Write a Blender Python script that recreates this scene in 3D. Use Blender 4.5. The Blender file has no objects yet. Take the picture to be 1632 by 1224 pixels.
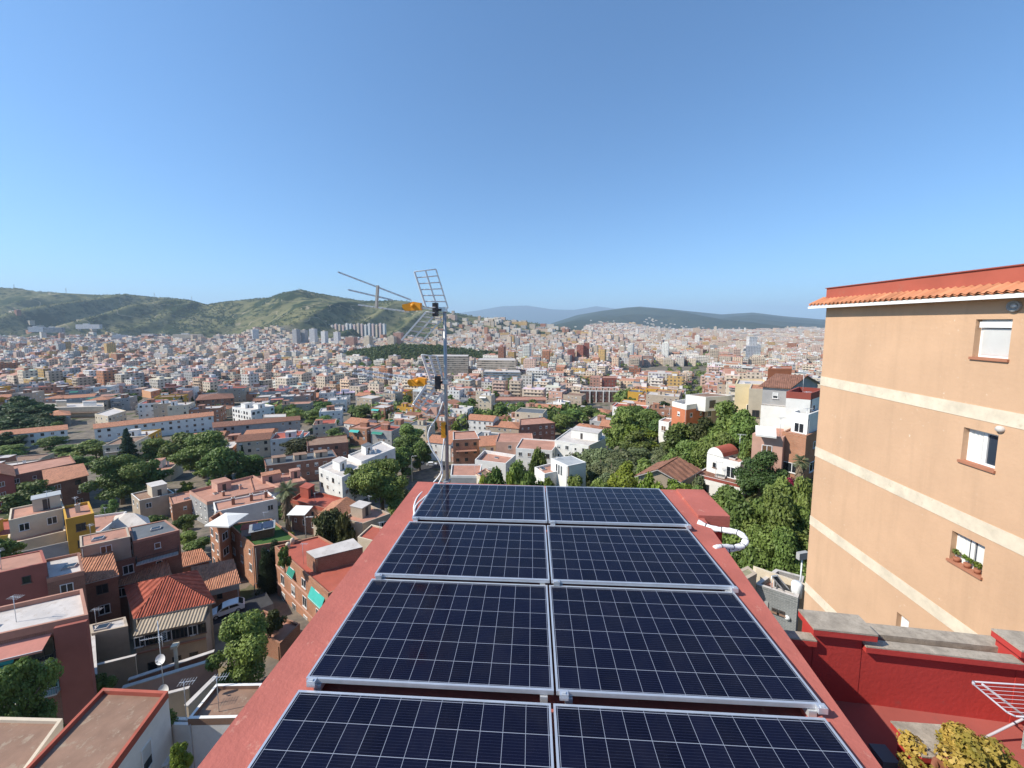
HAZE, SUN, SKYS, EXPO = .000058, 4.3, .11, 0.48
AIR, DUST, OZONE = 1.0, .6, 5.0
SKYT = (.90, 1.28, 1.54)
import bpy, bmesh, math, random
import numpy as np
from mathutils import Vector, Matrix, noise
R = random.Random(7)
SC = bpy.context.scene
COL = SC.collection
rad = math.radians

# ------------------------------------------------------------------ camera
FPX, CX = 600.0, 816.0
YAW, PIT = rad(4.2), rad(5.3)
PPY = 515 + FPX * math.tan(PIT)
fh = (-math.sin(YAW), math.cos(YAW), 0)
cr = (math.cos(YAW), math.sin(YAW), 0.0)
cf = (math.cos(PIT) * fh[0], math.cos(PIT) * fh[1], -math.sin(PIT))
cu = (math.sin(PIT) * fh[0], math.sin(PIT) * fh[1], math.cos(PIT))
cam = bpy.data.cameras.new('camera')
cam.sensor_width = 36; cam.lens = 36 * FPX / 1632
cam.shift_y = -(612 - PPY) / 1632
cam.clip_start = 0.05; cam.clip_end = 60000
camo = bpy.data.objects.new('camera', cam); COL.objects.link(camo)
camo.rotation_euler = Matrix(((cr[0], cu[0], -cf[0]), (cr[1], cu[1], -cf[1]), (cr[2], cu[2], -cf[2]))).to_euler()
SC.camera = camo

def ray(px, py):
    a = (px - CX) / FPX; b = (PPY - py) / FPX
    d = [cf[i] + a * cr[i] + b * cu[i] for i in range(3)]
    return d[0] / d[1], d[2] / d[1]
def at_z(px, py, z):
    x, k = ray(px, py); y = z / k
    return Vector((x * y, y, z))
def at_y(px, py, y):
    x, k = ray(px, py)
    return Vector((x * y, y, k * y))
def at_x(px, py, x0):
    x, k = ray(px, py); y = x0 / x
    return Vector((x0, y, k * y))
def proj(P):
    D = sum(P[i] * cf[i] for i in range(3))
    if D < 0.01: return -9999, -9999
    return CX + FPX * sum(P[i] * cr[i] for i in range(3)) / D, PPY - FPX * sum(P[i] * cu[i] for i in range(3)) / D

# ------------------------------------------------------------------ terrain heights
ROWS = [
 (-60, [(-80, -30), (0, -14), (80, -6)]),
 (-10, [(-80, -38), (-30, -30), (-10, -22), (0, -16), (30, -10), (90, 4)]),
 (12,  [(-80, -40), (-30, -33), (-12, -28), (0, -22), (12, -20), (30, -18), (90, 0)]),
 (26,  [(-80, -43), (-30, -37.5), (-12, -34.5), (-4, -30), (4, -26), (13, -22.5), (28, -21), (90, -4)]),
 (38,  [(-100, -45), (-30, -42), (-14, -40.5), (-4, -35), (6, -29), (16, -25), (28, -22), (45, -19), (100, -3)]),
 (48,  [(-120, -46), (-35, -44.5), (-14, -43), (-3, -38), (8, -31), (16, -27), (28, -22.5), (45, -18), (110, -2)]),
 (60,  [(-120, -47), (-35, -46.5), (-14, -46), (-2, -40), (8, -33), (18, -28), (32, -22), (48, -17), (120, 0)]),
 (78,  [(-150, -50), (-30, -50), (-10, -48), (2, -41), (12, -33), (24, -28), (38, -22), (55, -17), (130, -2)]),
 (97,  [(-170, -53), (-30, -53.5), (-10, -51), (0, -47), (14, -38), (28, -31), (45, -23), (65, -18), (150, -6)]),
 (130, [(-220, -57), (-40, -57), (-10, -56), (4, -54), (20, -48), (38, -40), (60, -31), (85, -26), (180, -14)]),
 (195, [(-320, -61), (-40, -60.5), (0, -60), (30, -58), (55, -52), (85, -44), (120, -38), (260, -28)]),
 (300, [(-500, -67), (-60, -67), (0, -67), (60, -65), (120, -60), (200, -54), (400, -46)]),
 (450, [(-700, -76), (0, -76), (150, -74), (300, -70), (600, -64)]),
 (600, [(-900, -82), (0, -82), (900, -78)]),
 (800, [(-1200, -86), (0, -86), (1200, -84)]),
 (1000, [(-1500, -88), (0, -88), (1500, -86)]),
 (1500, [(-2200, -82), (0, -84), (2200, -88)]),
 (1950, [(-2900, -66), (0, -78), (600, -86), (2900, -88)]),
 (30000, [(-2900, -70), (0, -80), (2900, -88)]),
]
RY = np.array([r[0] for r in ROWS], float)
def base_np(x, y):
    out = np.zeros_like(x); k = np.clip(np.searchsorted(RY, y) - 1, 0, len(ROWS) - 2)
    vals = np.stack([np.interp(x, [p[0] for p in r[1]], [p[1] for p in r[1]]) for r in ROWS])
    idx = np.arange(x.size)
    t = np.clip((y - RY[k]) / (RY[k + 1] - RY[k]), 0, 1)
    return vals[k, idx] * (1 - t) + vals[k + 1, idx] * t
def crest(pts, Y):
    xs, zs = [], []
    for px, py in pts:
        v = at_y(px, py, Y); xs.append(v.x / Y); zs.append(v.z)
    return np.array(xs), np.array(zs)
CR_A = crest([(-500, 470), (-200, 452), (0, 459), (30, 460), (60, 465), (100, 467), (130, 468.5), (160, 470), (200, 469), (240, 474), (270, 475), (300, 478), (330, 486), (360, 481), (400, 477), (430, 474), (450, 467), (480, 462), (500, 467), (540, 474), (580, 480), (625, 479), (650, 480), (680, 489), (720, 499), (760, 505), (820, 511), (860, 516), (900, 523), (950, 534), (1000, 545)], 2600.)
CR_B = crest([(700, 560), (760, 545), (840, 528), (880, 515), (920, 502), (960, 495), (1000, 490), (1020, 488.5), (1060, 492), (1100, 496), (1150, 501), (1200, 498), (1250, 504), (1310, 509), (1400, 511), (1632, 516), (1900, 520), (2300, 528)], 12000.)
CR_C = crest([(500, 515), (640, 508), (700, 503), (760, 495), (800, 488), (840, 487), (880, 493), (915, 494), (950, 488), (990, 493), (1020, 501), (1100, 512), (1300, 520)], 26000.)
CR_P = crest([(440, 597), (480, 586), (520, 573), (560, 560), (600, 553), (640, 549), (700, 551), (740, 556), (790, 562), (840, 572), (880, 582), (920, 592)], 860.)
def sm(t):
    t = np.clip(t, 0, 1); return t * t * (3 - 2 * t)
def vnoise(x, y, s):
    xs, ys = x / s, y / s
    xi, yi = np.floor(xs), np.floor(ys); fx, fy = xs - xi, ys - yi
    fx = fx * fx * (3 - 2 * fx); fy = fy * fy * (3 - 2 * fy)
    def h(a, b):
        v = np.sin(a * 127.1 + b * 311.7) * 43758.5453
        return v - np.floor(v)
    return (h(xi, yi) * (1 - fx) + h(xi + 1, yi) * fx) * (1 - fy) + (h(xi, yi + 1) * (1 - fx) + h(xi + 1, yi + 1) * fx) * fy
def hills_np(x, y):
    """returns height and a 'hillness' weight (0 = town floor, 1 = open hill)"""
    b = base_np(x, y)
    s = x / np.maximum(y, 1.0)
    rid = lambda sc, o: 1 - np.abs(2 * vnoise(x + o, y * 0.45 + o, sc) - 1)
    z = b.copy(); hill = np.zeros_like(b)
    # green range
    zc = np.interp(s, *CR_A); rise = zc - b
    t = np.clip((y - 1500) / 1100, 0, 1)
    w = sm(t) * 0.62 + t ** 2.2 * 0.38
    w = w + t * (1 - t) * (2.6 * (rid(430, 3) - .6) + 1.3 * (rid(210, 9) - .55))
    w = np.where(y > 2600, 1 - sm((y - 2600) / 1500), w)
    a = b + rise * w + (rid(80, 5) - .5) * 16 * t * (1.15 - t) * (y < 2590); a = np.where(y < 2595, np.minimum(a, zc * y / 2600 - 14 * (1 - t) + np.where(zc < 0, 40 * (1 - t), 0)), a)
    ok = rise > 0
    z = np.where(ok, np.maximum(z, a), z); hill = np.maximum(hill, np.where(ok, sm((y - 1560 - 220 * (vnoise(x, y, 300) - .5)) / 120) * (rise > 20), 0))
    # blue range
    zc = np.interp(s, *CR_B); rise = zc - b
    t = np.clip((y - 3900) / 8100, 0, 1)
    w = sm(t) * .8 + t * .2 + t * (1 - t) * (1.9 * (rid(1900, 1) - .6) + 1.3 * (rid(850, 7) - .55)) + .05 * (rid(300, 2) - .6) * t
    w = np.where(y > 12000, 1 - sm((y - 12000) / 2600), w)
    a = b + rise * w; a = np.where(y < 11990, np.minimum(a, zc * y / 12000 - 45 * (1 - t)), a)
    ok = rise > 0
    z = np.where(ok, np.maximum(z, a), z); hill = np.maximum(hill, np.where(ok, sm((y - 4500 - 1300 * (vnoise(x, y, 800) - .5)) / 300), 0))
    # far blue mountains
    zc = np.interp(s, *CR_C); rise = zc - b
    t = np.clip((y - 21000) / 5000, 0, 1); w = sm(t)
    w = np.where(y > 26000, 1 - sm((y - 26000) / 900) * .5, w)
    z = np.maximum(z, b + rise * w); hill = np.maximum(hill, (y > 15000) * 1.0)
    # wooded knoll in the town
    zc = np.interp(s, *CR_P); rise = zc - b - 7
    w = sm((y - 590) / 270) * (1 - sm((y - 880) / 150))
    inr = (s > CR_P[0][0]) & (s < CR_P[0][-1])
    z = np.where(inr & (rise > 0), np.maximum(z, b + rise * w), z)
    hill = np.maximum(hill, np.where(inr, sm((rise * w - 4) / 5), 0))
    return z, hill
def gz(x, y):
    return float(hills_np(np.array([float(x)]), np.array([float(y)]))[0][0])
def on_ground(px, py):
    a, k = ray(px, py); y = 8.0
    while y < 9000:
        if k * y <= gz(a * y, y): break
        y *= 1.012
    return Vector((a * y, y, gz(a * y, y)))

# ------------------------------------------------------------------ materials
MATS = {}
def nodes_of(name):
    m = bpy.data.materials.new(name); m.use_nodes = True
    nt = m.node_tree; b = nt.nodes['Principled BSDF']
    return m, nt, b
def N(nt, t, **kw):
    n = nt.nodes.new(t)
    for k, v in kw.items():
        if k in n.inputs.keys(): n.inputs[k].default_value = v
        else: setattr(n, k, v)
    return n
def mat(name, c, rough=.85, var=.18, scale=1.2, metal=0., bump=0., spec=.3, grime=None):
    """plain painted / plastered / stone surface with uneven tone and small stains"""
    if name in MATS: return MATS[name]
    m, nt, b = nodes_of(name); L = nt.links
    tc = N(nt, 'ShaderNodeTexCoord')
    n1 = N(nt, 'ShaderNodeTexNoise', Scale=scale, Detail=6.0, Roughness=.65); L.new(tc.outputs['Object'], n1.inputs['Vector'])
    r1 = N(nt, 'ShaderNodeMapRange'); r1.inputs['From Min'].default_value = .3; r1.inputs['From Max'].default_value = .7
    r1.inputs['To Min'].default_value = 1 - var; r1.inputs['To Max'].default_value = 1 + var * .6
    L.new(n1.outputs['Fac'], r1.inputs['Value'])
    mx = N(nt, 'ShaderNodeMix', data_type='RGBA', blend_type='MULTIPLY'); mx.inputs['Factor'].default_value = 1
    mx.inputs['A'].default_value = (*c, 1); L.new(r1.outputs['Result'], mx.inputs['B'])
    out = mx.outputs['Result']
    if grime:
        n2 = N(nt, 'ShaderNodeTexNoise', Scale=scale * grime[1], Detail=8.0, Roughness=.7); L.new(tc.outputs['Object'], n2.inputs['Vector'])
        r2 = N(nt, 'ShaderNodeMapRange'); r2.inputs['From Min'].default_value = grime[2]; r2.inputs['From Max'].default_value = grime[2] + .1
        L.new(n2.outputs['Fac'], r2.inputs['Value'])
        m2 = N(nt, 'ShaderNodeMix', data_type='RGBA'); L.new(r2.outputs['Result'], m2.inputs['Factor'])
        L.new(out, m2.inputs['A']); m2.inputs['B'].default_value = (*grime[0], 1); out = m2.outputs['Result']
    L.new(out, b.inputs['Base Color'])
    b.inputs['Roughness'].default_value = rough; b.inputs['Metallic'].default_value = metal
    b.inputs['Specular IOR Level'].default_value = spec
    if bump:
        bp = N(nt, 'ShaderNodeBump', Strength=bump, Distance=.02); n3 = N(nt, 'ShaderNodeTexNoise', Scale=scale * 20, Detail=5.0)
        L.new(tc.outputs['Object'], n3.inputs['Vector']); L.new(n3.outputs['Fac'], bp.inputs['Height']); L.new(bp.outputs['Normal'], b.inputs['Normal'])
    MATS[name] = m
    return m
def brick_mat(name, c, mortar):
    if name in MATS: return MATS[name]
    m, nt, b = nodes_of(name); L = nt.links
    uv = N(nt, 'ShaderNodeUVMap'); br = N(nt, 'ShaderNodeTexBrick', Scale=1.0)
    br.inputs['Brick Width'].default_value = .3; br.inputs['Row Height'].default_value = .1; br.inputs['Mortar Size'].default_value = .014
    br.inputs['Color1'].default_value = (*c, 1); br.inputs['Color2'].default_value = (*[v * .78 for v in c], 1); br.inputs['Mortar'].default_value = (*mortar, 1)
    L.new(uv.outputs['UV'], br.inputs['Vector'])
    n1 = N(nt, 'ShaderNodeTexNoise', Scale=.6, Detail=5.0); L.new(uv.outputs['UV'], n1.inputs['Vector'])
    r1 = N(nt, 'ShaderNodeMapRange'); r1.inputs['From Min'].default_value = .3; r1.inputs['From Max'].default_value = .7; r1.inputs['To Min'].default_value = .8; r1.inputs['To Max'].default_value = 1.12
    L.new(n1.outputs['Fac'], r1.inputs['Value'])
    mx = N(nt, 'ShaderNodeMix', data_type='RGBA', blend_type='MULTIPLY'); mx.inputs['Factor'].default_value = 1
    L.new(br.outputs['Color'], mx.inputs['A']); L.new(r1.outputs['Result'], mx.inputs['B'])
    L.new(mx.outputs['Result'], b.inputs['Base Color']); b.inputs['Roughness'].default_value = .9; b.inputs['Specular IOR Level'].default_value = .2
    MATS[name] = m
    return m
def metal(name, c, rough=.35, m=.45): return mat(name, c, rough, .12, 6, metal=m, spec=.5)
def glass_mat(name='window_glass', c=(.02, .025, .03), rough=.08):
    if name in MATS: return MATS[name]
    m, nt, b = nodes_of(name); b.inputs['Base Color'].default_value = (*c, 1); b.inputs['Roughness'].default_value = rough; b.inputs['Specular IOR Level'].default_value = .6
    MATS[name] = m
    return m
def leaf_mat(name, c, c2, trans=.25):
    if name in MATS: return MATS[name]
    m, nt, b = nodes_of(name); L = nt.links
    at = N(nt, 'ShaderNodeAttribute', attribute_name='tint'); oi = N(nt, 'ShaderNodeObjectInfo')
    mx = N(nt, 'ShaderNodeMix', data_type='RGBA'); L.new(at.outputs['Fac'], mx.inputs['Factor'])
    mx.inputs['A'].default_value = (*c, 1); mx.inputs['B'].default_value = (*c2, 1)
    hs = N(nt, 'ShaderNodeHueSaturation'); r = N(nt, 'ShaderNodeMapRange'); r.inputs['To Min'].default_value = .72; r.inputs['To Max'].default_value = 1.25
    L.new(oi.outputs['Random'], r.inputs['Value']); L.new(r.outputs['Result'], hs.inputs['Value'])
    r2 = N(nt, 'ShaderNodeMapRange'); r2.inputs['To Min'].default_value = .475; r2.inputs['To Max'].default_value = .515
    m7 = N(nt, 'ShaderNodeMath', operation='MULTIPLY'); m7.inputs[1].default_value = 7.3; mf = N(nt, 'ShaderNodeMath', operation='FRACT')
    L.new(oi.outputs['Random'], m7.inputs[0]); L.new(m7.outputs[0], mf.inputs[0]); L.new(mf.outputs[0], r2.inputs['Value']); L.new(r2.outputs['Result'], hs.inputs['Hue'])
    L.new(mx.outputs['Result'], hs.inputs['Color']); L.new(hs.outputs['Color'], b.inputs['Base Color'])
    b.inputs['Roughness'].default_value = .55; b.inputs['Specular IOR Level'].default_value = .3
    tr = N(nt, 'ShaderNodeBsdfTranslucent'); L.new(hs.outputs['Color'], tr.inputs['Color'])
    ms = N(nt, 'ShaderNodeMixShader'); ms.inputs[0].default_value = trans
    L.new(b.outputs[0], ms.inputs[1]); L.new(tr.outputs[0], ms.inputs[2]); L.new(ms.outputs[0], nt.nodes['Material Output'].inputs['Surface'])
    MATS[name] = m
    return m
def facade_mat(name, wall=None, use_attr=False, band=False):
    """wall with rows of dark window openings laid out in metres (UV) for buildings too far off to model each window"""
    if name in MATS: return MATS[name]
    m, nt, b = nodes_of(name); L = nt.links
    uv = N(nt, 'ShaderNodeUVMap'); sp = N(nt, 'ShaderNodeSeparateXYZ'); L.new(uv.outputs['UV'], sp.inputs[0])
    def frac_in(sock, period, lo, hi):
        d = N(nt, 'ShaderNodeMath', operation='DIVIDE'); d.inputs[1].default_value = period; L.new(sock, d.inputs[0])
        f = N(nt, 'ShaderNodeMath', operation='FRACT'); L.new(d.outputs[0], f.inputs[0])
        g = N(nt, 'ShaderNodeMath', operation='GREATER_THAN'); g.inputs[1].default_value = lo; L.new(f.outputs[0], g.inputs[0])
        l = N(nt, 'ShaderNodeMath', operation='LESS_THAN'); l.inputs[1].default_value = hi; L.new(f.outputs[0], l.inputs[0])
        mu = N(nt, 'ShaderNodeMath', operation='MULTIPLY'); L.new(g.outputs[0], mu.inputs[0]); L.new(l.outputs[0], mu.inputs[1])
        return mu.outputs[0], d.outputs[0]
    a, da = frac_in(sp.outputs[0], 3.2, .02 if band else .26, .98 if band else .72)
    c, dc = frac_in(sp.outputs[1], 3.0, .3, .8)
    mu = N(nt, 'ShaderNodeMath', operation='MULTIPLY'); L.new(a, mu.inputs[0]); L.new(c, mu.inputs[1])
    fl1 = N(nt, 'ShaderNodeMath', operation='FLOOR'); L.new(da, fl1.inputs[0]); fl2 = N(nt, 'ShaderNodeMath', operation='FLOOR'); L.new(dc, fl2.inputs[0])
    cb = N(nt, 'ShaderNodeCombineXYZ'); L.new(fl1.outputs[0], cb.inputs[0]); L.new(fl2.outputs[0], cb.inputs[1])
    wn = N(nt, 'ShaderNodeTexWhiteNoise', noise_dimensions='2D'); L.new(cb.outputs[0], wn.inputs['Vector'])
    gcol = N(nt, 'ShaderNodeMix', data_type='RGBA'); L.new(wn.outputs['Value'], gcol.inputs['Factor'])
    gcol.inputs['A'].default_value = (.05, .048, .045, 1); gcol.inputs['B'].default_value = (.32, .27, .22, 1)
    n1 = N(nt, 'ShaderNodeTexNoise', Scale=.25, Detail=4.0); L.new(uv.outputs['UV'], n1.inputs['Vector'])
    r1 = N(nt, 'ShaderNodeMapRange'); r1.inputs['From Min'].default_value = .3; r1.inputs['From Max'].default_value = .7; r1.inputs['To Min'].default_value = .85; r1.inputs['To Max'].default_value = 1.1
    L.new(n1.outputs['Fac'], r1.inputs['Value'])
    wm = N(nt, 'ShaderNodeMix', data_type='RGBA', blend_type='MULTIPLY'); wm.inputs['Factor'].default_value = 1; L.new(r1.outputs['Result'], wm.inputs['B'])
    if use_attr:
        at = N(nt, 'ShaderNodeAttribute', attribute_name='tone'); L.new(at.outputs['Color'], wm.inputs['A'])
    else: wm.inputs['A'].default_value = (*wall, 1)
    fm = N(nt, 'ShaderNodeMix', data_type='RGBA'); L.new(mu.outputs[0], fm.inputs['Factor']); L.new(wm.outputs['Result'], fm.inputs['A']); L.new(gcol.outputs['Result'], fm.inputs['B'])
    L.new(fm.outputs['Result'], b.inputs['Base Color']); b.inputs['Roughness'].default_value = .85; b.inputs['Specular IOR Level'].default_value = .2
    MATS[name] = m
    return m
def tile_mat(name, c, pitch=.24, axis=0):
    """roof tile: colour varies tile by tile; rows of rolls come from geometry on near roofs, from a bump on far ones"""
    if name in MATS: return MATS[name]
    m, nt, b = nodes_of(name); L = nt.links
    uv = N(nt, 'ShaderNodeUVMap'); mp = N(nt, 'ShaderNodeMapping'); mp.inputs['Scale'].default_value = (1 / pitch, 1 / .38, 1); L.new(uv.outputs['UV'], mp.inputs['Vector'])
    fl = N(nt, 'ShaderNodeVectorMath', operation='FLOOR'); L.new(mp.outputs[0], fl.inputs[0])
    wn = N(nt, 'ShaderNodeTexWhiteNoise', noise_dimensions='2D'); L.new(fl.outputs[0], wn.inputs['Vector'])
    n1 = N(nt, 'ShaderNodeTexNoise', Scale=.5, Detail=5.0); L.new(uv.outputs['UV'], n1.inputs['Vector'])
    ad = N(nt, 'ShaderNodeMath', operation='ADD'); L.new(wn.outputs['Value'], ad.inputs[0]); L.new(n1.outputs['Fac'], ad.inputs[1])
    r1 = N(nt, 'ShaderNodeMapRange'); r1.inputs['From Min'].default_value = .2; r1.inputs['From Max'].default_value = 1.6; r1.inputs['To Min'].default_value = .68; r1.inputs['To Max'].default_value = 1.25
    L.new(ad.outputs[0], r1.inputs['Value'])
    mx = N(nt, 'ShaderNodeMix', data_type='RGBA', blend_type='MULTIPLY'); mx.inputs['Factor'].default_value = 1
    mx.inputs['A'].default_value = (*c, 1); L.new(r1.outputs['Result'], mx.inputs['B']); L.new(mx.outputs['Result'], b.inputs['Base Color'])
    b.inputs['Roughness'].default_value = .85; b.inputs['Specular IOR Level'].default_value = .25
    sp = N(nt, 'ShaderNodeSeparateXYZ'); L.new(mp.outputs[0], sp.inputs[0])
    fr = N(nt, 'ShaderNodeMath', operation='FRACT'); L.new(sp.outputs[0], fr.inputs[0])
    pp = N(nt, 'ShaderNodeMath', operation='PINGPONG'); pp.inputs[1].default_value = .5; L.new(fr.outputs[0], pp.inputs[0])
    bp = N(nt, 'ShaderNodeBump', Strength=.8, Distance=.12); L.new(pp.outputs[0], bp.inputs['Height']); L.new(bp.outputs['Normal'], b.inputs['Normal'])
    MATS[name] = m
    return m

# ------------------------------------------------------------------ mesh builder and scene graph helpers
class MB:
    def __init__(self): self.v = []; self.f = []; self.m = []; self.uv = []; self.mats = []; self.sm = []
    def slot(self, m):
        if m not in self.mats: self.mats.append(m)
        return self.mats.index(m)
    def face(self, pts, m, uv=None, smooth=False):
        i = len(self.v); self.v += [tuple(p) for p in pts]
        self.f.append(list(range(i, i + len(pts)))); self.m.append(self.slot(m)); self.sm.append(smooth)
        if uv is None:
            p0 = Vector(pts[0]); n = Vector((0, 0, 0))
            P = [Vector(p) for p in pts]
            for k in range(1, len(P) - 1): n += (P[k] - P[0]).cross(P[k + 1] - P[0])
            if n.length > 1e-12: n.normalize()
            if abs(n.z) > .98: uv = [(p.x, p.y) for p in P]
            else:
                t = Vector((-n.y, n.x, 0)).normalized(); w = n.cross(t)
                uv = [(p.dot(t), p.dot(w)) for p in P]
        self.uv.append(uv)
    def prism(self, poly, z0, z1, m, top=None, bottom=True):
        n = len(poly)
        for i in range(n):
            a, b = poly[i], poly[(i + 1) % n]; L = math.hypot(b[0] - a[0], b[1] - a[1])
            self.face([(a[0], a[1], z0), (b[0], b[1], z0), (b[0], b[1], z1), (a[0], a[1], z1)], m, [(0, 0), (L, 0), (L, z1 - z0), (0, z1 - z0)])
        if top is not False: self.face([(p[0], p[1], z1) for p in poly], top or m)
        if bottom: self.face([(p[0], p[1], z0) for p in reversed(poly)], m)
    def box(self, x0, x1, y0, y1, z0, z1, m, top=None): self.prism([(x0, y0), (x1, y0), (x1, y1), (x0, y1)], z0, z1, m, top)
    def obox(self, c, ax, hx, hy, z0, z1, m, top=None):
        ux = Vector((math.cos(ax), math.sin(ax))); uy = Vector((-ux.y, ux.x)); c = Vector(c[:2])
        self.prism([c - ux * hx - uy * hy, c + ux * hx - uy * hy, c + ux * hx + uy * hy, c - ux * hx + uy * hy], z0, z1, m, top)
    def bar(self, a, b, w, h, m):
        """straight bar of rectangular section from a to b"""
        a, b = Vector(a), Vector(b); d = (b - a).normalized()
        s = d.cross(Vector((0, 0, 1)))
        if s.length < 1e-3: s = Vector((1, 0, 0))
        s.normalize(); t = s.cross(d).normalized()
        c = [s * w / 2 + t * h / 2, -s * w / 2 + t * h / 2, -s * w / 2 - t * h / 2, s * w / 2 - t * h / 2]
        for i in range(4):
            j = (i + 1) % 4
            self.face([a + c[i], a + c[j], b + c[j], b + c[i]], m)
        self.face([a + q for q in reversed(c)], m); self.face([b + q for q in c], m)
    def tube(self, path, r, m, n=8, cap=True):
        path = [Vector(p) for p in path]; rr = r if isinstance(r, (list, tuple)) else [r] * len(path)
        rings = []; prev = None
        for i, p in enumerate(path):
            d = (path[min(i + 1, len(path) - 1)] - path[max(i - 1, 0)]).normalized()
            s = d.cross(prev) if prev is not None else d.cross(Vector((.31, .17, .93)))
            if s.length < 1e-4: s = d.cross(Vector((1, 0, 0)))
            s.normalize(); t = s.cross(d).normalized(); prev = t
            rings.append([p + (s * math.cos(k * 2 * math.pi / n) + t * math.sin(k * 2 * math.pi / n)) * rr[i] for k in range(n)])
        i0 = len(self.v)
        for rg in rings: self.v += [tuple(q) for q in rg]
        for i in range(len(rings) - 1):
            for k in range(n):
                k2 = (k + 1) % n
                self.f.append([i0 + i * n + k, i0 + i * n + k2, i0 + (i + 1) * n + k2, i0 + (i + 1) * n + k]); self.m.append(self.slot(m)); self.sm.append(True); self.uv.append(None)
        if cap:
            self.f.append([i0 + k for k in range(n)][::-1]); self.m.append(self.slot(m)); self.sm.append(False); self.uv.append(None)
            self.f.append([i0 + (len(rings) - 1) * n + k for k in range(n)]); self.m.append(self.slot(m)); self.sm.append(False); self.uv.append(None)
    def lathe(self, c, prof, m, n=16, axis=None, smooth=True):
        c = Vector(c); ax = (axis or Vector((0, 0, 1))).normalized()
        s = ax.cross(Vector((0, 1, 0)));
        if s.length < 1e-3: s = Vector((1, 0, 0))
        s.normalize(); t = ax.cross(s)
        i0 = len(self.v)
        for r, h in prof:
            for k in range(n):
                a = k * 2 * math.pi / n; self.v.append(tuple(c + ax * h + (s * math.cos(a) + t * math.sin(a)) * r))
        for i in range(len(prof) - 1):
            for k in range(n):
                k2 = (k + 1) % n
                self.f.append([i0 + i * n + k, i0 + i * n + k2, i0 + (i + 1) * n + k2, i0 + (i + 1) * n + k]); self.m.append(self.slot(m)); self.sm.append(smooth); self.uv.append(None)
    def corrug(self, poly, m, pitch=.26, amp=.05, seg=6, udir=None):
        """corrugated (barrel tile) sheet over a planar convex polygon; rolls run down the slope"""
        P = [Vector(p) for p in poly]; n = (P[1] - P[0]).cross(P[2] - P[0]).normalized()
        if n.z < 0: n = -n
        u = Vector((-n.y, n.x, 0)) if udir is None else Vector(udir)
        u = (u - n * u.dot(n)).normalized(); w = n.cross(u)
        q = [((p - P[0]).dot(u), (p - P[0]).dot(w)) for p in P]
        u0, u1 = min(a for a, b in q), max(a for a, b in q)
        k = max(2, int((u1 - u0) / pitch * seg)); cols = []
        for i in range(k + 1):
            x = u0 + (u1 - u0) * min(max(i / k, 1e-4), 1 - 1e-4); ws = []
            for j in range(len(q)):
                a, b = q[j], q[(j + 1) % len(q)]
                if (a[0] - x) * (b[0] - x) <= 0 and abs(a[0] - b[0]) > 1e-9: ws.append(a[1] + (b[1] - a[1]) * (x - a[0]) / (b[0] - a[0]))
            if len(ws) < 2: continue
            cols.append((x, min(ws), max(ws)))
        i0 = len(self.v)
        for x, a, b in cols:
            h = amp * (math.sin(2 * math.pi * (x - u0) / pitch))
            for ww in (a, b): self.v.append(tuple(P[0] + u * x + w * ww + n * (h + amp)))
        for i in range(len(cols) - 1):
            self.f.append([i0 + 2 * i, i0 + 2 * i + 2, i0 + 2 * i + 3, i0 + 2 * i + 1]); self.m.append(self.slot(m)); self.sm.append(True)
            self.uv.append([(cols[i][0], cols[i][1]), (cols[i + 1][0], cols[i + 1][1]), (cols[i + 1][0], cols[i + 1][2]), (cols[i][0], cols[i][2])])
    def mesh(self, name, off=(0, 0, 0)):
        me = bpy.data.meshes.new(name); o = Vector(off)
        me.from_pydata([tuple(Vector(v) - o) for v in self.v], [], self.f)
        for m in self.mats: me.materials.append(m)
        me.polygons.foreach_set('material_index', self.m); me.polygons.foreach_set('use_smooth', self.sm)
        uvl = me.uv_layers.new(name='UVMap').data
        for p, uv in zip(me.polygons, self.uv):
            if uv:
                for li, t in zip(p.loop_indices, uv): uvl[li].uv = t
        me.update()
        return me
def link(o, parent=None):
    COL.objects.link(o)
    if parent is not None: o.parent = parent
    return o
def wpos(o):
    p = Vector(o.location)
    while o.parent: o = o.parent; p += Vector(o.location)
    return p
def part(mb, name, parent, label=None):
    """mesh given in world coordinates, as a child of an unrotated thing"""
    o = bpy.data.objects.new(name, mb.mesh(name, wpos(parent))); link(o, parent)
    if label: o['label'] = label
    return o
def tag(o, label, cat, group=None):
    o['label'] = label; o['category'] = cat
    if group: o['group'] = group
    return o
THINGS = []
def thing(name, loc, label, cat, group=None):
    o = bpy.data.objects.new(name, None); o.empty_display_size = .3; o.location = loc; link(o)
    return tag(o, label, cat, group)
def solo(mb, name, loc, label, cat, group=None):
    o = bpy.data.objects.new(name, mb.mesh(name, loc)); o.location = loc; link(o)
    return tag(o, label, cat, group)
def structure(mb, name, kind='structure'):
    o = bpy.data.objects.new(name, mb.mesh(name)); link(o); o['kind'] = kind
    return o
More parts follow.
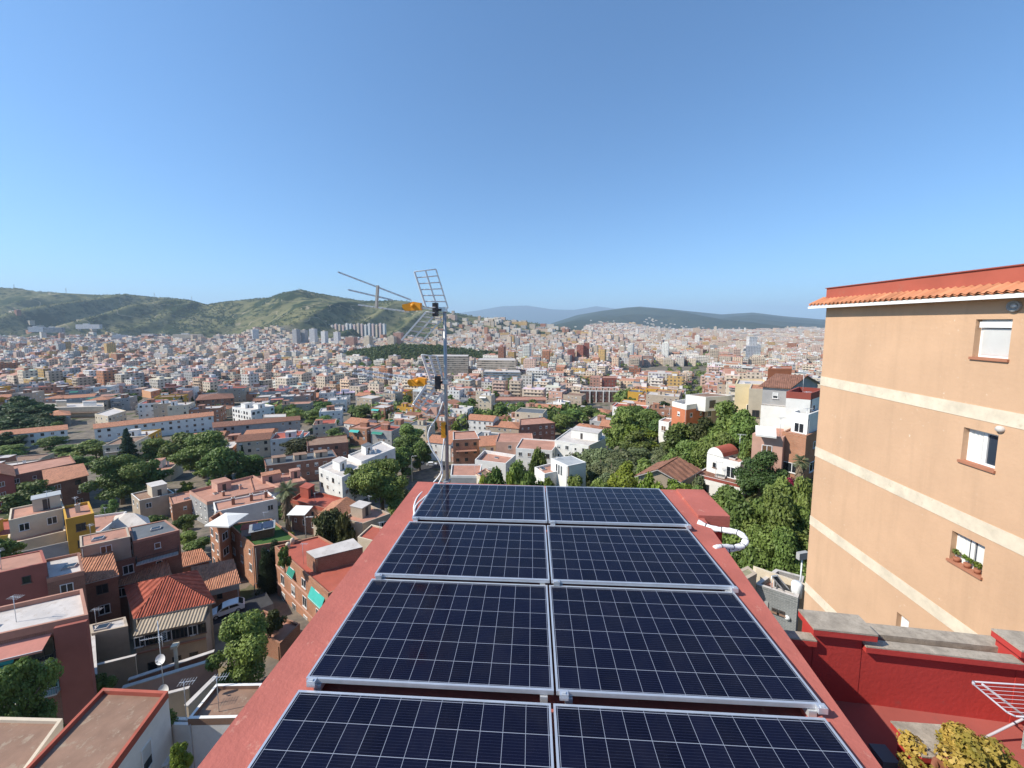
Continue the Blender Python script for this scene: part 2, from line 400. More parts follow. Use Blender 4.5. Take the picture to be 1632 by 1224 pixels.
# ------------------------------------------------------------------ palette
WHITE = mat('white_render', (.76, .73, .68), .9, .14, .5, grime=((.5, .46, .4), 3, .66))
CREAM = mat('cream_render', (.62, .52, .39), .9, .16, .5, grime=((.45, .36, .27), 3, .64))
PINK = mat('pink_render', (.56, .33, .25), .9, .16, .5, grime=((.42, .25, .19), 3, .64))
OCHRE = mat('ochre_render', (.56, .31, .05), .9, .14, .5)
GREYW = mat('grey_render', (.36, .35, .34), .9, .2, .5, grime=((.25, .24, .23), 3, .62))
BEIGE = mat('beige_render', (.46, .37, .28), .9, .18, .5, grime=((.3, .24, .18), 3, .62))
BROWNW = mat('brown_render', (.26, .16, .11), .9, .2, .5)
REDW = mat('red_render', (.30, .075, .055), .9, .18, .5)
ORANGEW = mat('orange_render', (.50, .17, .085), .9, .16, .5)
YELLOWW = mat('yellow_render', (.70, .58, .36), .9, .12, .5)
BRICK = brick_mat('red_brick', (.36, .135, .075), (.38, .28, .21))
BRICKD = brick_mat('dark_brick', (.31, .13, .085), (.28, .2, .16))
BRICKO = brick_mat('orange_brick', (.47, .19, .10), (.42, .3, .22))
SALMON = mat('salmon_roof_paint', (.44, .225, .16), .9, .22, .4, grime=((.3, .17, .12), 2.5, .6))
REDROOF = mat('red_roof_paint', (.40, .10, .065), .85, .2, .4, grime=((.33, .15, .1), 2.5, .6))
PALEROOF = mat('pale_grey_roof', (.55, .50, .46), .9, .2, .5, grime=((.42, .36, .31), 3, .56))
GREYROOF = mat('grey_sheet_roof', (.40, .41, .41), .7, .2, .5, grime=((.3, .29, .28), 3, .6))
BROWNROOF = mat('brown_flat_roof', (.27, .165, .115), .95, .25, .5, grime=((.33, .25, .18), 2.5, .55))
SLATE = mat('dark_grey_roof', (.13, .14, .15), .8, .2, .5)
TERRA = tile_mat('terracotta_tile', (.43, .195, .115))
TERRAR = tile_mat('red_tile', (.35, .09, .055))
TERRAB = tile_mat('brown_tile', (.22, .105, .07))
COPE = mat('coping_concrete', (.43, .365, .29), .95, .35, 9, grime=((.26, .22, .17), 6, .56), bump=.6)
FRAMEW = mat('white_frame', (.78, .78, .77), .5, .05, 2)
FRAMED = mat('dark_frame', (.07, .06, .055), .5, .1, 2)
GLASS = glass_mat()
BLIND = mat('white_blind', (.72, .71, .68), .7, .06, 3)
BLINDB = mat('brown_blind', (.22, .12, .07), .7, .1, 3)
GREENAWN = mat('green_awning', (.03, .22, .16), .8, .1, 2)
TEALAWN = mat('teal_awning', (.06, .42, .36), .8, .1, 2)
SALMAWN = mat('salmon_awning', (.55, .22, .17), .8, .1, 2)
STEEL = metal('galvanised_steel', (.62, .63, .64), .38)
IRON = mat('dark_iron', (.05, .05, .05), .6, .1, 4)
ASPH = mat('asphalt', (.055, .055, .058), .95, .25, .8)
CONC = mat('pavement_concrete', (.33, .31, .28), .95, .25, .6, grime=((.22, .2, .18), 3, .6))

EXC = []           # plan outlines already built on
def inside(poly, x, y):
    c = False; n = len(poly)
    for i in range(n):
        x1, y1 = poly[i][0], poly[i][1]; x2, y2 = poly[i - 1][0], poly[i - 1][1]
        if (y1 > y) != (y2 > y) and x < (x2 - x1) * (y - y1) / (y2 - y1) + x1: c = not c
    return c
def ccw(poly):
    a = sum(poly[i - 1][0] * poly[i][1] - poly[i][0] * poly[i - 1][1] for i in range(len(poly)))
    return list(poly) if a > 0 else list(reversed(poly))
def inset(poly, d):
    out = []; n = len(poly)
    for i in range(n):
        p0, p1, p2 = Vector(poly[i - 1][:2]), Vector(poly[i][:2]), Vector(poly[(i + 1) % n][:2])
        a = (p1 - p0).normalized(); b = (p2 - p1).normalized()
        na, nb = Vector((-a.y, a.x)), Vector((-b.y, b.x)); m = na + nb
        if m.length < 1e-6: out.append(p1 + na * d); continue
        m.normalize(); out.append(p1 + m * (d / max(.35, m.dot(na))))
    return out
_win = {}
def window_meshes(w, h, style):
    k = (round(w, 2), round(h, 2), style)
    if k in _win: return _win[k]
    f = MB(); g = MB(); fm = FRAMED if style in ('dark', 'bdark') else FRAMEW; t = .07
    f.box(-w / 2, -w / 2 + t, -.045, .05, -h / 2, h / 2, fm); f.box(w / 2 - t, w / 2, -.045, .05, -h / 2, h / 2, fm)
    f.box(-w / 2 + t, w / 2 - t, -.043, .05, h / 2 - t, h / 2, fm); f.box(-w / 2 + t, w / 2 - t, -.043, .05, -h / 2, -h / 2 + t, fm)
    if w > .9: f.box(-.035, .035, -.04, .05, -h / 2 + t, h / 2 - t, fm)
    if h < 1.8: f.box(-w / 2 - .08, w / 2 + .08, -.12, .02, -h / 2 - .08, -h / 2 - .003, PALEROOF if style != 'dark' else BROWNW)
    cut = h / 2 - t
    if style in ('blind', 'bbrown', 'bdark'):
        m = {'blind': BLIND, 'bbrown': BLINDB, 'bdark': BLINDB}[style]
        lo = -h / 2 + t + (h * .35 if style != 'bbrown' else 0.02); cut = lo
        k2 = max(4, int((cut * -1 + h / 2) / .09))
        for i in range(k2):
            a = lo + (h / 2 - t - lo) * i / k2; b2 = lo + (h / 2 - t - lo) * (i + 1) / k2
            g.face([(-w / 2 + t, -.012, a), (w / 2 - t, -.012, a), (w / 2 - t, -.026, b2), (-w / 2 + t, -.026, b2)], m)
    if cut > -h / 2 + t + .05: g.face([(-w / 2 + t, -.01, -h / 2 + t), (w / 2 - t, -.01, -h / 2 + t), (w / 2 - t, -.01, cut), (-w / 2 + t, -.01, cut)], GLASS)
    _win[k] = (f.mesh('window'), g.mesh('pane'))
    return _win[k]
def add_window(root, p, ang, w=1.1, h=1.3, style='plain', sub=True, name='window'):
    f, g = window_meshes(w, h, style)
    o = bpy.data.objects.new(name, f); link(o, root); o.location = Vector(p) - Vector(root.location); o.rotation_euler = (0, 0, ang)
    o2 = bpy.data.objects.new('pane', g); link(o2, o)
    return o
class Bld: pass
STYLES = ['plain', 'plain', 'blind', 'blind', 'bbrown', 'dark']
def building(name, label, poly, z1, wall, roof, z0=None, kind='flat', par=.45, rh=1.8, over=.35, win=1, cat='building', group=None, cope=None, styles=STYLES, seed=0, axis=None, tiles=False, faces=None, wsize=(1.15, 1.3), colgap=2.7, storey=2.9, pcol=None):
    poly = ccw([(p[0], p[1]) for p in poly]); n = len(poly)
    cx = sum(p[0] for p in poly) / n; cy = sum(p[1] for p in poly) / n
    if z0 is None: z0 = min(gz(p[0], p[1]) for p in poly) - .6
    EXC.append(inset(poly, -1.2))
    b = Bld(); b.poly, b.z0, b.z1, b.c = poly, z0, z1, (cx, cy)
    b.root = thing(name, (cx, cy, z0), label or name, cat, group); b.name = name
    rnd = random.Random(seed + int(abs(cx * 7 + cy * 13)))
    m = MB()
    if kind == 'flat':
        m.prism(poly, z0, z1, wall, top=False, bottom=False); part(m, 'wall', b.root)
        r = MB(); ip = inset(poly, .16 if par > 0 else -.0)
        r.prism(ip, z1 - .12, z1 + .03, roof); part(r, 'roof', b.root)
        if par > 0:
            q = MB(); cm = cope or wall; o_ = inset(poly, -.012); i_ = inset(poly, .2)
            for i in range(n):
                j = (i + 1) % n; A, B, C, D = o_[i], o_[j], i_[j], i_[i]; L = (Vector(B) - Vector(A)).length
                q.face([(*A, z1 - .2), (*B, z1 - .2), (*B, z1 + par), (*A, z1 + par)], pcol or wall, [(0, 0), (L, 0), (L, par), (0, par)])
                q.face([(*A, z1 + par), (*B, z1 + par), (*C, z1 + par), (*D, z1 + par)], cm)
                q.face([(*D, z1 + par), (*C, z1 + par), (*C, z1 - .1), (*D, z1 - .1)], pcol or wall)
            part(q, 'parapet', b.root)
    else:
        P = poly
        if axis is None: axis = 0 if (Vector(P[1]) - Vector(P[0])).length >= (Vector(P[2]) - Vector(P[1])).length else 1
        P = P[axis:] + P[:axis]     # ridge runs along edge 0
        E = [Vector(p) for p in inset(P, -over)]
        V = [Vector(p) for p in P]
        lift = -rh * over / max(.5, (V[2] - V[1]).length / 2)
        m.prism(poly, z0, z1, wall, top=False, bottom=False)
        r = MB()
        m0, m1 = (E[0] + E[3]) / 2, (E[1] + E[2]) / 2
        e = [(*p, z1 + lift + .02) for p in E]
        if kind == 'gable':
            A, B = (*m0, z1 + rh), (*m1, z1 + rh); planes = [[e[0], e[1], B, A], [e[2], e[3], A, B]]
            w0, w1 = (V[0] + V[3]) / 2, (V[1] + V[2]) / 2
            m.face([(*V[1], z1), (*V[2], z1), (*w1, z1 + rh - .05)], wall); m.face([(*V[3], z1), (*V[0], z1), (*w0, z1 + rh - .05)], wall)
        elif kind == 'hip':
            L = (m1 - m0).length; hw = min((E[2] - E[1]).length / 2, L * .48); d = (m1 - m0).normalized()
            A, B = (*(m0 + d * hw), z1 + rh), (*(m1 - d * hw), z1 + rh)
            planes = [[e[0], e[1], B, A], [e[2], e[3], A, B], [e[1], e[2], B], [e[3], e[0], A]]
        else:   # shed: high along edge 2-3
            e[2] = (*E[2], z1 + rh); e[3] = (*E[3], z1 + rh); planes = [[e[0], e[1], e[2], e[3]]]
            m.face([(*V[1], z1), (*V[2], z1), (*V[2], z1 + rh - .1)], wall); m.face([(*V[0], z1), (*V[3], z1), (*V[3], z1 + rh - .1)][::-1], wall)
            m.face([(*V[2], z1), (*V[3], z1), (*V[3], z1 + rh - .1), (*V[2], z1 + rh - .1)], wall)
        for pl in planes:
            h_ = (Vector(pl[1]) - Vector(pl[0])).normalized()
            nn = (Vector(pl[1]) - Vector(pl[0])).cross(Vector(pl[2]) - Vector(pl[0])).normalized()
            if nn.z < 0: nn = -nn
            u = Vector((-nn.y, nn.x, 0)).normalized(); w = nn.cross(u)
            uv = [(Vector(p).dot(u), Vector(p).dot(w)) for p in pl]
            if tiles: r.corrug(pl, roof, .3, .045)
            else: r.face(pl, roof, uv)
            r.face([(p[0], p[1], p[2] - .14) for p in reversed(pl)], wall)
        k = len(e)
        for i in range(4):
            a, c_ = e[i], e[(i + 1) % 4]; mids = [a, c_]
            if kind == 'gable' and i in (1, 3): mids = [a, (*m1, z1 + rh) if i == 1 else (*m0, z1 + rh), c_]
            for s in range(len(mids) - 1):
                p, q = mids[s], mids[s + 1]; r.face([(p[0], p[1], p[2] - .14), (q[0], q[1], q[2] - .14), q, p], PALEROOF if tiles else roof)
        part(m, 'wall', b.root); part(r, 'roof', b.root)
    b.rnd = rnd
    if kind == 'flat' and seed == 0 and 20 < cy < 118 and par > 0:
        if rnd.random() < .75: roof_aerial(b, rnd.uniform(.15, .85), rnd.uniform(.15, .85), rnd)
        if rnd.random() < .4: skylight(b, rnd.uniform(.2, .7), rnd.uniform(.2, .7))
    if seed == 0 and 20 < cy < 90:
        for i in range(n):
            a, c_ = Vector(poly[i]), Vector(poly[(i + 1) % n]); e_ = c_ - a; nr = Vector((e_.y, -e_.x)).normalized()
            if e_.length > 4 and -((a + c_) / 2).dot(nr) > 2 and rnd.random() < .8:
                q = MB(); p = a + e_ * rnd.choice([.04, .96]) + nr * .06; q.tube([(*p, z0), (*p, z1 - .1)], .045, rnd.choice([GREYW, BROWNW, PALEROOF]), 6); part(q, 'downpipe', b.root)
    if win:
        h = z1 - z0
        for i in range(n):
            a, c_ = Vector(poly[i]), Vector(poly[(i + 1) % n]); e_ = c_ - a; L = e_.length
            nrm = Vector((e_.y, -e_.x)).normalized(); mid = (a + c_) / 2
            if -(mid.dot(nrm)) < 0.02 * mid.length or L < 1.6: continue
            if faces is not None and i not in faces: continue
            cols = max(1, int(L / colgap)); rows = max(1, int((h - .3) / storey)); ang = math.atan2(e_.y, e_.x)
            for rr in range(rows):
                for c2 in range(cols):
                    if rnd.random() > .85 * win: continue
                    p = a + e_ * ((c2 + .5) / cols)
                    zz = z1 - 1.45 - rr * storey
                    if zz - .8 < gz(p.x, p.y) + .3: continue
                    add_window(b.root, (p.x + nrm.x * .004, p.y + nrm.y * .004, zz), ang, *(wsize if rnd.random() < .75 else (.7, .9)), rnd.choice(styles))
    return b
def edge_frame(b, i):
    a, c = Vector(b.poly[i]), Vector(b.poly[(i + 1) % len(b.poly)]); e = c - a
    return a, e, Vector((e.y, -e.x)).normalized(), math.atan2(e.y, e.x)
def facing(b):
    """edges turned toward the camera, longest apparent first"""
    out = []
    for i in range(len(b.poly)):
        a, e, n, g = edge_frame(b, i); mid = a + e / 2
        s = -mid.dot(n) / mid.length * e.length
        if s > .3: out.append((s, i))
    return [i for s, i in sorted(out, reverse=True)]
def hut(b, u, v, su, sv, h, wall, roof, name='stair_hut'):
    """box on a flat roof; u, v fractions along edges 0 and 3"""
    P = [Vector(p) for p in b.poly]; e0 = P[1] - P[0]; e3 = P[3] - P[0] if len(P) == 4 else P[-1] - P[0]
    o = P[0] + e0 * u + e3 * v; a = e0.normalized() * su; c = e3.normalized() * sv
    q = ccw([o, o + a, o + a + c, o + c]); m = MB(); m.prism(q, b.z1, b.z1 + h, wall, roof)
    m.prism(inset(q, -.12), b.z1 + h + .003, b.z1 + h + .12, roof)
    f = min(range(4), key=lambda i: (q[i] + q[(i + 1) % 4]).length); A, B = q[f], q[(f + 1) % 4]; e = B - A; nn = Vector((e.y, -e.x)).normalized()
    d0, d1 = A + e * .35 + nn * .01, A + e * .35 + e.normalized() * .8 + nn * .01
    if e.length > 1.6: m.face([(*d0, b.z1 + .05), (*d1, b.z1 + .05), (*d1, b.z1 + 1.95), (*d0, b.z1 + 1.95)], FRAMED)
    return part(m, name, b.root)
def chimney(b, u, v, wall, h=1.2, s=.5):
    P = [Vector(p) for p in b.poly]; e0 = P[1] - P[0]; e3 = P[-1] - P[0]; o = P[0] + e0 * u + e3 * v
    m = MB(); g = math.atan2(e0.y, e0.x); m.obox(o, g, s / 2, s / 2, b.z1 - .1, b.z1 + h, wall); m.obox(o, g, s / 2 + .07, s / 2 + .07, b.z1 + h + .002, b.z1 + h + .1, PALEROOF)
    m.obox(o, g, s / 4, s / 4, b.z1 + h + .102, b.z1 + h + .3, BRICK)
    return part(m, 'chimney', b.root)
def balcony(b, i, t0, t1, z, out=1.1, railm=None, slabm=None):
    a, e, n, g = edge_frame(b, i); m = MB(); p, q = a + e * t0, a + e * t1
    m.prism(ccw([p, q, q + n * out, p + n * out]), z - .15, z, slabm or PALEROOF)
    for s, t in ((p, p + n * out), (p + n * out, q + n * out), (q + n * out, q)):
        m.bar((*s, z + .97), (*t, z + .97), .05, .05, railm or IRON)
        k = max(2, int((t - s).length / .16))
        for j in range(k + 1):
            c = s + (t - s) * (j / k); m.bar((*c, z), (*c, z + .96), .022, .022, railm or IRON)
    return part(m, 'balcony', b.root)
def awning(b, i, t0, t1, z, out=1.2, drop=.5, m_=None):
    a, e, n, g = edge_frame(b, i); m = MB(); p, q = a + e * t0, a + e * t1
    A, B, C, D = (*(p + n * .01), z), (*(q + n * .01), z), (*(q + n * out), z - drop), (*(p + n * out), z - drop)
    m.face([A, D, C, B], m_); m.face([(v[0], v[1], v[2] - .02) for v in (A, B, C, D)], m_)
    m.face([D, (D[0], D[1], D[2] - .22), (C[0], C[1], C[2] - .22), C], m_)
    m.bar((C[0], C[1], C[2] - .01), (D[0], D[1], D[2] - .01), .04, .04, FRAMEW)
    return part(m, 'awning', b.root)

def skylight(b, u, v):
    P = [Vector(p) for p in b.poly]; e0 = P[1] - P[0]; e3 = P[-1] - P[0]; o = P[0] + e0 * u + e3 * v; g = math.atan2(e0.y, e0.x); m = MB()
    m.obox(o, g, .6, .45, b.z1, b.z1 + .28, PALEROOF); m.obox(o, g, .52, .37, b.z1 + .281, b.z1 + .3, GLASS)
    return part(m, 'skylight', b.root)
def roof_aerial(b, u, v, rnd):
    P = [Vector(p) for p in b.poly]; e0 = P[1] - P[0]; e3 = P[-1] - P[0]; o = P[0] + e0 * u + e3 * v; h = rnd.uniform(2.2, 3.6); z = b.z1; m = MB()
    m.tube([(*o, z), (*o, z + h)], .028, STEEL, 5); a = rnd.uniform(-.5, .5); d = Vector((math.cos(a), math.sin(a), 0)); s = Vector((-d.y, d.x, 0)) * .32; t = Vector((*o, z + h - .1))
    m.bar(t - d * .3, t + d * .8, .03, .03, ALUM)
    for k in range(6): q = t + d * (-.25 + k * .2); m.bar(q - s, q + s, .02, .02, ALUM)
    return part(m, 'aerial', b.root)
ALUM = metal('dull_aluminium', (.6, .6, .6), .4)
# ------------------------------------------------------------------ trees
def foliage(name, pts, size, mats, rnd, aspect=1.5, up=.25):
    """leaf-sized faces at given (point, outward normal, tint)"""
    n = len(pts); V = np.zeros((n * 4, 3), np.float32); tint = np.zeros(n, np.float32)
    for i, (p, nr, t) in enumerate(pts):
        d = Vector((rnd.gauss(0, 1), rnd.gauss(0, 1), rnd.gauss(0, 1))).normalized()
        nn = (nr * .9 + d * .75 + Vector((0, 0, up))).normalized()
        u = nn.cross(Vector((rnd.gauss(0, 1), rnd.gauss(0, 1), rnd.gauss(0, 1)))).normalized(); w = nn.cross(u)
        s = size * rnd.uniform(.6, 1.3); a = u * s * aspect * .5; c = w * s * .5
        V[i * 4:i * 4 + 4] = [p - a, p - c + nn * s * .12, p + a, p + c + nn * s * .12]; tint[i] = t
    me = bpy.data.meshes.new(name); me.vertices.add(n * 4); me.vertices.foreach_set('co', V.ravel())
    me.loops.add(n * 4); me.loops.foreach_set('vertex_index', np.arange(n * 4, dtype=np.int32))
    me.polygons.add(n); me.polygons.foreach_set('loop_start', np.arange(0, n * 4, 4, dtype=np.int32))
    me.materials.append(mats)
    at = me.attributes.new('tint', 'FLOAT', 'FACE'); at.data.foreach_set('value', tint)
    me.update(calc_edges=True)
    return me
def blob_points(blobs, n, rnd, fill=.35):
    out = []; wt = [b[1][0] * b[1][1] for b in blobs]
    for _ in range(n):
        c, r, t = rnd.choices(blobs, wt)[0]
        d = Vector((rnd.gauss(0, 1), rnd.gauss(0, 1), rnd.gauss(0, 1) * .9 + .18)).normalized()
        k = rnd.uniform(fill, 1.0) ** .5 * rnd.uniform(.88, 1.08)
        p = Vector((c[0] + d.x * r[0] * k, c[1] + d.y * r[0] * k, c[2] + d.z * r[1] * k))
        out.append((p, d, min(1, max(0, t + rnd.gauss(0, .16)))))
    return out
def crown_blobs(kind, rnd):
    B = []
    if kind == 'broad':
        for i in range(17):
            a = rnd.uniform(0, 6.28); z = rnd.uniform(.2, .9); R_ = math.sin(math.pi * min(1, (z + .06) / 1.02)) ** .7 * rnd.uniform(.35, .78) * .5 * 1.15
            r = rnd.uniform(.12, .2); B.append(((math.cos(a) * R_, math.sin(a) * R_, z), (r, r * rnd.uniform(.6, .85)), rnd.uniform(.15, .85)))
        B.append(((0, 0, .55), (.28, .3), .4))
    elif kind == 'pine':
        for i in range(13):
            a = rnd.uniform(0, 6.28); R_ = rnd.uniform(.05, .36); r = rnd.uniform(.12, .2)
            B.append(((math.cos(a) * R_, math.sin(a) * R_, .86 - R_ * .5 + rnd.uniform(-.09, .04)), (r, r * .6), rnd.uniform(.1, .8)))
    elif kind == 'cypress':
        for i in range(26):
            z = rnd.uniform(.03, .97); R_ = .42 * (1 - z) ** .55 * min(1, z * 6 + .5); a = rnd.uniform(0, 6.28); q = R_ * rnd.uniform(.2, .5)
            B.append(((math.cos(a) * q, math.sin(a) * q, z), (R_ * .62 + .05, .09), rnd.uniform(.1, .8)))
    elif kind == 'conifer':
        for i in range(34):
            z = .1 + (i / 34) * .87; R_ = .46 * (1 - z) ** .8; a = i * 2.4 + rnd.uniform(-.4, .4); q = R_ * rnd.uniform(.4, .75)
            B.append(((math.cos(a) * q, math.sin(a) * q, z), (R_ * .5 + .035, .045), rnd.uniform(.1, .8)))
    elif kind == 'shrub':
        for i in range(14):
            a = rnd.uniform(0, 6.28); R_ = rnd.uniform(.05, .36); r = rnd.uniform(.13, .22)
            B.append(((math.cos(a) * R_, math.sin(a) * R_, rnd.uniform(.2, .72) * (1 - R_ * .8)), (r, r * .9), rnd.uniform(.1, .9)))
    return B
BARK = mat('bark', (.16, .12, .09), .95, .3, 6, bump=.5)
LEAVES = {
 'broad': leaf_mat('leaf_green', (.088, .14, .033), (.19, .26, .062)),
 'lime': leaf_mat('leaf_yellow_green', (.11, .16, .022), (.23, .28, .04)),
 'olive': leaf_mat('leaf_grey_green', (.10, .125, .055), (.20, .225, .105)),
 'pine': leaf_mat('needle_green', (.04, .07, .022), (.09, .13, .04)),
 'roundpine': leaf_mat('stone_pine_green', (.042, .075, .022), (.095, .14, .04)),
 'cypress': leaf_mat('cypress_green', (.022, .04, .018), (.05, .075, .028)),
 'conifer': leaf_mat('conifer_green', (.02, .042, .022), (.048, .075, .035)),
 'dark': leaf_mat('leaf_dark_olive', (.05, .065, .022), (.10, .11, .035)),
 'bougain': leaf_mat('bougainvillea_bloom', (.22, .012, .06), (.42, .03, .12)),
 'palm': leaf_mat('palm_green', (.09, .115, .05), (.20, .22, .11)),
}
SHAPE = {'roundpine': 'broad', 'broad': 'broad', 'lime': 'broad', 'olive': 'shrub', 'pine': 'pine', 'cypress': 'cypress', 'conifer': 'conifer', 'dark': 'broad', 'bougain': 'shrub', 'shrub': 'shrub'}
LOD = {0: (16000, .025), 1: (5000, .045), 2: (1300, .085), 3: (420, .15)}
_crown = {}
def crown_mesh(kind, lod, var):
    k = (kind, lod, var)
    if k in _crown: return _crown[k]
    rnd = random.Random(hash((kind[0], lod)) % 1 + var * 31 + lod * 7 + len(kind)); sh = SHAPE.get(kind, 'broad')
    n, s = LOD[lod]
    if sh in ('cypress', 'conifer'): n = int(n * .8); s *= .8
    me = foliage('crown', blob_points(crown_blobs(sh, rnd), n, rnd, .3 if sh == 'broad' else .5), s, LEAVES.get(kind, LEAVES['broad']), rnd, 1.6 if sh in ('broad', 'shrub') else 2.2)
    _crown[k] = me
    return me
_trunk = {}
def trunk_mesh(kind, var):
    sh = SHAPE.get(kind, 'broad'); k = (sh, var)
    if k in _trunk: return _trunk[k]
    rnd = random.Random(var + 5); m = MB()
    if sh in ('broad', 'pine'):
        top = .5 if sh == 'broad' else .72
        pth = [(0, 0, -.06), (.008, .0, top * .4), (rnd.uniform(-.03, .03), rnd.uniform(-.03, .03), top), (0, 0, .8)]
        m.tube(pth, [.05, .036, .026, .008], BARK, 7)
        for i in range(5):
            a = i * 1.256 + rnd.uniform(-.4, .4); z = top * rnd.uniform(.62, .95); e = rnd.uniform(.2, .34)
            m.tube([(pth[2][0] * .6, pth[2][1] * .6, z), (math.cos(a) * e * .5, math.sin(a) * e * .5, z + .12), (math.cos(a) * e, math.sin(a) * e, z + .24)], [.022, .014, .005], BARK, 5)
    else: m.tube([(0, 0, -.05), (0, 0, .3), (0, 0, .8)], [.05, .03, .01], BARK, 6)
    _trunk[k] = m.mesh('trunk')
    return _trunk[k]
TREES = []
NOUN = {'roundpine': 'dark round pine', 'broad': 'leafy tree', 'lime': 'yellow-green tree', 'olive': 'grey-green bush', 'pine': 'umbrella pine', 'cypress': 'cypress', 'conifer': 'dark conifer', 'dark': 'olive-brown tree', 'bougain': 'magenta bougainvillea', 'shrub': 'green shrub', 'palm': 'palm'}
KNAME = {'roundpine': 'pine_tree', 'broad': 'broadleaf_tree', 'lime': 'broadleaf_tree', 'olive': 'bush', 'pine': 'umbrella_pine', 'cypress': 'cypress_tree', 'conifer': 'conifer_tree', 'dark': 'broadleaf_tree', 'bougain': 'bougainvillea', 'shrub': 'shrub'}
def tree(kind, base, h, w, lod, label=None, group=None, rnd=R):
    v = rnd.randrange(3)
    o = thing(KNAME[kind], base, label or 'tree', 'bush' if kind in ('olive', 'shrub', 'bougain') else 'tree', group)
    c = bpy.data.objects.new('crown', crown_mesh(kind, lod, v)); t = bpy.data.objects.new('trunk', trunk_mesh(kind, v))
    for q in (c, t):
        link(q, o); q.rotation_euler = (0, 0, rnd.uniform(0, 6.28) if q is c else 0)
    sw = w / .95 if SHAPE.get(kind) not in ('cypress',) else w / .9
    c.scale = (sw, sw, h); tw = min(sw, h * .9); t.scale = (tw, tw, h)
    TREES.append((o, kind, h, w, label is None))
    return o
def tree_px(kind, px, top, pw, y, label=None, lod=None, group=None, hmax=None):
    p = at_y(px, top, y); z0 = gz(p.x, y); h = p.z - z0; w = pw / FPX * sum(p[i] * cf[i] for i in range(3))
    if hmax and h > hmax: z0 = p.z - hmax; h = hmax
    if h < 2: h = 2.5
    if lod is None: lod = 0 if pw > 75 else 1 if pw > 32 else 2
    EXC.append([(p.x - w * .35, y - w * .35), (p.x + w * .35, y - w * .35), (p.x + w * .35, y + w * .35), (p.x - w * .35, y + w * .35)])
    return tree(kind, (p.x, y, z0), h, w, lod, label, group)
def palm(px, top, pw, y, label, hmax=None):
    p = at_y(px, top, y); w = pw / FPX * y; z0 = gz(p.x, y); h = p.z - z0
    if hmax and h > hmax: z0 = p.z - hmax; h = hmax
    o = thing('palm_tree', (p.x, y, z0), label, 'palm tree'); m = MB(); rnd = random.Random(3)
    tr = min(.62, w * .13)
    m.tube([(p.x, y, z0 - .4), (p.x + .05, y, z0 + h * .3), (p.x, y, z0 + h * .8)], [tr * 1.1, tr * .8, tr], BARK, 10); part(m, 'trunk', o)
    sk = MB()
    DRY = mat('dry_fronds', (.20, .15, .10), .95, .3, 5)
    for i in range(320):
        a = rnd.uniform(0, 6.28); z = z0 + h * rnd.uniform(.4, .84); d = Vector((math.cos(a), math.sin(a), 0)); r0 = tr * .8; l = h * rnd.uniform(.08, .16); s = Vector((-d.y, d.x, 0)) * .14
        A = Vector((p.x, y, z)) + d * r0; Bv = A + d * (tr * rnd.uniform(.3, 1.5)) - Vector((0, 0, l)); sk.face([A - s, A + s, Bv + s * .4, Bv - s * .4], DRY)
    part(sk, 'dead_frond_skirt', o)
    pts = []; me_v = MB(); lm = LEAVES['palm']; c = Vector((p.x, y, z0 + h * .84))
    for i in range(46):
        a = i * 2.4; el = rnd.uniform(-.5, 1.35); L = w * .5 * rnd.uniform(.85, 1.1); d = Vector((math.cos(a), math.sin(a), 0))
        prev = c.copy(); v = d * math.cos(el) + Vector((0, 0, math.sin(el))); seg = 6; path = [prev]
        for k in range(seg):
            v = (v + Vector((0, 0, -.16))).normalized(); prev = prev + v * (L / seg); path.append(prev)
        side = Vector((-d.y, d.x, 0))
        for k in range(1, seg):
            for j in range(4):
                q = path[k].lerp(path[k + 1], j / 4); fw = (path[k + 1] - path[k]).normalized(); ll = L * .36 * math.sin(math.pi * (k + j / 4 + .3) / (seg + .8))
                for sgn in (-1, 1):
                    tip = q + (side * sgn * .75 + fw * .7 + Vector((0, 0, -.25))).normalized() * ll; wv = fw * (L * .022)
                    me_v.face([q - wv, q + wv, tip], lm)
    f = part(me_v, 'crown', o)
    f.data.attributes.new('tint', 'FLOAT', 'FACE').data.foreach_set('value', [rnd.random() for _ in f.data.polygons])
    return o
# ------------------------------------------------------------------ own roof
ROOFP = mat('red_roof_coating', (.43, .125, .095), .8, .2, 1.6, bump=.3, grime=((.56, .28, .21), 4.2, .61))
REDWALL = mat('deep_red_wall', (.45, .046, .038), .85, .12, 1.3, bump=.2, grime=((.33, .06, .05), 3, .62))
ALU = metal('anodised_aluminium', (.66, .67, .70), .36, .6)
b = thing('apartment_building', (0, 3, -24), 'red painted flat roof carrying the eight solar panels', 'building')
m = MB(); X0, X1, YF = -2.33, 2.40, 6.86
m.box(X0 + .06, X1 - .16, -9, YF - .05, -26, -3.2, REDW); part(m, 'wall', b)
RE = [(2.29, -9), (2.29, 1.3), (2.58, 5.7), (2.655, YF)]
m = MB(); m.prism([(X0, -9)] + RE + [(X0, YF)], -3.2, -3.12, ROOFP); part(m, 'roof', b)
m = MB()
m.prism([(X0, -9), (-1.86, -9), (-1.86, YF), (X0, YF)], -3.119, -3.045, ROOFP); m.prism([(2.12, -9)] + RE + [(2.12, YF)], -3.119, -3.045, ROOFP)
m.box(-1.858, 2.118, 6.78, YF, -3.119, -3.05, ROOFP); part(m, 'parapet', b)
m = MB(); m.box(X1 + .1, 2.98, 5.85, 6.8, -3.25, -3.0, ROOFP); m.box(X1 + .101, 2.9, 5.9, 6.6, -4.4, -3.252, REDWALL); part(m, 'chimney_block', b, 'squat red block at the far right corner of the roof')

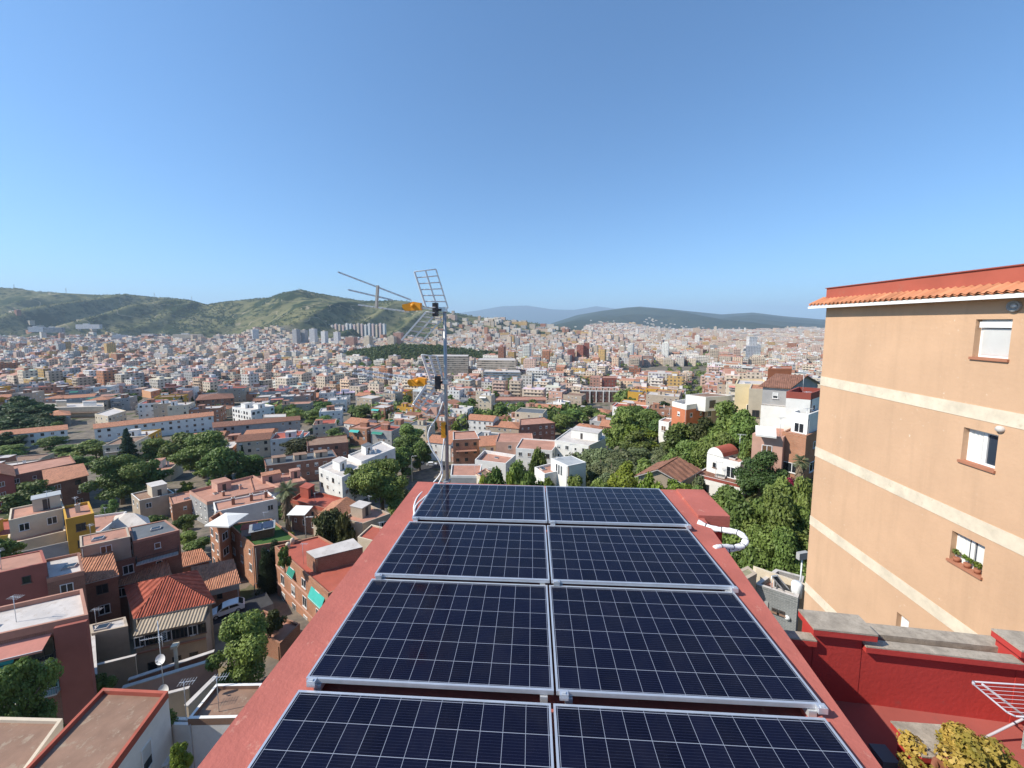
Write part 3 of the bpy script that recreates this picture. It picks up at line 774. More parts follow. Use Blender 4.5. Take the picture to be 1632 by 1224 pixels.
def solar_mat():
    m, nt, b = nodes_of('solar_cells'); L = nt.links
    uv = N(nt, 'ShaderNodeUVMap'); sp = N(nt, 'ShaderNodeSeparateXYZ'); L.new(uv.outputs['UV'], sp.inputs[0])
    def line(sock, mul, w):
        d = N(nt, 'ShaderNodeMath', operation='MULTIPLY'); d.inputs[1].default_value = mul; L.new(sock, d.inputs[0])
        f = N(nt, 'ShaderNodeMath', operation='FRACT'); L.new(d.outputs[0], f.inputs[0])
        p = N(nt, 'ShaderNodeMath', operation='PINGPONG'); p.inputs[1].default_value = .5; L.new(f.outputs[0], p.inputs[0])
        g = N(nt, 'ShaderNodeMath', operation='LESS_THAN'); g.inputs[1].default_value = w; L.new(p.outputs[0], g.inputs[0])
        return g.outputs[0]
    a = line(sp.outputs[0], 1, .010); c = line(sp.outputs[1], 1, .010)
    mx = N(nt, 'ShaderNodeMath', operation='MAXIMUM'); L.new(a, mx.inputs[0]); L.new(c, mx.inputs[1])
    bus = line(sp.outputs[1], 10, .06)
    fx = N(nt, 'ShaderNodeVectorMath', operation='FLOOR'); L.new(uv.outputs['UV'], fx.inputs[0])
    wn = N(nt, 'ShaderNodeTexWhiteNoise', noise_dimensions='2D'); L.new(fx.outputs[0], wn.inputs['Vector'])
    c0 = N(nt, 'ShaderNodeMix', data_type='RGBA'); L.new(wn.outputs['Value'], c0.inputs['Factor'])
    c0.inputs['A'].default_value = (.003, .003, .010, 1); c0.inputs['B'].default_value = (.005, .0055, .018, 1)
    c1 = N(nt, 'ShaderNodeMix', data_type='RGBA'); L.new(bus, c1.inputs['Factor']); L.new(c0.outputs['Result'], c1.inputs['A']); c1.inputs['B'].default_value = (.020, .022, .045, 1)
    c2 = N(nt, 'ShaderNodeMix', data_type='RGBA'); L.new(mx.outputs[0], c2.inputs['Factor']); L.new(c1.outputs['Result'], c2.inputs['A']); c2.inputs['B'].default_value = (.27, .29, .35, 1)
    # thin uneven dust
    tc = N(nt, 'ShaderNodeTexCoord'); n1 = N(nt, 'ShaderNodeTexNoise', Scale=2.5, Detail=8.0, Roughness=.7); L.new(tc.outputs['Object'], n1.inputs['Vector'])
    r1 = N(nt, 'ShaderNodeMapRange'); r1.inputs['From Min'].default_value = .45; r1.inputs['From Max'].default_value = .8; r1.inputs['To Max'].default_value = .02; L.new(n1.outputs['Fac'], r1.inputs['Value'])
    c3 = N(nt, 'ShaderNodeMix', data_type='RGBA'); L.new(r1.outputs['Result'], c3.inputs['Factor']); L.new(c2.outputs['Result'], c3.inputs['A']); c3.inputs['B'].default_value = (.4, .36, .32, 1)
    L.new(c3.outputs['Result'], b.inputs['Base Color']); b.inputs['Roughness'].default_value = .09; b.inputs['Specular IOR Level'].default_value = .2
    rr = N(nt, 'ShaderNodeMapRange'); rr.inputs['To Min'].default_value = .06; rr.inputs['To Max'].default_value = .16; L.new(n1.outputs['Fac'], rr.inputs['Value']); L.new(rr.outputs['Result'], b.inputs['Roughness'])
    return m
CELL = solar_mat()
ROWSP = [(5.415, 6.735, 'furthest row, behind the mast'), (4.105, 5.375, 'second row from the far end'), (2.79, 4.085, 'third row from the far end'), (1.44, 2.73, 'nearest row at the bottom')]
PANW = 2.06
for ri, (yn, yf, where) in enumerate(ROWSP):
    for side in (0, 1):
        a = rad(1.15); pc = Vector((.13, (yn + yf) / 2, 0)); D = yf - yn
        ux = Vector((math.cos(a), math.sin(a), 0)); tilt = .045 / D
        uy = Vector((-math.sin(a), math.cos(a), -tilt)).normalized(); uz = ux.cross(uy)
        xs = -PANW - .01 if side == 0 else .01
        if ri == 0 and side == 1: pass
        O = pc + ux * xs - uy * D / 2; O.z = -2.95
        P = lambda x, y, z: O + ux * x + uy * y + uz * z
        t = thing('solar_module', P(PANW / 2, D / 2, -.04), 'dark blue framed solar panel, %s one in the %s' % (('left', 'right')[side], where), 'solar panel', 'solar panels on the red roof')
        fr = MB(); H, w = .036, .018
        def bx(x0, x1, y0, y1, z0, z1, mm):
            c = [P(x, y, z) for z in (z0, z1) for x, y in ((x0, y0), (x1, y0), (x1, y1), (x0, y1))]
            for q in ((0, 1, 5, 4), (1, 2, 6, 5), (2, 3, 7, 6), (3, 0, 4, 7), (4, 5, 6, 7), (3, 2, 1, 0)): mb.face([c[k] for k in q], mm)
        mb = fr
        bx(0, PANW, 0, w, -H, 0, ALU); bx(0, PANW, D - w, D, -H, 0, ALU); bx(0, w, w, D - w, -H, 0, ALU); bx(PANW - w, PANW, w, D - w, -H, 0, ALU)
        part(fr, 'frame', t)
        g = MB(); mg = .012
        g.face([P(w, w, -.005), P(PANW - w, w, -.005), P(PANW - w, D - w, -.005), P(w, D - w, -.005)], CELL, [(-mg * 5, -mg * 5), (12 + mg * 5, -mg * 5), (12 + mg * 5, 6 + mg * 5), (-mg * 5, 6 + mg * 5)])
        part(g, 'cell_glass', t)
        for cx_ in ((.06, PANW - .02) if side == 1 else (.06,)):
            mb = MB(); bx(cx_ - .035, cx_ + .035, -.035, .010, -.045, .003, ALU); bx(cx_ - .015, cx_ + .015, -.03, -.012, .003, .012, STEEL); part(mb, 'clamp', t)
        if ri > 0:
            for cx_ in ((.1, PANW - .08)):
                mb = MB(); bx(cx_ - .03, cx_ + .03, -.012, .10, -.10, -.046, STEEL); part(mb, 'support_foot', t)
# ------------------------------------------------------------------ TV mast and aerials
MAST_Y = 7.0; MX = at_y(713, 768, 7.0).x
MS = metal('mast_steel', (.36, .36, .36), .45)
m = MB(); m.tube([(MX, MAST_Y, -3.6), (MX, MAST_Y, -1.4), (MX, MAST_Y, .30)], [.038, .036, .031], MS, 12)
for z in (-3.3, -3.1): m.box(MX - .06, MX + .06, YF + .001, 7.05, z, z + .05, MS)
solo(m, 'antenna_mast', (MX, MAST_Y, -3.6), 'grey steel pole standing behind the furthest solar panels', 'antenna mast')
ORG = mat('orange_plastic', (.75, .30, .02), .5, .1, 8)
BLKP = mat('black_plastic', (.03, .03, .035), .5, .1, 5)
AERW = mat('pale_aluminium', (.74, .73, .70), .4, .06, 6, metal=.15, spec=.5)
def yagi(label, g_up, g_lo, booms, box_px, hub_px, hinge_px, yb):
    hub = at_y(*hub_px, 6.95); BT = yb
    t = thing('tv_antenna', hub, label, 'antenna', 'TV aerials on the mast')
    for q in (g_up, g_lo):
        A, B_, C, D = [at_y(*p) for p in q]; mb = MB()
        for a, c in ((A, D), (B_, C), ((A + B_) / 2, (C + D) / 2)): mb.bar(a, c, BT, BT, AERW)
        for k in range(7):
            f = k / 6; mb.tube([A.lerp(D, f), B_.lerp(C, f)], BT * .38, AERW, 5)
        part(mb, 'reflector', t)
    for bo in booms:
        a, c = at_y(*bo[0]), at_y(*bo[1]); mb = MB(); mb.bar(a, c, .028, .028, STEEL); d = (c - a); n = max(4, int(d.length / .085))
        s = Vector((-.35, 1, .05)).normalized() * .07
        for k in range(n + 1):
            q = a + d * (k / n); mb.tube([q - s, q + s], .010, FRAMEW, 5)
        part(mb, 'boom', t)
    mb = MB(); c = at_y(*box_px, 6.9); hx, hz = .17, .085
    prof = [(-hx, -.03), (-hx * .75, -hz), (hx, -hz * .9), (hx, hz * .7), (hx * .2, hz * .95), (-hx * .35, hz * .55), (-hx, .03)]
    for k, yy in ((0, -.06), (1, .06)):
        pts = [(c.x + x, c.y + yy, c.z + z) for x, z in prof]; mb.face(pts if k == 0 else pts[::-1], ORG)
    for i in range(len(prof)):
        p, q = prof[i], prof[(i + 1) % len(prof)]
        mb.face([(c.x + p[0], c.y + .06, c.z + p[1]), (c.x + q[0], c.y + .06, c.z + q[1]), (c.x + q[0], c.y - .06, c.z + q[1]), (c.x + p[0], c.y - .06, c.z + p[1])], ORG)
    mb.lathe((c.x + .03, c.y - .06, c.z + .01), [(.04, 0), (.035, .03), (0.001, .03)], ORG, 10, Vector((0, -1, 0)))
    part(mb, 'dipole_box', t)
    mb = MB(); h = at_y(*hinge_px, 6.95); mb.obox((h.x, h.y), 0, .05, .035, h.z - .12, h.z + .13, BLKP); mb.bar(h, (MX, MAST_Y, h.z + .01), .05, .04, BLKP)
    mb.obox((MX, MAST_Y), 0, .045, .045, h.z - .03, h.z + .05, STEEL); mb.bar(c, h, .02, .02, ALU); part(mb, 'clamp_bracket', t)
    return t
t = yagi('upper TV aerial with raised booms and orange dipole box', [(660.5, 433, 6.7), (694.7, 429, 7.05), (714, 491, 7.1), (679, 489.5, 6.8)], [(679, 497, 6.8), (711.5, 501, 7.1), (670, 547.4, 7.05), (640, 542, 6.7)],
     [((540, 434, 6.55), (655, 478, 6.9)), ((556, 462, 6.5), (625, 478, 6.75)), ((572, 486, 6.9), (652, 497, 7.0))], (657, 488), (693, 494), (694, 494), .028)
mb = MB(); q = at_y(601, 473, 6.6); mb.bar((q.x - .02, q.y, q.z - .2), (q.x + .02, q.y, q.z + .2), .06, .035, mat('grey_plastic', (.42, .40, .36), .6, .1, 4)); part(mb, 'boom_bracket', t)
yagi('lower TV aerial whose booms run level across the town', [(672.3, 565.4, 6.75), (696, 568, 7.05), (708, 612, 7.1), (686, 605, 6.85)], [(679, 614, 6.85), (709, 622, 7.1), (678, 657, 7.05), (658.7, 644, 6.75)],
     [((570, 589, 6.5), (652, 602, 6.85)), ((563, 595, 6.6), (626, 605, 6.85))], (665, 608), (697, 610), (698, 610), .038)
c = at_y(707, 685, 6.95); m = MB(); m.obox((c.x, c.y), .1, .045, .03, c.z - .15, c.z + .15, ORG); m.obox((c.x + .05, c.y + .005), .1, .012, .035, c.z - .1, c.z + .1, BLKP)
solo(m, 'mast_amplifier', c, 'orange amplifier box clipped to the mast below the aerials', 'amplifier')
CABW = mat('white_cable', (.78, .78, .76), .5, .05, 3)
def cable(pts, r, label, name='cable', y=None):
    P = [at_y(*p) for p in pts]; out = []
    for i in range(len(P) - 1):
        p0, p1, p2, p3 = P[max(i - 1, 0)], P[i], P[i + 1], P[min(i + 2, len(P) - 1)]
        for k in range(6):
            t = k / 6; out.append(.5 * ((2 * p1) + (p2 - p0) * t + (2 * p0 - 5 * p1 + 4 * p2 - p3) * t * t + (3 * p1 - p0 - 3 * p2 + p3) * t ** 3))
    out.append(P[-1]); m = MB(); m.tube(out, r, CABW, 7)
    return solo(m, name, P[0], label, 'cable')
cable([(706, 640, 6.9), (697, 664, 6.9), (683, 688, 6.9), (686, 712, 6.9), (700, 735, 6.9), (703, 752, 6.9), (690, 770, 6.9), (668, 789, 6.3), (660, 806, 5.9), (661, 822, 5.5)], .014, 'white cable looping out left from the lower aerial to the roof')
cable([(708, 699, 6.93), (704, 733, 6.93), (705, 757, 6.9), (694, 778, 6.6), (676, 793, 6.2), (663, 806, 5.9), (659, 823, 5.5)], .013, 'white cable dropping from the orange amplifier to the roof edge')
# ------------------------------------------------------------------ white insulated pipe loop at the right edge of the roof
PIPE = mat('white_pipe_wrap', (.80, .77, .76), .7, .1, 5, bump=.4)
for k, pts in enumerate(([(1112, 832, 5.7), (1132, 842, 5.6), (1155, 845, 5.5), (1176, 848, 5.4), (1189, 858, 5.3), (1186, 868, 5.25), (1172, 874, 5.2), (1152, 878, 5.15), (1138, 880, 5.1)], [(1178, 850, 5.42), (1192, 862, 5.26), (1184, 872, 5.2), (1168, 872, 5.15), (1152, 870, 5.1), (1138, 873, 5.05)])):
    P = [at_y(*p) for p in pts]; out = []
    for i in range(len(P) - 1):
        for j in range(5): out.append(P[i].lerp(P[i + 1], j / 5))
    out.append(P[-1])
    for _ in range(3): out = [out[0]] + [(out[i - 1] + out[i] * 2 + out[i + 1]) / 4 for i in range(1, len(out) - 1)] + [out[-1]]
    m = MB(); m.tube(out, [(.040 if k == 0 else .029) * (1 + .16 * math.sin(i * 1.7) * math.sin(i * .6)) for i in range(len(out))], PIPE, 10)
    for i in range(3, len(out) - 2, 6): m.tube([out[i], out[i].lerp(out[i + 1], .25)], .046 if k == 0 else .034, BLKP, 10)
    solo(m, 'insulated_pipe', P[0], ('thick white wrapped pipe looping out from the right roof edge', 'thinner white pipe tucked inside the loop beside the roof edge')[k], 'pipe', None)
# ------------------------------------------------------------------ red terrace on the right
FLZ = -4.07; WA = rad(-4.2); WO = Vector((2.41, 4.03)); wu = Vector((math.cos(WA), math.sin(WA))); wv = Vector((-wu.y, wu.x))
def wbox(mb, s0, s1, t0, t1, z0, z1, mm, top=None): mb.prism([WO + wu * s0 + wv * t0, WO + wu * s1 + wv * t0, WO + wu * s1 + wv * t1, WO + wu * s0 + wv * t1], z0, z1, mm, top)
m = MB(); m.box(X1 + .002, 8.6, -6, 4.02, FLZ - .2, FLZ, mat('red_terrace_floor', (.33, .085, .068), .85, .15, 1.2, grime=((.27, .085, .07), 3, .6))); structure(m, 'terrace_floor')
def span(px, py):     # position along the wall front face for a pixel
    k, kz = ray(px, py); # solve WO + wu s = (k y, y)
    s = (k * WO.y - WO.x) / (wu.x - k * wu.y); return s, kz * (WO.y + wu.y * s)
s1, zc = span(1296, 1028); s2, z2 = span(1373, 1030); _, zcap = span(1340, 998); s3, _ = span(1622, 1050)
zc = -3.36
t = thing('parapet_wall', (*(WO + wu), FLZ), 'red terrace wall with grey stone copings and stepped pillar', 'wall')
m = MB(); wbox(m, -.1, 7.5, 0, .04, FLZ - 1.5, zc - .075, REDWALL); part(m, 'wall', t)
m = MB(); wbox(m, s1, s2, -.004, .2, FLZ - 1, zcap - .085, REDWALL); part(m, 'pillar', t)
m = MB(); wbox(m, s3, s3 + .5, -.004, .2, FLZ - 1, zcap - .085, REDWALL); part(m, 'pillar', t)
m = MB(); wbox(m, s1 - .05, s2 + .09, -.07, .2, zcap - .082, zcap - .02, REDWALL); wbox(m, s1 - .052, s2 + .092, -.072, .202, zcap - .018, zcap, COPE); part(m, 'pillar_cap', t)
m = MB(); wbox(m, s3 - .05, s3 + .6, -.07, .2, zcap - .082, zcap - .02, REDWALL); wbox(m, s3 - .052, s3 + .6, -.072, .202, zcap - .018, zcap, COPE); part(m, 'pillar_cap', t)
for a, c in ((-.1, s1 - .002), (s2 + .002, s3 - .002), (s3 + .502, 7.4)):
    m = MB(); wbox(m, a, c, -.06, .05, zc - .072, zc - .016, REDWALL); wbox(m, a, c, -.058, .048, zc - .014, zc, COPE); part(m, 'coping', t)
t = thing('garden_wall', (*(WO + wu + wv * .5), FLZ - 2), 'grey coped wall running just behind the red terrace wall', 'wall')
m = MB(); wbox(m, s2 - .2, 7.4, .20, .30, FLZ - 4, -3.455, BEIGE); part(m, 'wall', t); m = MB(); wbox(m, s2 - .2, 7.4, .17, .33, -3.453, -3.39, COPE); part(m, 'coping', t)
a = at_z(1420, 1149, -3.72); c = at_z(1530, 1155, -3.72); t = thing('low_wall', (a.x + .3, a.y - .1, FLZ), 'low red wall stub with pale stone cap beside the yellow-green shrub', 'wall')
m = MB(); m.box(a.x + .05, a.x + .47, a.y - .25, a.y - .03, FLZ, -3.785, REDWALL); part(m, 'wall', t)
m = MB(); m.box(a.x, a.x + .51, a.y - .29, a.y, -3.783, -3.735, REDWALL); m.box(a.x - .002, a.x + .512, a.y - .292, a.y + .002, -3.733, -3.72, COPE); part(m, 'coping', t)
q = at_z(1412, 1200, -3.85); m = MB(); m.box(q.x - .06, q.x + .06, q.y - .05, q.y + .08, FLZ, -3.88, SLATE); m.box(q.x - .07, q.x + .07, q.y - .06, q.y + .09, -3.9, -3.87, SLATE)
solo(m, 'planter', (q.x, q.y, FLZ), 'dark grey square planter in the shade beside the roof edge', 'planter')
# clothes rack
ra = at_y(1546, 1086, 3.62); rz = ra.z
t = thing('drying_rack', (ra.x + .5, 3.4, FLZ), 'white folding clothes rack standing open on the red terrace', 'drying rack')
m = MB(); x0, x1, y0, y1 = ra.x, ra.x + 1.5, 3.30, 3.62; RK = mat('rack_enamel', (.45, .43, .46), .4, .06, 4)
m.tube([(x0 + .03, y1, rz), (x1, y1, rz)], .0065, RK, 8); m.tube([(x0 + .03, y0, rz), (x1, y0, rz)], .0065, RK, 8); m.tube([(x0, y0 + .03, rz), (x0, y1 - .03, rz)], .008, RK, 8); m.tube([(x0, y0 + .03, rz), (x0 + .03, y0, rz)], .008, RK, 8); m.tube([(x0, y1 - .03, rz), (x0 + .03, y1, rz)], .011, RK, 8)
m.tube([(x0 + .55, y0, rz), (x0 + .55, y1, rz)], .009, RK, 8); part(m, 'frame', t)
m = MB()
for k in range(1, 8): yy = y0 + (y1 - y0) * k / 8; m.tube([(x0, yy, rz), (x1, yy, rz)], .002, RK, 5)
part(m, 'line_wires', t)
for k in (0, 1):
    for yy in (y0 + .01, y1 - .01):
        m = MB(); m.tube([(x0 + (.1, .95)[k], yy, rz - .012), (x0 + (.95, .1)[k], yy + .012 * k, FLZ)], .010, RK, 8); part(m, 'leg', t)
TOW = mat('pale_towel', (.62, .66, .62), .95, .2, 30, bump=.6)
m = MB(); 
for side in (0, 1):
    yy = 3.42 + side * .05; n = 14
    for i in range(n):
        xa, xb = x0 + .33 + i * .05, x0 + .33 + (i + 1) * .05; w = lambda x: yy + .012 * math.sin(x * 26)
        m.face([(xa, w(xa), rz - .5), (xb, w(xb), rz - .5), (xb, w(xb), rz + .012), (xa, w(xa), rz + .012)], TOW, smooth=True)
m.face([(x0 + .33, 3.41, rz + .013), (x0 + 1.03, 3.41, rz + .013), (x0 + 1.03, 3.48, rz + .013), (x0 + .33, 3.48, rz + .013)], TOW)
solo(m, 'towel', (x0 + .7, 3.45, rz), 'pale green-white towel hanging over the clothes rack', 'towel')
# yellow-green shrub in a pot
c = at_y(1562, 1200, 2.93); rnd = random.Random(11)
t = thing('potted_shrub', (c.x, c.y, FLZ), 'yellow-green fleshy-leaved shrub in a terracotta pot on the terrace', 'plant')
m = MB(); m.lathe((c.x, c.y, FLZ), [(.001, 0), (.16, 0), (.22, .32), (.24, .32), (.24, .38), (.21, .38), (.2, .34), (.001, .33)], mat('terracotta_pot', (.36, .14, .08), .9, .15, 4), 18); part(m, 'pot', t)
m = MB()
for i in range(12):
    a_ = i * 2.4; e = rnd.uniform(.1, .32); m.tube([(c.x, c.y, FLZ + .3), (c.x + math.cos(a_) * e * .5, c.y + math.sin(a_) * e * .5, FLZ + .5), (c.x + math.cos(a_) * e, c.y + math.sin(a_) * e, FLZ + .56)], [.016, .011, .006], BARK, 6)
part(m, 'stem', t)
bl = []
for _ in range(44):
    a_, r_ = rnd.uniform(0, 6.28), .44 * rnd.random() ** .5; bl.append(((math.cos(a_) * r_ + .03, math.sin(a_) * r_ * .85, .26 + .46 * (1 - (r_ / .5) ** 2) * rnd.uniform(.72, 1.0)), (rnd.uniform(.07, .12), rnd.uniform(.06, .1)), rnd.uniform(.1, .9)))
LJ = leaf_mat('jade_leaf', (.26, .24, .03), (.62, .48, .09), .15)
me = foliage('foliage', [(Vector(p) - Vector((0, 0, 0)), n_, t_) for p, n_, t_ in blob_points(bl, 10500, rnd, .4)], .027, LJ, rnd, 1.25, .5)
o = bpy.data.objects.new('foliage', me); link(o, t)
# ------------------------------------------------------------------ tan apartment building
def tan_mat():
    m = mat('tan_render', (.565, .362, .228), .92, .10, .5, bump=.35); nt = m.node_tree; L = nt.links; b = nt.nodes['Principled BSDF']; src = b.inputs['Base Color'].links[0].from_socket
    tc = N(nt, 'ShaderNodeTexCoord'); mp = N(nt, 'ShaderNodeMapping'); mp.inputs['Scale'].default_value = (1, 1, .09); L.new(tc.outputs['Object'], mp.inputs[0])
    def thr(vec, scale, lo, hi, mx, detail=7.):
        n = N(nt, 'ShaderNodeTexNoise', Scale=scale, Detail=detail, Roughness=.65); L.new(vec, n.inputs['Vector']); r = N(nt, 'ShaderNodeMapRange'); r.inputs['From Min'].default_value = lo; r.inputs['From Max'].default_value = hi; r.inputs['To Max'].default_value = mx; L.new(n.outputs['Fac'], r.inputs['Value']); return r.outputs['Result']
    st = thr(mp.outputs[0], 2.6, .48, .75, .5); fl = thr(tc.outputs['Object'], 9, .63, .67, 1.); rg_ = thr(tc.outputs['Object'], .55, .52, .6, .85, 3.)
    mu = N(nt, 'ShaderNodeMath', operation='MULTIPLY'); L.new(fl, mu.inputs[0]); L.new(rg_, mu.inputs[1])
    for f, c in ((st, (.44, .285, .18)), (mu.outputs[0], (.70, .58, .44))):
        x = N(nt, 'ShaderNodeMix', data_type='RGBA'); L.new(f, x.inputs['Factor']); L.new(src, x.inputs['A']); x.inputs['B'].default_value = (*c, 1); src = x.outputs['Result']
    L.new(src, b.inputs['Base Color']); return m
TAN = tan_mat()
STRIPE = mat('pale_band_render', (.66, .57, .44), .92, .2, 2.0, grime=((.52, .45, .33), 3, .58))
TXW, TYE, TY0 = 10.75, 15.1, -2.0; TZ1, TZ0 = .86, -28.
t = thing('apartment_building', (TXW + 4, 8, TZ0), 'tall tan rendered building with pale floor bands and tiled eave', 'building'); EXC.append([(10, -5), (24, -5), (24, 17), (10, 17)])
def opening(p, q):
    a, c = at_x(*p, TXW), at_x(*q, TXW); return [c.y, a.y, c.z, a.z]
ops = [opening((1553, 509), (1605, 573)), opening((1538, 681), (1584, 750)), opening((1519, 846), (1566, 921))]
yc0 = sum(o_[0] for o_ in ops) / 3; yc1 = sum(o_[1] for o_ in ops) / 3
for o_ in ops: o_[0], o_[1] = yc0, yc1
ops.append([yc0 + 1.55, yc1 + 1.2, -9.6, -8.62])
DEP = .2
m = MB(); cuts = sorted({TZ0, TZ1} | {z for o_ in ops for z in o_[2:]})
for z0, z1 in zip(cuts, cuts[1:]):
    hs = sorted([(o_[0], o_[1]) for o_ in ops if o_[2] <= z0 + 1e-6 and o_[3] >= z1 - 1e-6]); ys = [TY0] + [v for h_ in hs for v in h_] + [TYE]
    for k in range(0, len(ys), 2): m.face([(TXW, ys[k + 1], z0), (TXW, ys[k], z0), (TXW, ys[k], z1), (TXW, ys[k + 1], z1)], TAN)
for o_ in ops:
    y0, y1, z0, z1 = o_; xa, xb = TXW, TXW + DEP
    m.face([(xa, y1, z0), (xa, y1, z1), (xb, y1, z1), (xb, y1, z0)], TAN); m.face([(xa, y0, z0), (xb, y0, z0), (xb, y0, z1), (xa, y0, z1)], TAN)
    m.face([(xa, y0, z1), (xb, y0, z1), (xb, y1, z1), (xa, y1, z1)], TAN); m.face([(xa, y0, z0), (xa, y1, z0), (xb, y1, z0), (xb, y0, z0)], TAN)
m.face([(TXW, TYE, TZ0), (TXW, TYE, TZ1), (TXW + 11, TYE, TZ1), (TXW + 11, TYE, TZ0)], TAN); m.face([(TXW, TY0, TZ0), (TXW + 11, TY0, TZ0), (TXW + 11, TY0, TZ1), (TXW, TY0, TZ1)], TAN)
m.face([(TXW + 11, TY0, TZ0), (TXW + 11, TYE, TZ0), (TXW + 11, TYE, TZ1), (TXW + 11, TY0, TZ1)], TAN); part(m, 'wall', t)
for k, (za, zb) in enumerate(((-2.02, -2.36), (-4.78, -5.15), (-7.58, -7.94), (-10.38, -10.74))):
    m = MB(); m.box(TXW - .012, TXW + .002, TY0, TYE + .012, zb, za, STRIPE); part(m, 'floor_band', t)
def recessed(o_, style):
    y0, y1, z0, z1 = o_; X = TXW + DEP - .06; fr = MB(); w = .06
    for a in ((y0, y0 + w, z0, z1), (y1 - w, y1, z0, z1), (y0 + w, y1 - w, z1 - w, z1), (y0 + w, y1 - w, z0, z0 + w)): fr.box(X, X + .055, a[0], a[1], a[2], a[3], FRAMEW)
    if style != 'shutter':
        ym = (y0 + y1) / 2; fr.box(X - .004, X + .05, ym - .04, ym + .04, z0 + w, z1 - w, FRAMEW)
    wo = part(fr, 'window', t); g = MB()
    if style == 'shutter':
        for k in range(22):
            a = z0 + w + (z1 - z0 - .28) * k / 22; c = z0 + w + (z1 - z0 - .28) * (k + 1) / 22
            g.face([(X - .01, y1 - w, a), (X - .01, y0 + w, a), (X - .018, y0 + w, c), (X - .018, y1 - w, c)], BLIND)
        g.box(X - .08, X - .001, y0 + .03, y1 - .03, z1 - .2, z1 - .06, FRAMEW)
        part_to(g, 'roller_shutter', wo)
    else:
        g.face([(X + .03, y1 - w, z0 + w), (X + .03, y0 + w, z0 + w), (X + .03, y0 + w, z1 - w), (X + .03, y1 - w, z1 - w)], glass_mat('room_glass', (.03, .04, .06)))
        part_to(g, 'pane', wo); cu_ = MB()
        yy0, yy1 = ((y0 + y1) / 2 + .05, y1 - w) if style == 'open' else (y0 + w, y1 - w)
        n = 16
        for i in range(n):
            a = yy0 + (yy1 - yy0) * i / n; c = yy0 + (yy1 - yy0) * (i + 1) / n; wv_ = lambda y: X + .012 + .01 * math.sin(y * 70)
            if style == 'pots' and abs((a + c) / 2 - (y0 + y1) / 2) < .07: continue
            cu_.face([(wv_(c), c, z0 + w), (wv_(a), a, z0 + w), (wv_(a), a, z1 - w), (wv_(c), c, z1 - w)], BLIND, smooth=True)
        part_to(cu_, 'curtain', wo)
    sl = MB(); sl.box(TXW - .05, TXW + DEP - .062, y0 - .03, y1 + .03, z0 - .06, z0 + .004, mat('terracotta_sill', (.40, .17, .10), .85, .15, 4)); part_to(sl, 'sill', wo)
def part_to(mb, name, parent):
    o = bpy.data.objects.new(name, mb.mesh(name, wpos(parent))); link(o, parent); return o
recessed(ops[0], 'shutter'); recessed(ops[1], 'open'); recessed(ops[2], 'pots'); recessed(ops[3], 'pots')
# flower pots on the lowest visible sill
y0, y1, z0, z1 = ops[2]
for k, (yy, lm) in enumerate(((y1 - .12, 'broad'), ((y0 + y1) / 2, 'lime'), (y0 + .14, 'lime'))):
    ob = thing('flower_pot', (TXW + .05, yy, z0 + .004), ('small potted plant at the far end of the lowest window sill', 'potted plant in the middle of the lowest window sill', 'potted plant at the near end of the lowest window sill')[k], 'flower pot')
    m = MB(); m.lathe((TXW + .05, yy, z0 + .004), [(.001, 0), (.05, 0), (.07, .11), (.06, .11), (.001, .1)], mat('terracotta_pot', (.36, .14, .08)), 12); part(m, 'pot', ob)
    rnd = random.Random(k); bl = [((rnd.uniform(-.05, .05), rnd.uniform(-.07, .07), rnd.uniform(.14, .28)), (.05, .05), rnd.random()) for _ in range(6)]
    o = bpy.data.objects.new('foliage', foliage('foliage', blob_points(bl, 160, rnd), .035, LEAVES[lm], rnd)); link(o, ob)
# eave: barrel tiles, fascia and red parapet
EO = .32
m = MB(); ET = tile_mat('eave_tile', (.50, .21, .11)); m.corrug([(TXW - .30, TYE + .5, .70), (TXW - .30, TY0, .70), (TXW + .25, TY0, .98), (TXW + .25, TYE + .5, .98)], ET, .185, .026, 8, (0, 1, 0))
m.corrug([(TXW - .30, TYE + .5, .66), (TXW - .30, TY0, .66), (TXW + .25, TY0, .94), (TXW + .25, TYE + .5, .94)], ET, .185, .026, 8, (0, 1, 0))
part(m, 'tile_eave', t)
m = MB(); GF = mat('eave_fascia', (.60, .57, .52), .85, .15, 2)
m.box(TXW - .28, TXW - .005, TY0, TYE + .42, .60, .66, GF); m.box(TXW - .37, TXW - .283, TY0, TYE + .44, .555, .635, FRAMEW); part(m, 'fascia', t)
m = MB(); m.box(TXW + .1, TXW + .3, TY0, TYE + .2, .93, 1.30, REDROOF); m.box(TXW + .06, TXW + .36, TY0, TYE + .22, 1.302, 1.33, REDW); part(m, 'roof_parapet', t)
m = MB(); m.box(TXW + .3, TXW + 11, TY0, TYE, .95, 1.05, REDROOF); part(m, 'roof', t)
v = at_x(1596, 684, TXW); m = MB(); m.lathe((TXW - .003, v.y, v.z), [(.075, 0), (.08, .05), (.05, .09), (.001, .1)], PALEROOF, 14, Vector((-1, 0, 0))); part(m, 'wall_lamp', t)
v = at_x(1619, 488, TXW); m = MB(); m.lathe((TXW - .003, v.y, v.z), [(.12, 0), (.13, .06), (.1, .07), (.09, .03), (.001, .03)], GREYW, 16, Vector((-1, 0, 0))); m.lathe((TXW - .035, v.y, v.z), [(.06, 0), (.05, .03), (.001, .04)], STEEL, 10, Vector((-1, 0, 0))); part(m, 'vent', t)
# ------------------------------------------------------------------ houses one can tell apart, placed on their plots
def PX(z, *pts): return [at_z(p[0], p[1], z) for p in pts]
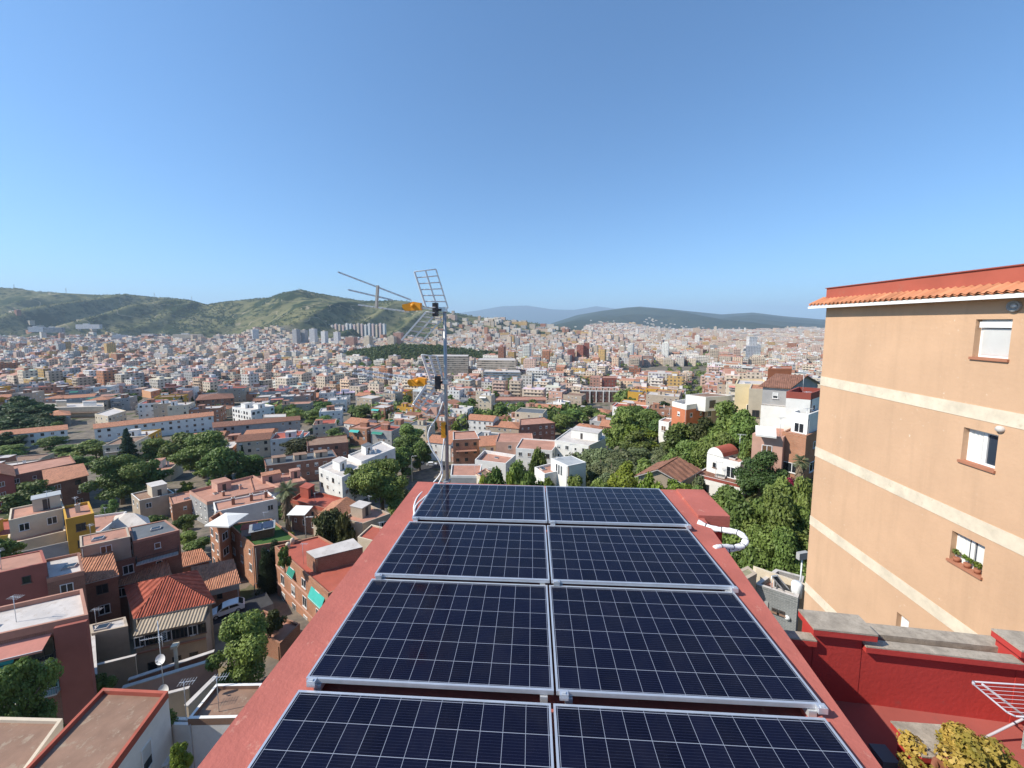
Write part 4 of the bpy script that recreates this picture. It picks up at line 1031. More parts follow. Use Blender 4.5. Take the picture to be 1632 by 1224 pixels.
# --- bottom left
b = building('house', 'white-walled house with a long brown flat terrace at the bottom left', PX(-28, (165, 1103), (268, 1108), (150, 1270), (5, 1270)), -28, WHITE, BROWNROOF, z0=-40, seed=1, par=.35, cope=REDROOF, pcol=REDROOF, win=0, cat='house')
a, e, n, g = edge_frame(b, 0)
for i in facing(b)[:1]:
    a, e, n, g = edge_frame(b, i)
for i in range(4):
    a, e, n, g = edge_frame(b, i)
    if n.x > .5:
        for tt, w, h, z in ((.3, 1.0, 1.3, -29.9), (.62, .9, 1.9, -30.2)): p = a + e * tt; add_window(b.root, (p.x + n.x * .004, p.y + n.y * .004, z), g, w, h, 'blind')
b = building('house', 'cream house with a mottled brown flat roof at the bottom left corner', PX(-29, (-60, 1146), (100, 1150), (10, 1275), (-160, 1275)), -29, CREAM, BROWNROOF, z0=-40, par=.25, win=0, cat='house')
b = building('apartment_building', 'red brick block with a pale grey roof terrace, salmon awning and balconies', PX(-28.3, (-70, 1034), (141, 987), (132, 945), (-70, 990)), -28.3, BRICKD, PALEROOF, z0=-38, par=.5, pcol=SALMON, cope=SALMON, win=0)
i = facing(b)[0]; a, e, n, g = edge_frame(b, i)
REDPLAS = mat('brick_red_plaster', (.33, .11, .085), .9, .12, .6)
m = MB(); q = ccw([a + e * .74 + n * .01, a + e * 1.004 + n * .01, a + e * 1.004 + n * .4, a + e * .74 + n * .4]); m.prism(q, b.z0, b.z1 + .1, REDPLAS); part(m, 'end_wall', b.root)
for fl in range(2):
    z = -31.4 - fl * 3.0
    balcony(b, i, .1, .73, z, .75, GREENAWN if fl else IRON)
    for tt, w in ((.25, 1.6), (.45, 1.6), (.62, 1.5)): p = a + e * tt; add_window(b.root, (p.x + n.x * .004, p.y + n.y * .004, z + 1.15), g, w, 2.1, 'plain' if fl else 'dark')
awning(b, i, .02, .7, -28.85, 1.3, .6, SALMAWN); awning(b, i, .1, .42, -29.9, .8, .9, TEALAWN)
j = [k for k in range(4) if edge_frame(b, k)[2].x > .5]
# --- stepped red block behind it
building('apartment_building', 'taller dark red rendered block behind the pale roof terrace at far left', PX(-29, (-70, 930), (74, 898), (67, 878), (-70, 905)), -29, REDPLAS, SALMON, z0=-39, par=.15, win=.35, styles=['dark'])
building('apartment_building', 'block with a small white roof terrace beside the dark red block', PX(-31, (75, 927), (134, 914), (127, 884), (70, 896)), -31, BRICKD, PALEROOF, z0=-41, par=.35, pcol=SALMON, win=.6)
b = building('house', 'narrow brown brick house with a striped tile lean-to roof', PX(-34, (135, 929), (187, 916), (176, 884), (128, 897)), -34, BRICKD, TERRA, z0=-43, kind='shed', rh=1.4, over=.15, tiles=True, win=1, styles=['dark', 'plain'], cat='house', axis=0)
# --- brick row with salmon roofs
b = building('house', 'brick house with salmon flat roof and dark roof-room doorway', PX(-31.5, (128, 874), (207, 857), (203, 841), (127, 856)), -31.5, BEIGE, SALMON, z0=-43, par=.18, win=1, colgap=3.6, wsize=(1.2, 2.1), styles=['dark', 'bbrown'], cat='house')
building('house', 'low brick wing with salmon roof and white arched windows in shade', PX(-34.6, (130, 912), (226, 886), (220, 868), (127, 888)), -34.6, BRICKD, SALMON, z0=-44, par=.15, win=1, styles=['plain'], cat='house')
b = building('house', 'brick house with grey sheet roof edged in salmon tile', PX(-32.2, (212, 864), (286, 846), (264, 830), (205, 842)), -32.2, BRICKD, SLATE, z0=-45, par=.16, pcol=SALMON, cope=SALMON, win=1, styles=['dark', 'plain', 'bbrown'], cat='house')
balcony(b, facing(b)[0], .05, .95, -35.4, 1.0, IRON)
# --- cream, ochre
b = building('house', 'cream terrace house with three roof-room windows and red railings', PX(-33.2, (14, 832), (103, 812), (97, 797), (17, 813)), -33.2, CREAM, SALMON, z0=-45, par=.3, win=1, colgap=2.4, cat='house')
hut(b, .42, .35, 3.2, 2.4, 2.2, CREAM, GREYROOF)
building('house', 'lower cream front terrace with garage opening below the cream house', PX(-36.6, (12, 872), (105, 850), (102, 838), (14, 856)), -36.6, CREAM, SALMON, z0=-46, par=.5, win=.8, wsize=(2, 1.7), styles=['dark'], colgap=4, cat='house')
b = building('house', 'ochre yellow house with a shaded brown front and roof terrace', PX(-33.5, (105, 832), (150, 822), (142, 803), (100, 811)), -33.5, OCHRE, SALMON, z0=-46, par=.5, win=.8, styles=['dark'], colgap=4, cat='house')
chimney(b, .5, .5, CREAM, 1.4)
p = PX(-37.2, (14, 884), (130, 858)); m = MB(); m.prism(ccw([p[0], p[1], p[1] + Vector((.12, .3, 0)), p[0] + Vector((.12, .3, 0))]), -46, -37.2, GREYW)
solo(m, 'garden_wall', (p[0] + p[1]) / 2, 'long grey garden wall under the hedge below the cream house', 'wall')
for k in range(7):
    p = at_z(50 + k * 12, 864 - k * 3, -37.5); tree('shrub', (p.x, p.y + .6, -38.6), 2.6, 2.8, 2, 'rounded hedge shrub above the grey garden wall below the cream house', 'hedge shrubs above the grey garden wall')
b = building('house', 'beige pavilion with a pale pyramid roof between ochre house and trees', PX(-37.3, (178, 838), (238, 838), (232, 824), (186, 822)), -37.3, GREYW, PALEROOF, z0=-48, kind='hip', rh=1.6, win=.5, cat='house')
# --- hip roof house
b = building('house', 'house with a bright red hipped tile roof and glazed veranda', PX(-36.5, (218, 982), (337, 958), (310, 910), (203, 933)), -36.5, BEIGE, TERRAR, z0=-46, kind='hip', rh=2.3, over=.3, win=0, tiles=True, cat='house', axis=0)
i = facing(b)[0]; a, e, n, g = edge_frame(b, i)
m = MB(); A, B_ = a + e * .06, a + e * .97; C, D = B_ + n * 1.9, A + n * 1.9
m.corrug([(*A, -36.75), (*B_, -36.75), (*C, -37.75), (*D, -37.75)], mat('ridged_porch_sheet', (.42, .34, .25), .8, .15, 1), .36, .05)
part(m, 'porch_roof', b.root)
m = MB(); ip = ccw([A + n * .01, B_ + n * .01, B_ + n * 1.6, A + n * 1.6]); m.prism(ip, b.z0, -37.9, BEIGE); part(m, 'veranda', b.root)
m = MB(); m.prism(ccw([A + n * 1.61, B_ + n * 1.61, B_ + n * 1.75, A + n * 1.75]), -40.35, -40.15, SALMON); part(m, 'ledge', b.root)
for k in range(8):
    p = A + (B_ - A) * ((k + .5) / 8) + n * 1.61; add_window(b.root, (p.x, p.y, -38.85), g, 1.05, 1.3, 'dark' if k % 3 else 'plain')
for k in (.2, .55, .8): p = A + (B_ - A) * k + n * 1.61; add_window(b.root, (p.x, p.y, -42.4), g, .9, 1.1, 'dark')
b = building('house', 'salmon tiled house with small hipped end behind the red hipped roof', PX(-37.6, (166, 934), (268, 915), (256, 894), (160, 912)), -37.6, BRICKD, TERRA, z0=-46, kind='gable', rh=1.5, tiles=True, win=.5, cat='house')
b = building('house', 'brick garage house with orange tile roof and grey fascia beside the white car', PX(-40.2, (316, 944), (381, 928), (371, 904), (308, 917)), -40.2, BRICK, TERRA, z0=-47.5, kind='shed', rh=1.3, over=.2, tiles=True, win=1, colgap=3.4, styles=['dark'], cat='house', axis=0)
i = facing(b)[0]; a, e, n, g = edge_frame(b, i); m = MB(); m.prism(ccw([a + n * .01, a + e + n * .01, a + e + n * .12, a + n * .12]), -41.2, -40.3, GREYW); part(m, 'fascia', b.root)
building('house', 'low house with plain orange tile roof below the brick tower', PX(-41.5, (268, 908), (333, 892), (320, 882), (258, 896)), -41.5, BRICK, TERRA, z0=-48, kind='shed', rh=.8, over=.2, tiles=True, win=.6, cat='house', axis=0)
# --- brick tower and roof garden
b = building('apartment_building', 'slim orange brick tower with a white parasol on its roof', PX(-37.2, (333.5, 832), (349, 848), (366, 836), (351, 821)), -37.2, BRICKO, BROWNROOF, z0=-49, par=.8, win=1, styles=['plain'], colgap=2.2, wsize=(1.3, 1.4))
q = at_z(362, 826, -35.4); t = thing('parasol', (q.x, q.y, -37.1), 'square white parasol on top of the slim brick tower', 'parasol')
m = MB(); apx = (q.x, q.y, -34.9); cs = [(q.x + sx * 2.3, q.y + sy * 2.3, -35.6) for sx, sy in ((-1, -1), (1, -1), (1, 1), (-1, 1))]
for k in range(4): m.face([cs[k], cs[(k + 1) % 4], apx], WHITE); c0, c1 = cs[k], cs[(k + 1) % 4]; m.face([(c0[0], c0[1], c0[2] - .25), (c1[0], c1[1], c1[2] - .25), c1, c0], WHITE)
part(m, 'canopy', t); m = MB(); m.tube([(q.x, q.y, -37.1), (q.x, q.y, -34.95)], .04, IRON, 8); part(m, 'pole', t)
GRASS = mat('roof_grass', (.05, .11, .025), .95, .3, 3)
b = building('apartment_building', 'orange brick block with a grassed roof garden and timber hut', PX(-38.8, (365, 838), (404.5, 873), (476, 862), (432, 829)), -38.8, BRICKO, GRASS, z0=-49.5, par=.35, win=1, styles=['plain', 'plain', 'dark'], colgap=3.4)
q = at_z(420, 853, -38.7); t = thing('garden_hut', (q.x, q.y, -38.75), 'brown timber hut with solar sheets on the grassed roof', 'hut')
WOOD = mat('brown_timber', (.16, .09, .05), .8, .25, 3)
m = MB(); g_ = rad(32); m.obox(q, g_, 1.7, 1.2, -38.75, -36.9, WOOD); part(m, 'wall', t)
ux = Vector((math.cos(g_), math.sin(g_), 0)); uy = Vector((-ux.y, ux.x, 0)); m = MB(); c = Vector((q.x, q.y, 0))
for s in (-1, 1):
    pl = [c - ux * 2 + uy * s * 1.5 + Vector((0, 0, -37.0)), c + ux * 2 + uy * s * 1.5 + Vector((0, 0, -37.0)), c + ux * 2 + Vector((0, 0, -36.2)), c - ux * 2 + Vector((0, 0, -36.2))]; m.face(pl, GREYROOF); m.face([p - Vector((0, 0, .1)) for p in reversed(pl)], WOOD)
part(m, 'roof', t)
for s in (-.8, .8):
    m = MB(); o_ = c + ux * s - uy * .75 + Vector((0, 0, -36.53)); pl = [o_ - ux * .7 - uy * .6 + Vector((0, 0, -.26)), o_ + ux * .7 - uy * .6 + Vector((0, 0, -.26)), o_ + ux * .7 + uy * .6 + Vector((0, 0, .38)), o_ - ux * .7 + uy * .6 + Vector((0, 0, .38))]
    m.face([p + Vector((0, 0, .04)) for p in pl], glass_mat('roof_panel_glass', (.05, .07, .12), .15)); part(m, 'solar_sheet', t)
m = MB(); q2 = at_z(398, 850, -38.7); m.obox(q2, g_, 1.1, .9, -38.75, -37.3, GREYW); m.obox(q2, g_, 1.25, 1.05, -37.298, -37.2, REDROOF); solo(m, 'shed', (q2.x, q2.y, -38.7), 'small grey shed with red roof beside the timber hut', 'shed')
# --- pink brick block with red roof under the parapet
b = building('apartment_building', 'pink and brick block with bright red flat roof below our roof edge', PX(-37.6, (438, 873), (523, 949), (610, 912), (508, 856)), -37.6, BRICKO, REDROOF, z0=-48.5, par=.3, win=0)
for i in range(4):
    a, e, n, g = edge_frame(b, i)
    if n.x < -.3 and n.y < .3:
        for fl in range(3):
            z = -39.2 - fl * 3.0
            m = MB(); m.prism(ccw([a + n * .01, a + e + n * .01, a + e + n * .07, a + n * .07]), z - 1.55, z - 1.3, PINK); part(m, 'floor_band', b.root)
            for tt in (.14, .36, .58, .82):
                p = a + e * tt + n * .006; add_window(b.root, (p.x, p.y, z), g, 1.3, 1.7 if fl % 2 else 1.4, ['blind', 'plain', 'plain', 'blind'][(fl + int(tt * 10)) % 4])
        awning(b, i, .3, .42, -38.5, .5, 1.0, GREENAWN); awning(b, i, .72, .94, -38.5, .6, 1.3, TEALAWN)
    if n.x < -.3 and n.y > .3:
        for fl in range(3): balcony(b, i, .1, .9, -40.6 - fl * 3.0, 1.1, IRON)
hb = building('roof_house', 'brick roof house with pale grey flat top on the red roof', PX(-35.2, (488, 879), (502, 890), (578, 872), (563, 858)), -35.2, BRICK, PALEROOF, z0=-37.6, par=0, win=.0, cat='roof house')
q = at_z(512, 908, -37.5); m = MB(); m.obox(q, .5, .5, .3, -37.56, -36.75, FRAMEW); m.obox((q.x + .02, q.y - .31), .5, .36, .012, -37.45, -36.88, GREYW); solo(m, 'air_conditioner', (q.x, q.y, -37.56), 'white air conditioning unit on the red roof by the brick roof house', 'air conditioner')
for k, (px, py) in enumerate(((459, 873), (466, 866))):
    q = at_z(px, py, -37.5); m = MB(); m.lathe((q.x, q.y, -37.57), [(.001, 0), (.35, 0), (.35, .8), (.2, 1.0), (.001, 1.0)], CREAM, 12); solo(m, 'water_tank', (q.x, q.y, -37.57), ('cream roof tank at the near corner of the red roof', 'cream roof tank set back from the near corner of the red roof')[k], 'tank')
# --- mid left
b = building('apartment_building', 'large grey-sided block with wide salmon terrace above the parasol', PX(-45.4, (302, 786), (330, 804), (446, 780), (404, 761)), -45.4, GREYW, SALMON, z0=-55, par=.7, cope=SALMON, pcol=PINK, colgap=2.6, wsize=(.9, 1.2)); hut(b, .1, .3, 4, 3, 2.4, PINK, SALMON); chimney(b, .6, .6, PINK); chimney(b, .75, .3, BRICK)
b = building('apartment_building', 'salmon terraced block with stair hut left of the palm', PX(-45.6, (404, 785), (488, 768), (470, 755), (398, 763)), -45.6, BRICK, SALMON, z0=-55, par=.5, pcol=PINK); hut(b, .2, .4, 4.5, 3, 2.4, PINK, TERRA); hut(b, .75, .4, 2.5, 2.2, 2.2, PINK, SALMON)
b = building('house', 'long house with red terrace and brick chimneys under the grey block', PX(-42.2, (344, 818), (442, 797), (428, 786), (340, 803)), -42.2, WHITE, SALMON, z0=-52, par=.4, cat='house'); [chimney(b, u, .5, BRICK, 1.6, .6) for u in (.3, .6, .85)]
b = building('house', 'beige square house with white cornice left of the slim trees', PX(-46.8, (209, 789), (222, 800), (278, 788), (262, 777)), -46.8, BEIGE, BROWNROOF, z0=-55, par=.4, cope=WHITE, cat='house'); hut(b, .35, .4, 4.2, 3, 3, CREAM, PALEROOF)
building('house', 'orange brick house with pale balcony beside the beige square house', PX(-47.2, (274, 806), (314, 796), (303, 784), (268, 790)), -47.2, BRICKO, SALMON, z0=-55, par=.3, cat='house')
building('apartment_building', 'long low block with pinkish roof at the far left above the trees', PX(-43.6, (10, 762), (121, 739), (112, 727), (10, 745)), -43.6, BRICKD, SALMON, z0=-54, par=.35)
building('house', 'house with pale tiled roof and shaded two-storey front left of the plane tree', PX(-44.4, (74, 772), (139, 757), (131, 744), (70, 754)), -44.4, BRICKD, TERRA, z0=-54, kind='shed', rh=1, cat='house', axis=0)
building('house', 'narrow orange tiled house at the left picture edge', PX(-42.5, (-20, 770), (22, 758), (18, 742), (-22, 752)), -42.5, REDPLAS, TERRA, z0=-52, kind='gable', cat='house')
building('house', 'house with a wide tan gable roof below the white terraces', PX(-42.5, (499, 828), (540, 836), (575, 806), (530, 800)), -42.5, CREAM, TERRA, z0=-50, kind='gable', rh=1.6, cat='house')
b = building('house', 'house with salmon terrace and rear roof rooms right of the palm', PX(-44, (463, 800), (520, 815), (548, 798), (488, 783)), -44, BRICK, REDROOF, z0=-51, par=.7, pcol=REDROOF, cat='house'); hut(b, .05, .5, 3, 2.5, 2.6, REDROOF, REDROOF)
b = building('house', 'beige stepped house beside our roof edge with a lean-to', PX(-39.5, (545, 830), (578, 838), (622, 822), (585, 806)), -39.5, BEIGE, SALMON, z0=-48, par=.5, cat='house'); hut(b, .05, .3, 3, 2.4, 2.2, BEIGE, PALEROOF)
building('house', 'low white house with red terrace at our roof edge', PX(-38.8, (570, 858), (600, 866), (625, 846), (592, 838)), -38.8, CREAM, REDROOF, z0=-46, par=.3, cat='house', win=.4)
b = building('apartment_building', 'white stepped apartments with blue awnings beside the big round tree', PX(-44.2, (508, 748), (545, 764), (583, 744), (545, 730)), -44.2, WHITE, PALEROOF, z0=-54, par=.6); hut(b, .3, .3, 4, 3, 2.6, WHITE, PALEROOF)
b = building('apartment_building', 'tall white block with grey end wall above the big round tree', PX(-43, (555, 727), (576, 738), (630, 716), (608, 705)), -43, WHITE, PALEROOF, z0=-56, par=.5, win=.5); hut(b, .2, .3, 3, 3, 2.6, WHITE, SLATE); chimney(b, .6, .4, WHITE); chimney(b, .75, .5, WHITE)
b = building('apartment_building', 'long dark-roofed brown block with rooftop rooms', PX(-49, (424, 744), (538, 729), (530, 717), (420, 732)), -49, BRICKD, SLATE, z0=-58, par=.3); [hut(b, u, .3, 4, 3, 1.8, BEIGE, BROWNROOF) for u in (.1, .4, .7)]
building('house', 'brown shed-roofed brick house below the tall grey end wall', PX(-50.5, (490, 712), (555, 706), (552, 694), (488, 700)), -50.5, BRICKD, BROWNROOF, z0=-58, par=.4, cat='house')
# --- mid-town blocks on the left
building('row_houses', 'long terracotta-roofed row of white houses running right from the cream round block', PX(-52, (150, 683), (340, 662), (339, 657), (150, 677)), -52, WHITE, TERRA, z0=-62, kind='gable', rh=1.4, colgap=3.1, styles=['dark', 'bbrown', 'bdark'])
building('row_houses', 'long terracotta-roofed row of white houses at the left edge below the pine wood', PX(-52, (-10, 695), (107, 684), (106, 678), (-10, 689)), -52, WHITE, TERRA, z0=-62, kind='gable', rh=1.4, colgap=3.1, styles=['dark', 'bbrown', 'bdark'])
building('row_houses', 'long brown-roofed row with pale blue front right of the far cypress pair', PX(-52, (340, 681), (478, 669), (477, 663), (339, 673)), -52, GREYW, TERRAB, z0=-61, kind='gable', rh=1.2, colgap=3.1, styles=['dark', 'bbrown'])
b = building('apartment_building', 'long ochre and brown balcony block above the pine wood', PX(-56, (58, 652), (166, 649), (165, 643), (58, 644)), -56, CREAM, PALEROOF, z0=-68, par=.6, win=0)
for fl in range(3): balcony(b, facing(b)[0], .12, .98, -59.2 - fl * 2.9, 1.2, IRON, BROWNW)
hut(b, .3, .3, 6, 4, 4, CREAM, PALEROOF); hut(b, .7, .3, 8, 4, 3, WHITE, PALEROOF)
building('apartment_building', 'slim block with a bare orange side wall in mid left town', PX(-62, (226, 622), (240, 625), (257, 621), (243, 618.5)), -62, mat('peach_render', (.66, .36, .20), .9, .1, .3), PALEROOF, z0=-82, par=.4, faces=[1], colgap=3)
building('house', 'pale square house with orange hipped roof beside the pine wood', PX(-55, (77, 662), (112, 661), (110, 655), (78, 656)), -55, CREAM, TERRA, z0=-66, kind='hip', rh=1.6, cat='house')
building('apartment_building', 'cream block with balconies above the long terracotta row', PX(-54.5, (151, 661), (172, 665), (201, 656), (181, 651)), -54.5, CREAM, PALEROOF, z0=-66, par=.6)
b = building('apartment_building', 'white modern apartments with terraces left of the mid-town tree column', PX(-53, (370, 650), (400, 656), (437, 648), (410, 643)), -53, WHITE, PALEROOF, z0=-66, par=.7, wsize=(1.6, 1.6), styles=['dark', 'plain']); hut(b, .2, .2, 5, 4, 2.8, WHITE, PALEROOF); hut(b, .6, .4, 5, 4, 2.8, WHITE, PALEROOF)
b = building('public_building', 'beige building with a row of vertical fins below the white modern apartments', PX(-55, (419, 666), (456, 665), (456, 660), (420, 661)), -55, BEIGE, PALEROOF, z0=-64, par=.3, win=0)
a, e, n, g = edge_frame(b, facing(b)[0])
for k in range(15): m = MB(); p = a + e * ((k + .5) / 15); m.prism(ccw([p - e.normalized() * .12, p + e.normalized() * .12, p + e.normalized() * .12 + n * .5, p - e.normalized() * .12 + n * .5]), -63, -55.3, CREAM); part(m, 'fin', b.root)
building('school_building', 'wide brick building with brown hipped roof right of the far cypress pair', PX(-58, (312, 638), (373, 634), (370, 627), (318, 629)), -58, BRICK, TERRAB, z0=-70, kind='hip', rh=2.4, wsize=(1.5, 1.6))
# --- centre
b = building('house', 'brick house with deep shaded balcony right of the mast', PX(-43, (722, 703), (764, 701), (757, 688), (722, 690)), -43, BRICK, SALMON, z0=-53, par=.5, cope=WHITE, styles=['dark'], cat='house'); balcony(b, facing(b)[0], .1, .9, -46.6, 1.6, IRON, SALMON)
building('house', 'yellow house with orange tiled roof right of the mast', PX(-43.5, (765, 711), (803, 708), (798, 697), (765, 699)), -43.5, YELLOWW, TERRA, z0=-50, kind='shed', rh=.9, cat='house', axis=0)
b = building('house', 'long grey wall house with red terrace beside the mast foot', PX(-38, (718, 760), (764, 761), (768, 742), (720, 742)), -38, GREYW, SALMON, z0=-45, par=.4, cope=WHITE, pcol=WHITE, win=.0, cat='house')
building('house', 'white terraced house with stepped terrace below the yellow house', PX(-40, (757, 738), (806, 744), (822, 730), (772, 722)), -40, WHITE, SALMON, z0=-48, par=1.0, cope=WHITE, cat='house')
building('house', 'small round-cornered cream house behind the furthest panel', PX(-37.5, (758, 757), (770, 763), (786, 757), (774, 748)), -37.5, CREAM, BROWNROOF, z0=-43, par=.3, cope=REDROOF, cat='house')
b = building('house', 'wide white house with several flat terraces in the middle distance', PX(-37.5, (884, 703), (938, 712), (978, 694), (910, 684)), -37.5, WHITE, PALEROOF, z0=-45, par=.35, cat='house'); hut(b, .3, .4, 9, 5, 2.6, WHITE, PALEROOF)
building('house', 'white house with pink terrace left of the wide white house', PX(-39.5, (822, 716), (880, 720), (892, 704), (832, 700)), -39.5, WHITE, SALMON, z0=-46, par=.4, cat='house')
building('house', 'house with pink-red flat roofs in the middle distance', PX(-41, (790, 706), (850, 706), (848, 692), (795, 692)), -41, PINK, SALMON, z0=-48, par=.4, cat='house')
b = building('house', 'white cube house with grey roof and tall blue-framed windows', PX(-25.7, (878, 731), (905, 743), (934, 737), (911, 726.5)), -25.7, WHITE, GREYROOF, z0=-31, par=.06, win=0, cat='house')
for i in range(4):
    a, e, n, g = edge_frame(b, i)
    if n.x < 0 and n.y < 0:
        for tt in (.36, .5, .64): p = a + e * tt + n * .005; add_window(b.root, (p.x, p.y, -27.1), g, .5, 1.9, 'plain')
building('terrace_house', 'low white house with red tiled terrace attached beside the white cube house', PX(-28, (852, 748), (868, 759), (900, 752), (880, 741)), -28, WHITE, SALMON, z0=-33, par=.45, win=.3, cat='house')
b = building('house', 'brown brick house with flat pink roof among the far trees', PX(-50, (828, 679), (885, 675), (866, 666), (829, 669)), -50, BRICKD, SALMON, z0=-60, par=.4, cat='house')
FB = facade_mat('brick_facade', (.33, .12, .07)); FBAND = facade_mat('stone_band_facade', (.50, .42, .33), band=True); FW = facade_mat('white_facade', (.66, .64, .62)); FC = facade_mat('cream_facade', (.58, .48, .36)); FPK = facade_mat('pink_facade', (.50, .27, .20)); FD = facade_mat('dark_brown_facade', (.15, .075, .06)); FRD = facade_mat('red_facade', (.36, .12, .085)); FPL = facade_mat('pale_pink_facade', (.62, .46, .42)); FGR = facade_mat('grey_facade', (.36, .36, .37)); FBL = facade_mat('blue_grey_facade', (.20, .25, .30), band=True)
b = building('apartment_building', 'dark brown slab block with white vertical stair strips', PX(-57, (924, 623), (987, 624), (985, 618.5), (926, 618)), -57, FD, SALMON, z0=-75, par=.8, win=0, pcol=WHITE)
i = facing(b)[0]; a, e, n, g = edge_frame(b, i)
for tt in (.26, .42, .6, .75):
    m = MB(); m.prism(ccw([a + e * (tt - .012) + n * .01, a + e * (tt + .012) + n * .01, a + e * (tt + .012) + n * .5, a + e * (tt - .012) + n * .5]), -74, -57, WHITE); part(m, 'stair_strip', b.root)
for k in range(6): hut(b, .08 + k * .15, .3, 3, 3, 2.2, CREAM, PALEROOF)
building('apartment_building', 'long low brick and blue balcony block left of the dark brown slab', PX(-61.5, (788, 639), (872, 638.5), (869, 633), (790, 633)), -61.5, FBL, SALMON, z0=-73, par=.6, win=0, pcol=BRICK)
building('apartment_building', 'left of two pink-red towers behind the dark brown slab', PX(-56, (940, 602), (957, 602.5), (957, 599), (941, 599)), -56, FPK, SALMON, z0=-82, win=0)
building('apartment_building', 'right of two red towers behind the dark brown slab', PX(-56.5, (959, 603), (983, 603), (982, 600), (960, 600)), -56.5, FRD, SALMON, z0=-82, win=0)
b = building('office_building', 'large stone office block with long window bands right of the mast', PX(-47, (684, 568), (746, 568), (747, 565.5), (688, 565.5)), -47, FBAND, PALEROOF, z0=-86, win=0)
b = building('office_building', 'second stone office block with window bands further right', PX(-50, (760, 574), (822, 575), (820, 571), (764, 571)), -50, FBAND, PALEROOF, z0=-86, win=0)
b = building('office_building', 'lower grey banded office wing in front of the second stone block', PX(-62, (770, 593), (830, 594), (828, 590), (772, 589)), -62, FBL, PALEROOF, z0=-86, win=0)
b = building('tower_building', 'tall white tower with a stepped top on the right of the town', PX(-46, (1189, 551), (1213, 551), (1212, 549.5), (1190, 549.5)), -46, FW, PALEROOF, z0=-87, win=0)
m = MB(); c = b.c; m.obox((c[0] - 4, c[1]), 0, 8, 6, -46, -28, FW, PALEROOF); part(m, 'stepped_top', b.root)
for k, (p, yy, top, w, lab, fm) in enumerate(((472, 1250, 525, 10, 'leftmost grey tower of the row under the green hills', FGR), (485, 1270, 526, 9, 'second grey tower of the row under the green hills', FGR), (499, 1260, 524, 10, 'white tower third in the row under the green hills', FW), (517, 1250, 528, 9, 'white tower fourth in the row under the green hills', FW), (537, 1230, 529, 9, 'slim white tower at the right end of the row under the green hills', FW), (560, 1150, 537, 16, 'pinkish tower left of the wooded knoll', FPK), (587, 1150, 536, 12, 'pale tower left of the wooded knoll', FC), (625, 1180, 536, 12, 'pale tower behind the wooded knoll under the upper aerial', FC), (635, 1200, 530, 14, 'pink tower behind the wooded knoll under the upper aerial', FPK), (925, 800, 549, 11, 'dark red tower at the foot of the blue ridge', FRD), (935, 810, 546, 9, 'tallest dark red tower at the foot of the blue ridge', FRD), (910, 790, 556, 12, 'lower dark red block beside the dark red towers', FRD), (1065, 760, 572, 16, 'cream tower block in the right middle of the town', FC), (1100, 780, 574, 12, 'grey and pink tower right of the cream tower block', FPK), (1030, 770, 566, 18, 'salmon block with gridded front left of the cream tower block', FPK), (997, 760, 570, 14, 'white block left of the salmon gridded block', FW), (1240, 820, 566, 8, 'thin white tower right of the stepped white tower', FW))):
    q = at_y(p, top, yy); hw = w / 2 / FPX * yy; z0 = gz(q.x, yy) - 1; m = MB(); gg = -.25 + (k % 3) * .12
    o = thing('tower_building', (q.x, yy, z0), lab, 'tower'); m.obox(q, gg, hw * .92, hw * .8, z0, q.z, fm, PALEROOF); part(m, 'wall', o)
    m = MB(); m.obox(q, gg, hw * .4, hw * .4, q.z + .002, q.z + 3, FC, PALEROOF); part(m, 'stair_hut', o); EXC.append([(q.x - hw, yy - hw), (q.x + hw, yy - hw), (q.x + hw, yy + hw), (q.x - hw, yy + hw)])
for k in range(17):
    p = 518 + k * 5.9; yy = 1900; q = at_y(p, 516.5 + (k % 3) - (k > 5), yy); hw = 2.1 / FPX * yy; z0 = gz(q.x, yy) - 4; o = thing('tower_building', (q.x, yy, z0), 'far tower block in the pink and white terrace under the green hill', 'tower', 'row of far pink and white towers under the green hill')
    m = MB(); m.obox(q, -.3, hw, hw, z0, q.z, (FPL, FW, FW, FPL, FC)[k % 5], PALEROOF); part(m, 'wall', o); m = MB(); m.obox(q, -.3, hw * .4, hw * .4, q.z + .002, q.z + 3, FW); part(m, 'stair_hut', o)
# --- right hillside
b = building('house', 'orange villa with white parapet and covered roof pavilion', PX(-18.4, (1071, 646), (1094, 652), (1125, 647), (1100, 640)), -18.4, ORANGEW, PALEROOF, z0=-25, par=.9, pcol=WHITE, cope=WHITE, cat='house', colgap=2.6, wsize=(.9, 1.5))
b2 = building('roof_pavilion', 'white roof pavilion with dark open side above the orange villa', PX(-16.0, (1093, 630), (1125, 634), (1168, 631), (1130, 627)), -16.0, WHITE, BROWNROOF, z0=-19, par=.15, win=.8, styles=['dark'], wsize=(1.6, 1.6), cat='pavilion')
building('house', 'grey back wing of the orange villa', PX(-18.6, (1124, 650), (1166, 644), (1150, 637), (1112, 641)), -18.6, BEIGE, SALMON, z0=-25, par=.5, cat='house')
b = building('house', 'tall pale yellow house behind the trees on the right', PX(-12.2, (1172, 614), (1222, 616), (1218, 607), (1176, 606)), -12.2, YELLOWW, PALEROOF, z0=-24, par=.3, win=.15, cat='house')
building('house', 'narrow beige house between yellow house and brown-roofed house', PX(-12.0, (1194, 621), (1219, 622), (1219, 614), (1197, 613)), -12.0, CREAM, TERRA, z0=-22, par=.2, win=.6, cat='house')
b = building('house', 'grey and white house with a brown tiled gable roof on the right', PX(-9.6, (1216, 614), (1258, 617), (1303, 610), (1262, 606)), -9.6, GREYW, TERRAB, z0=-12.48, kind='gable', rh=1.5, axis=0, cat='house', colgap=2.2, wsize=(.9, 1.3))
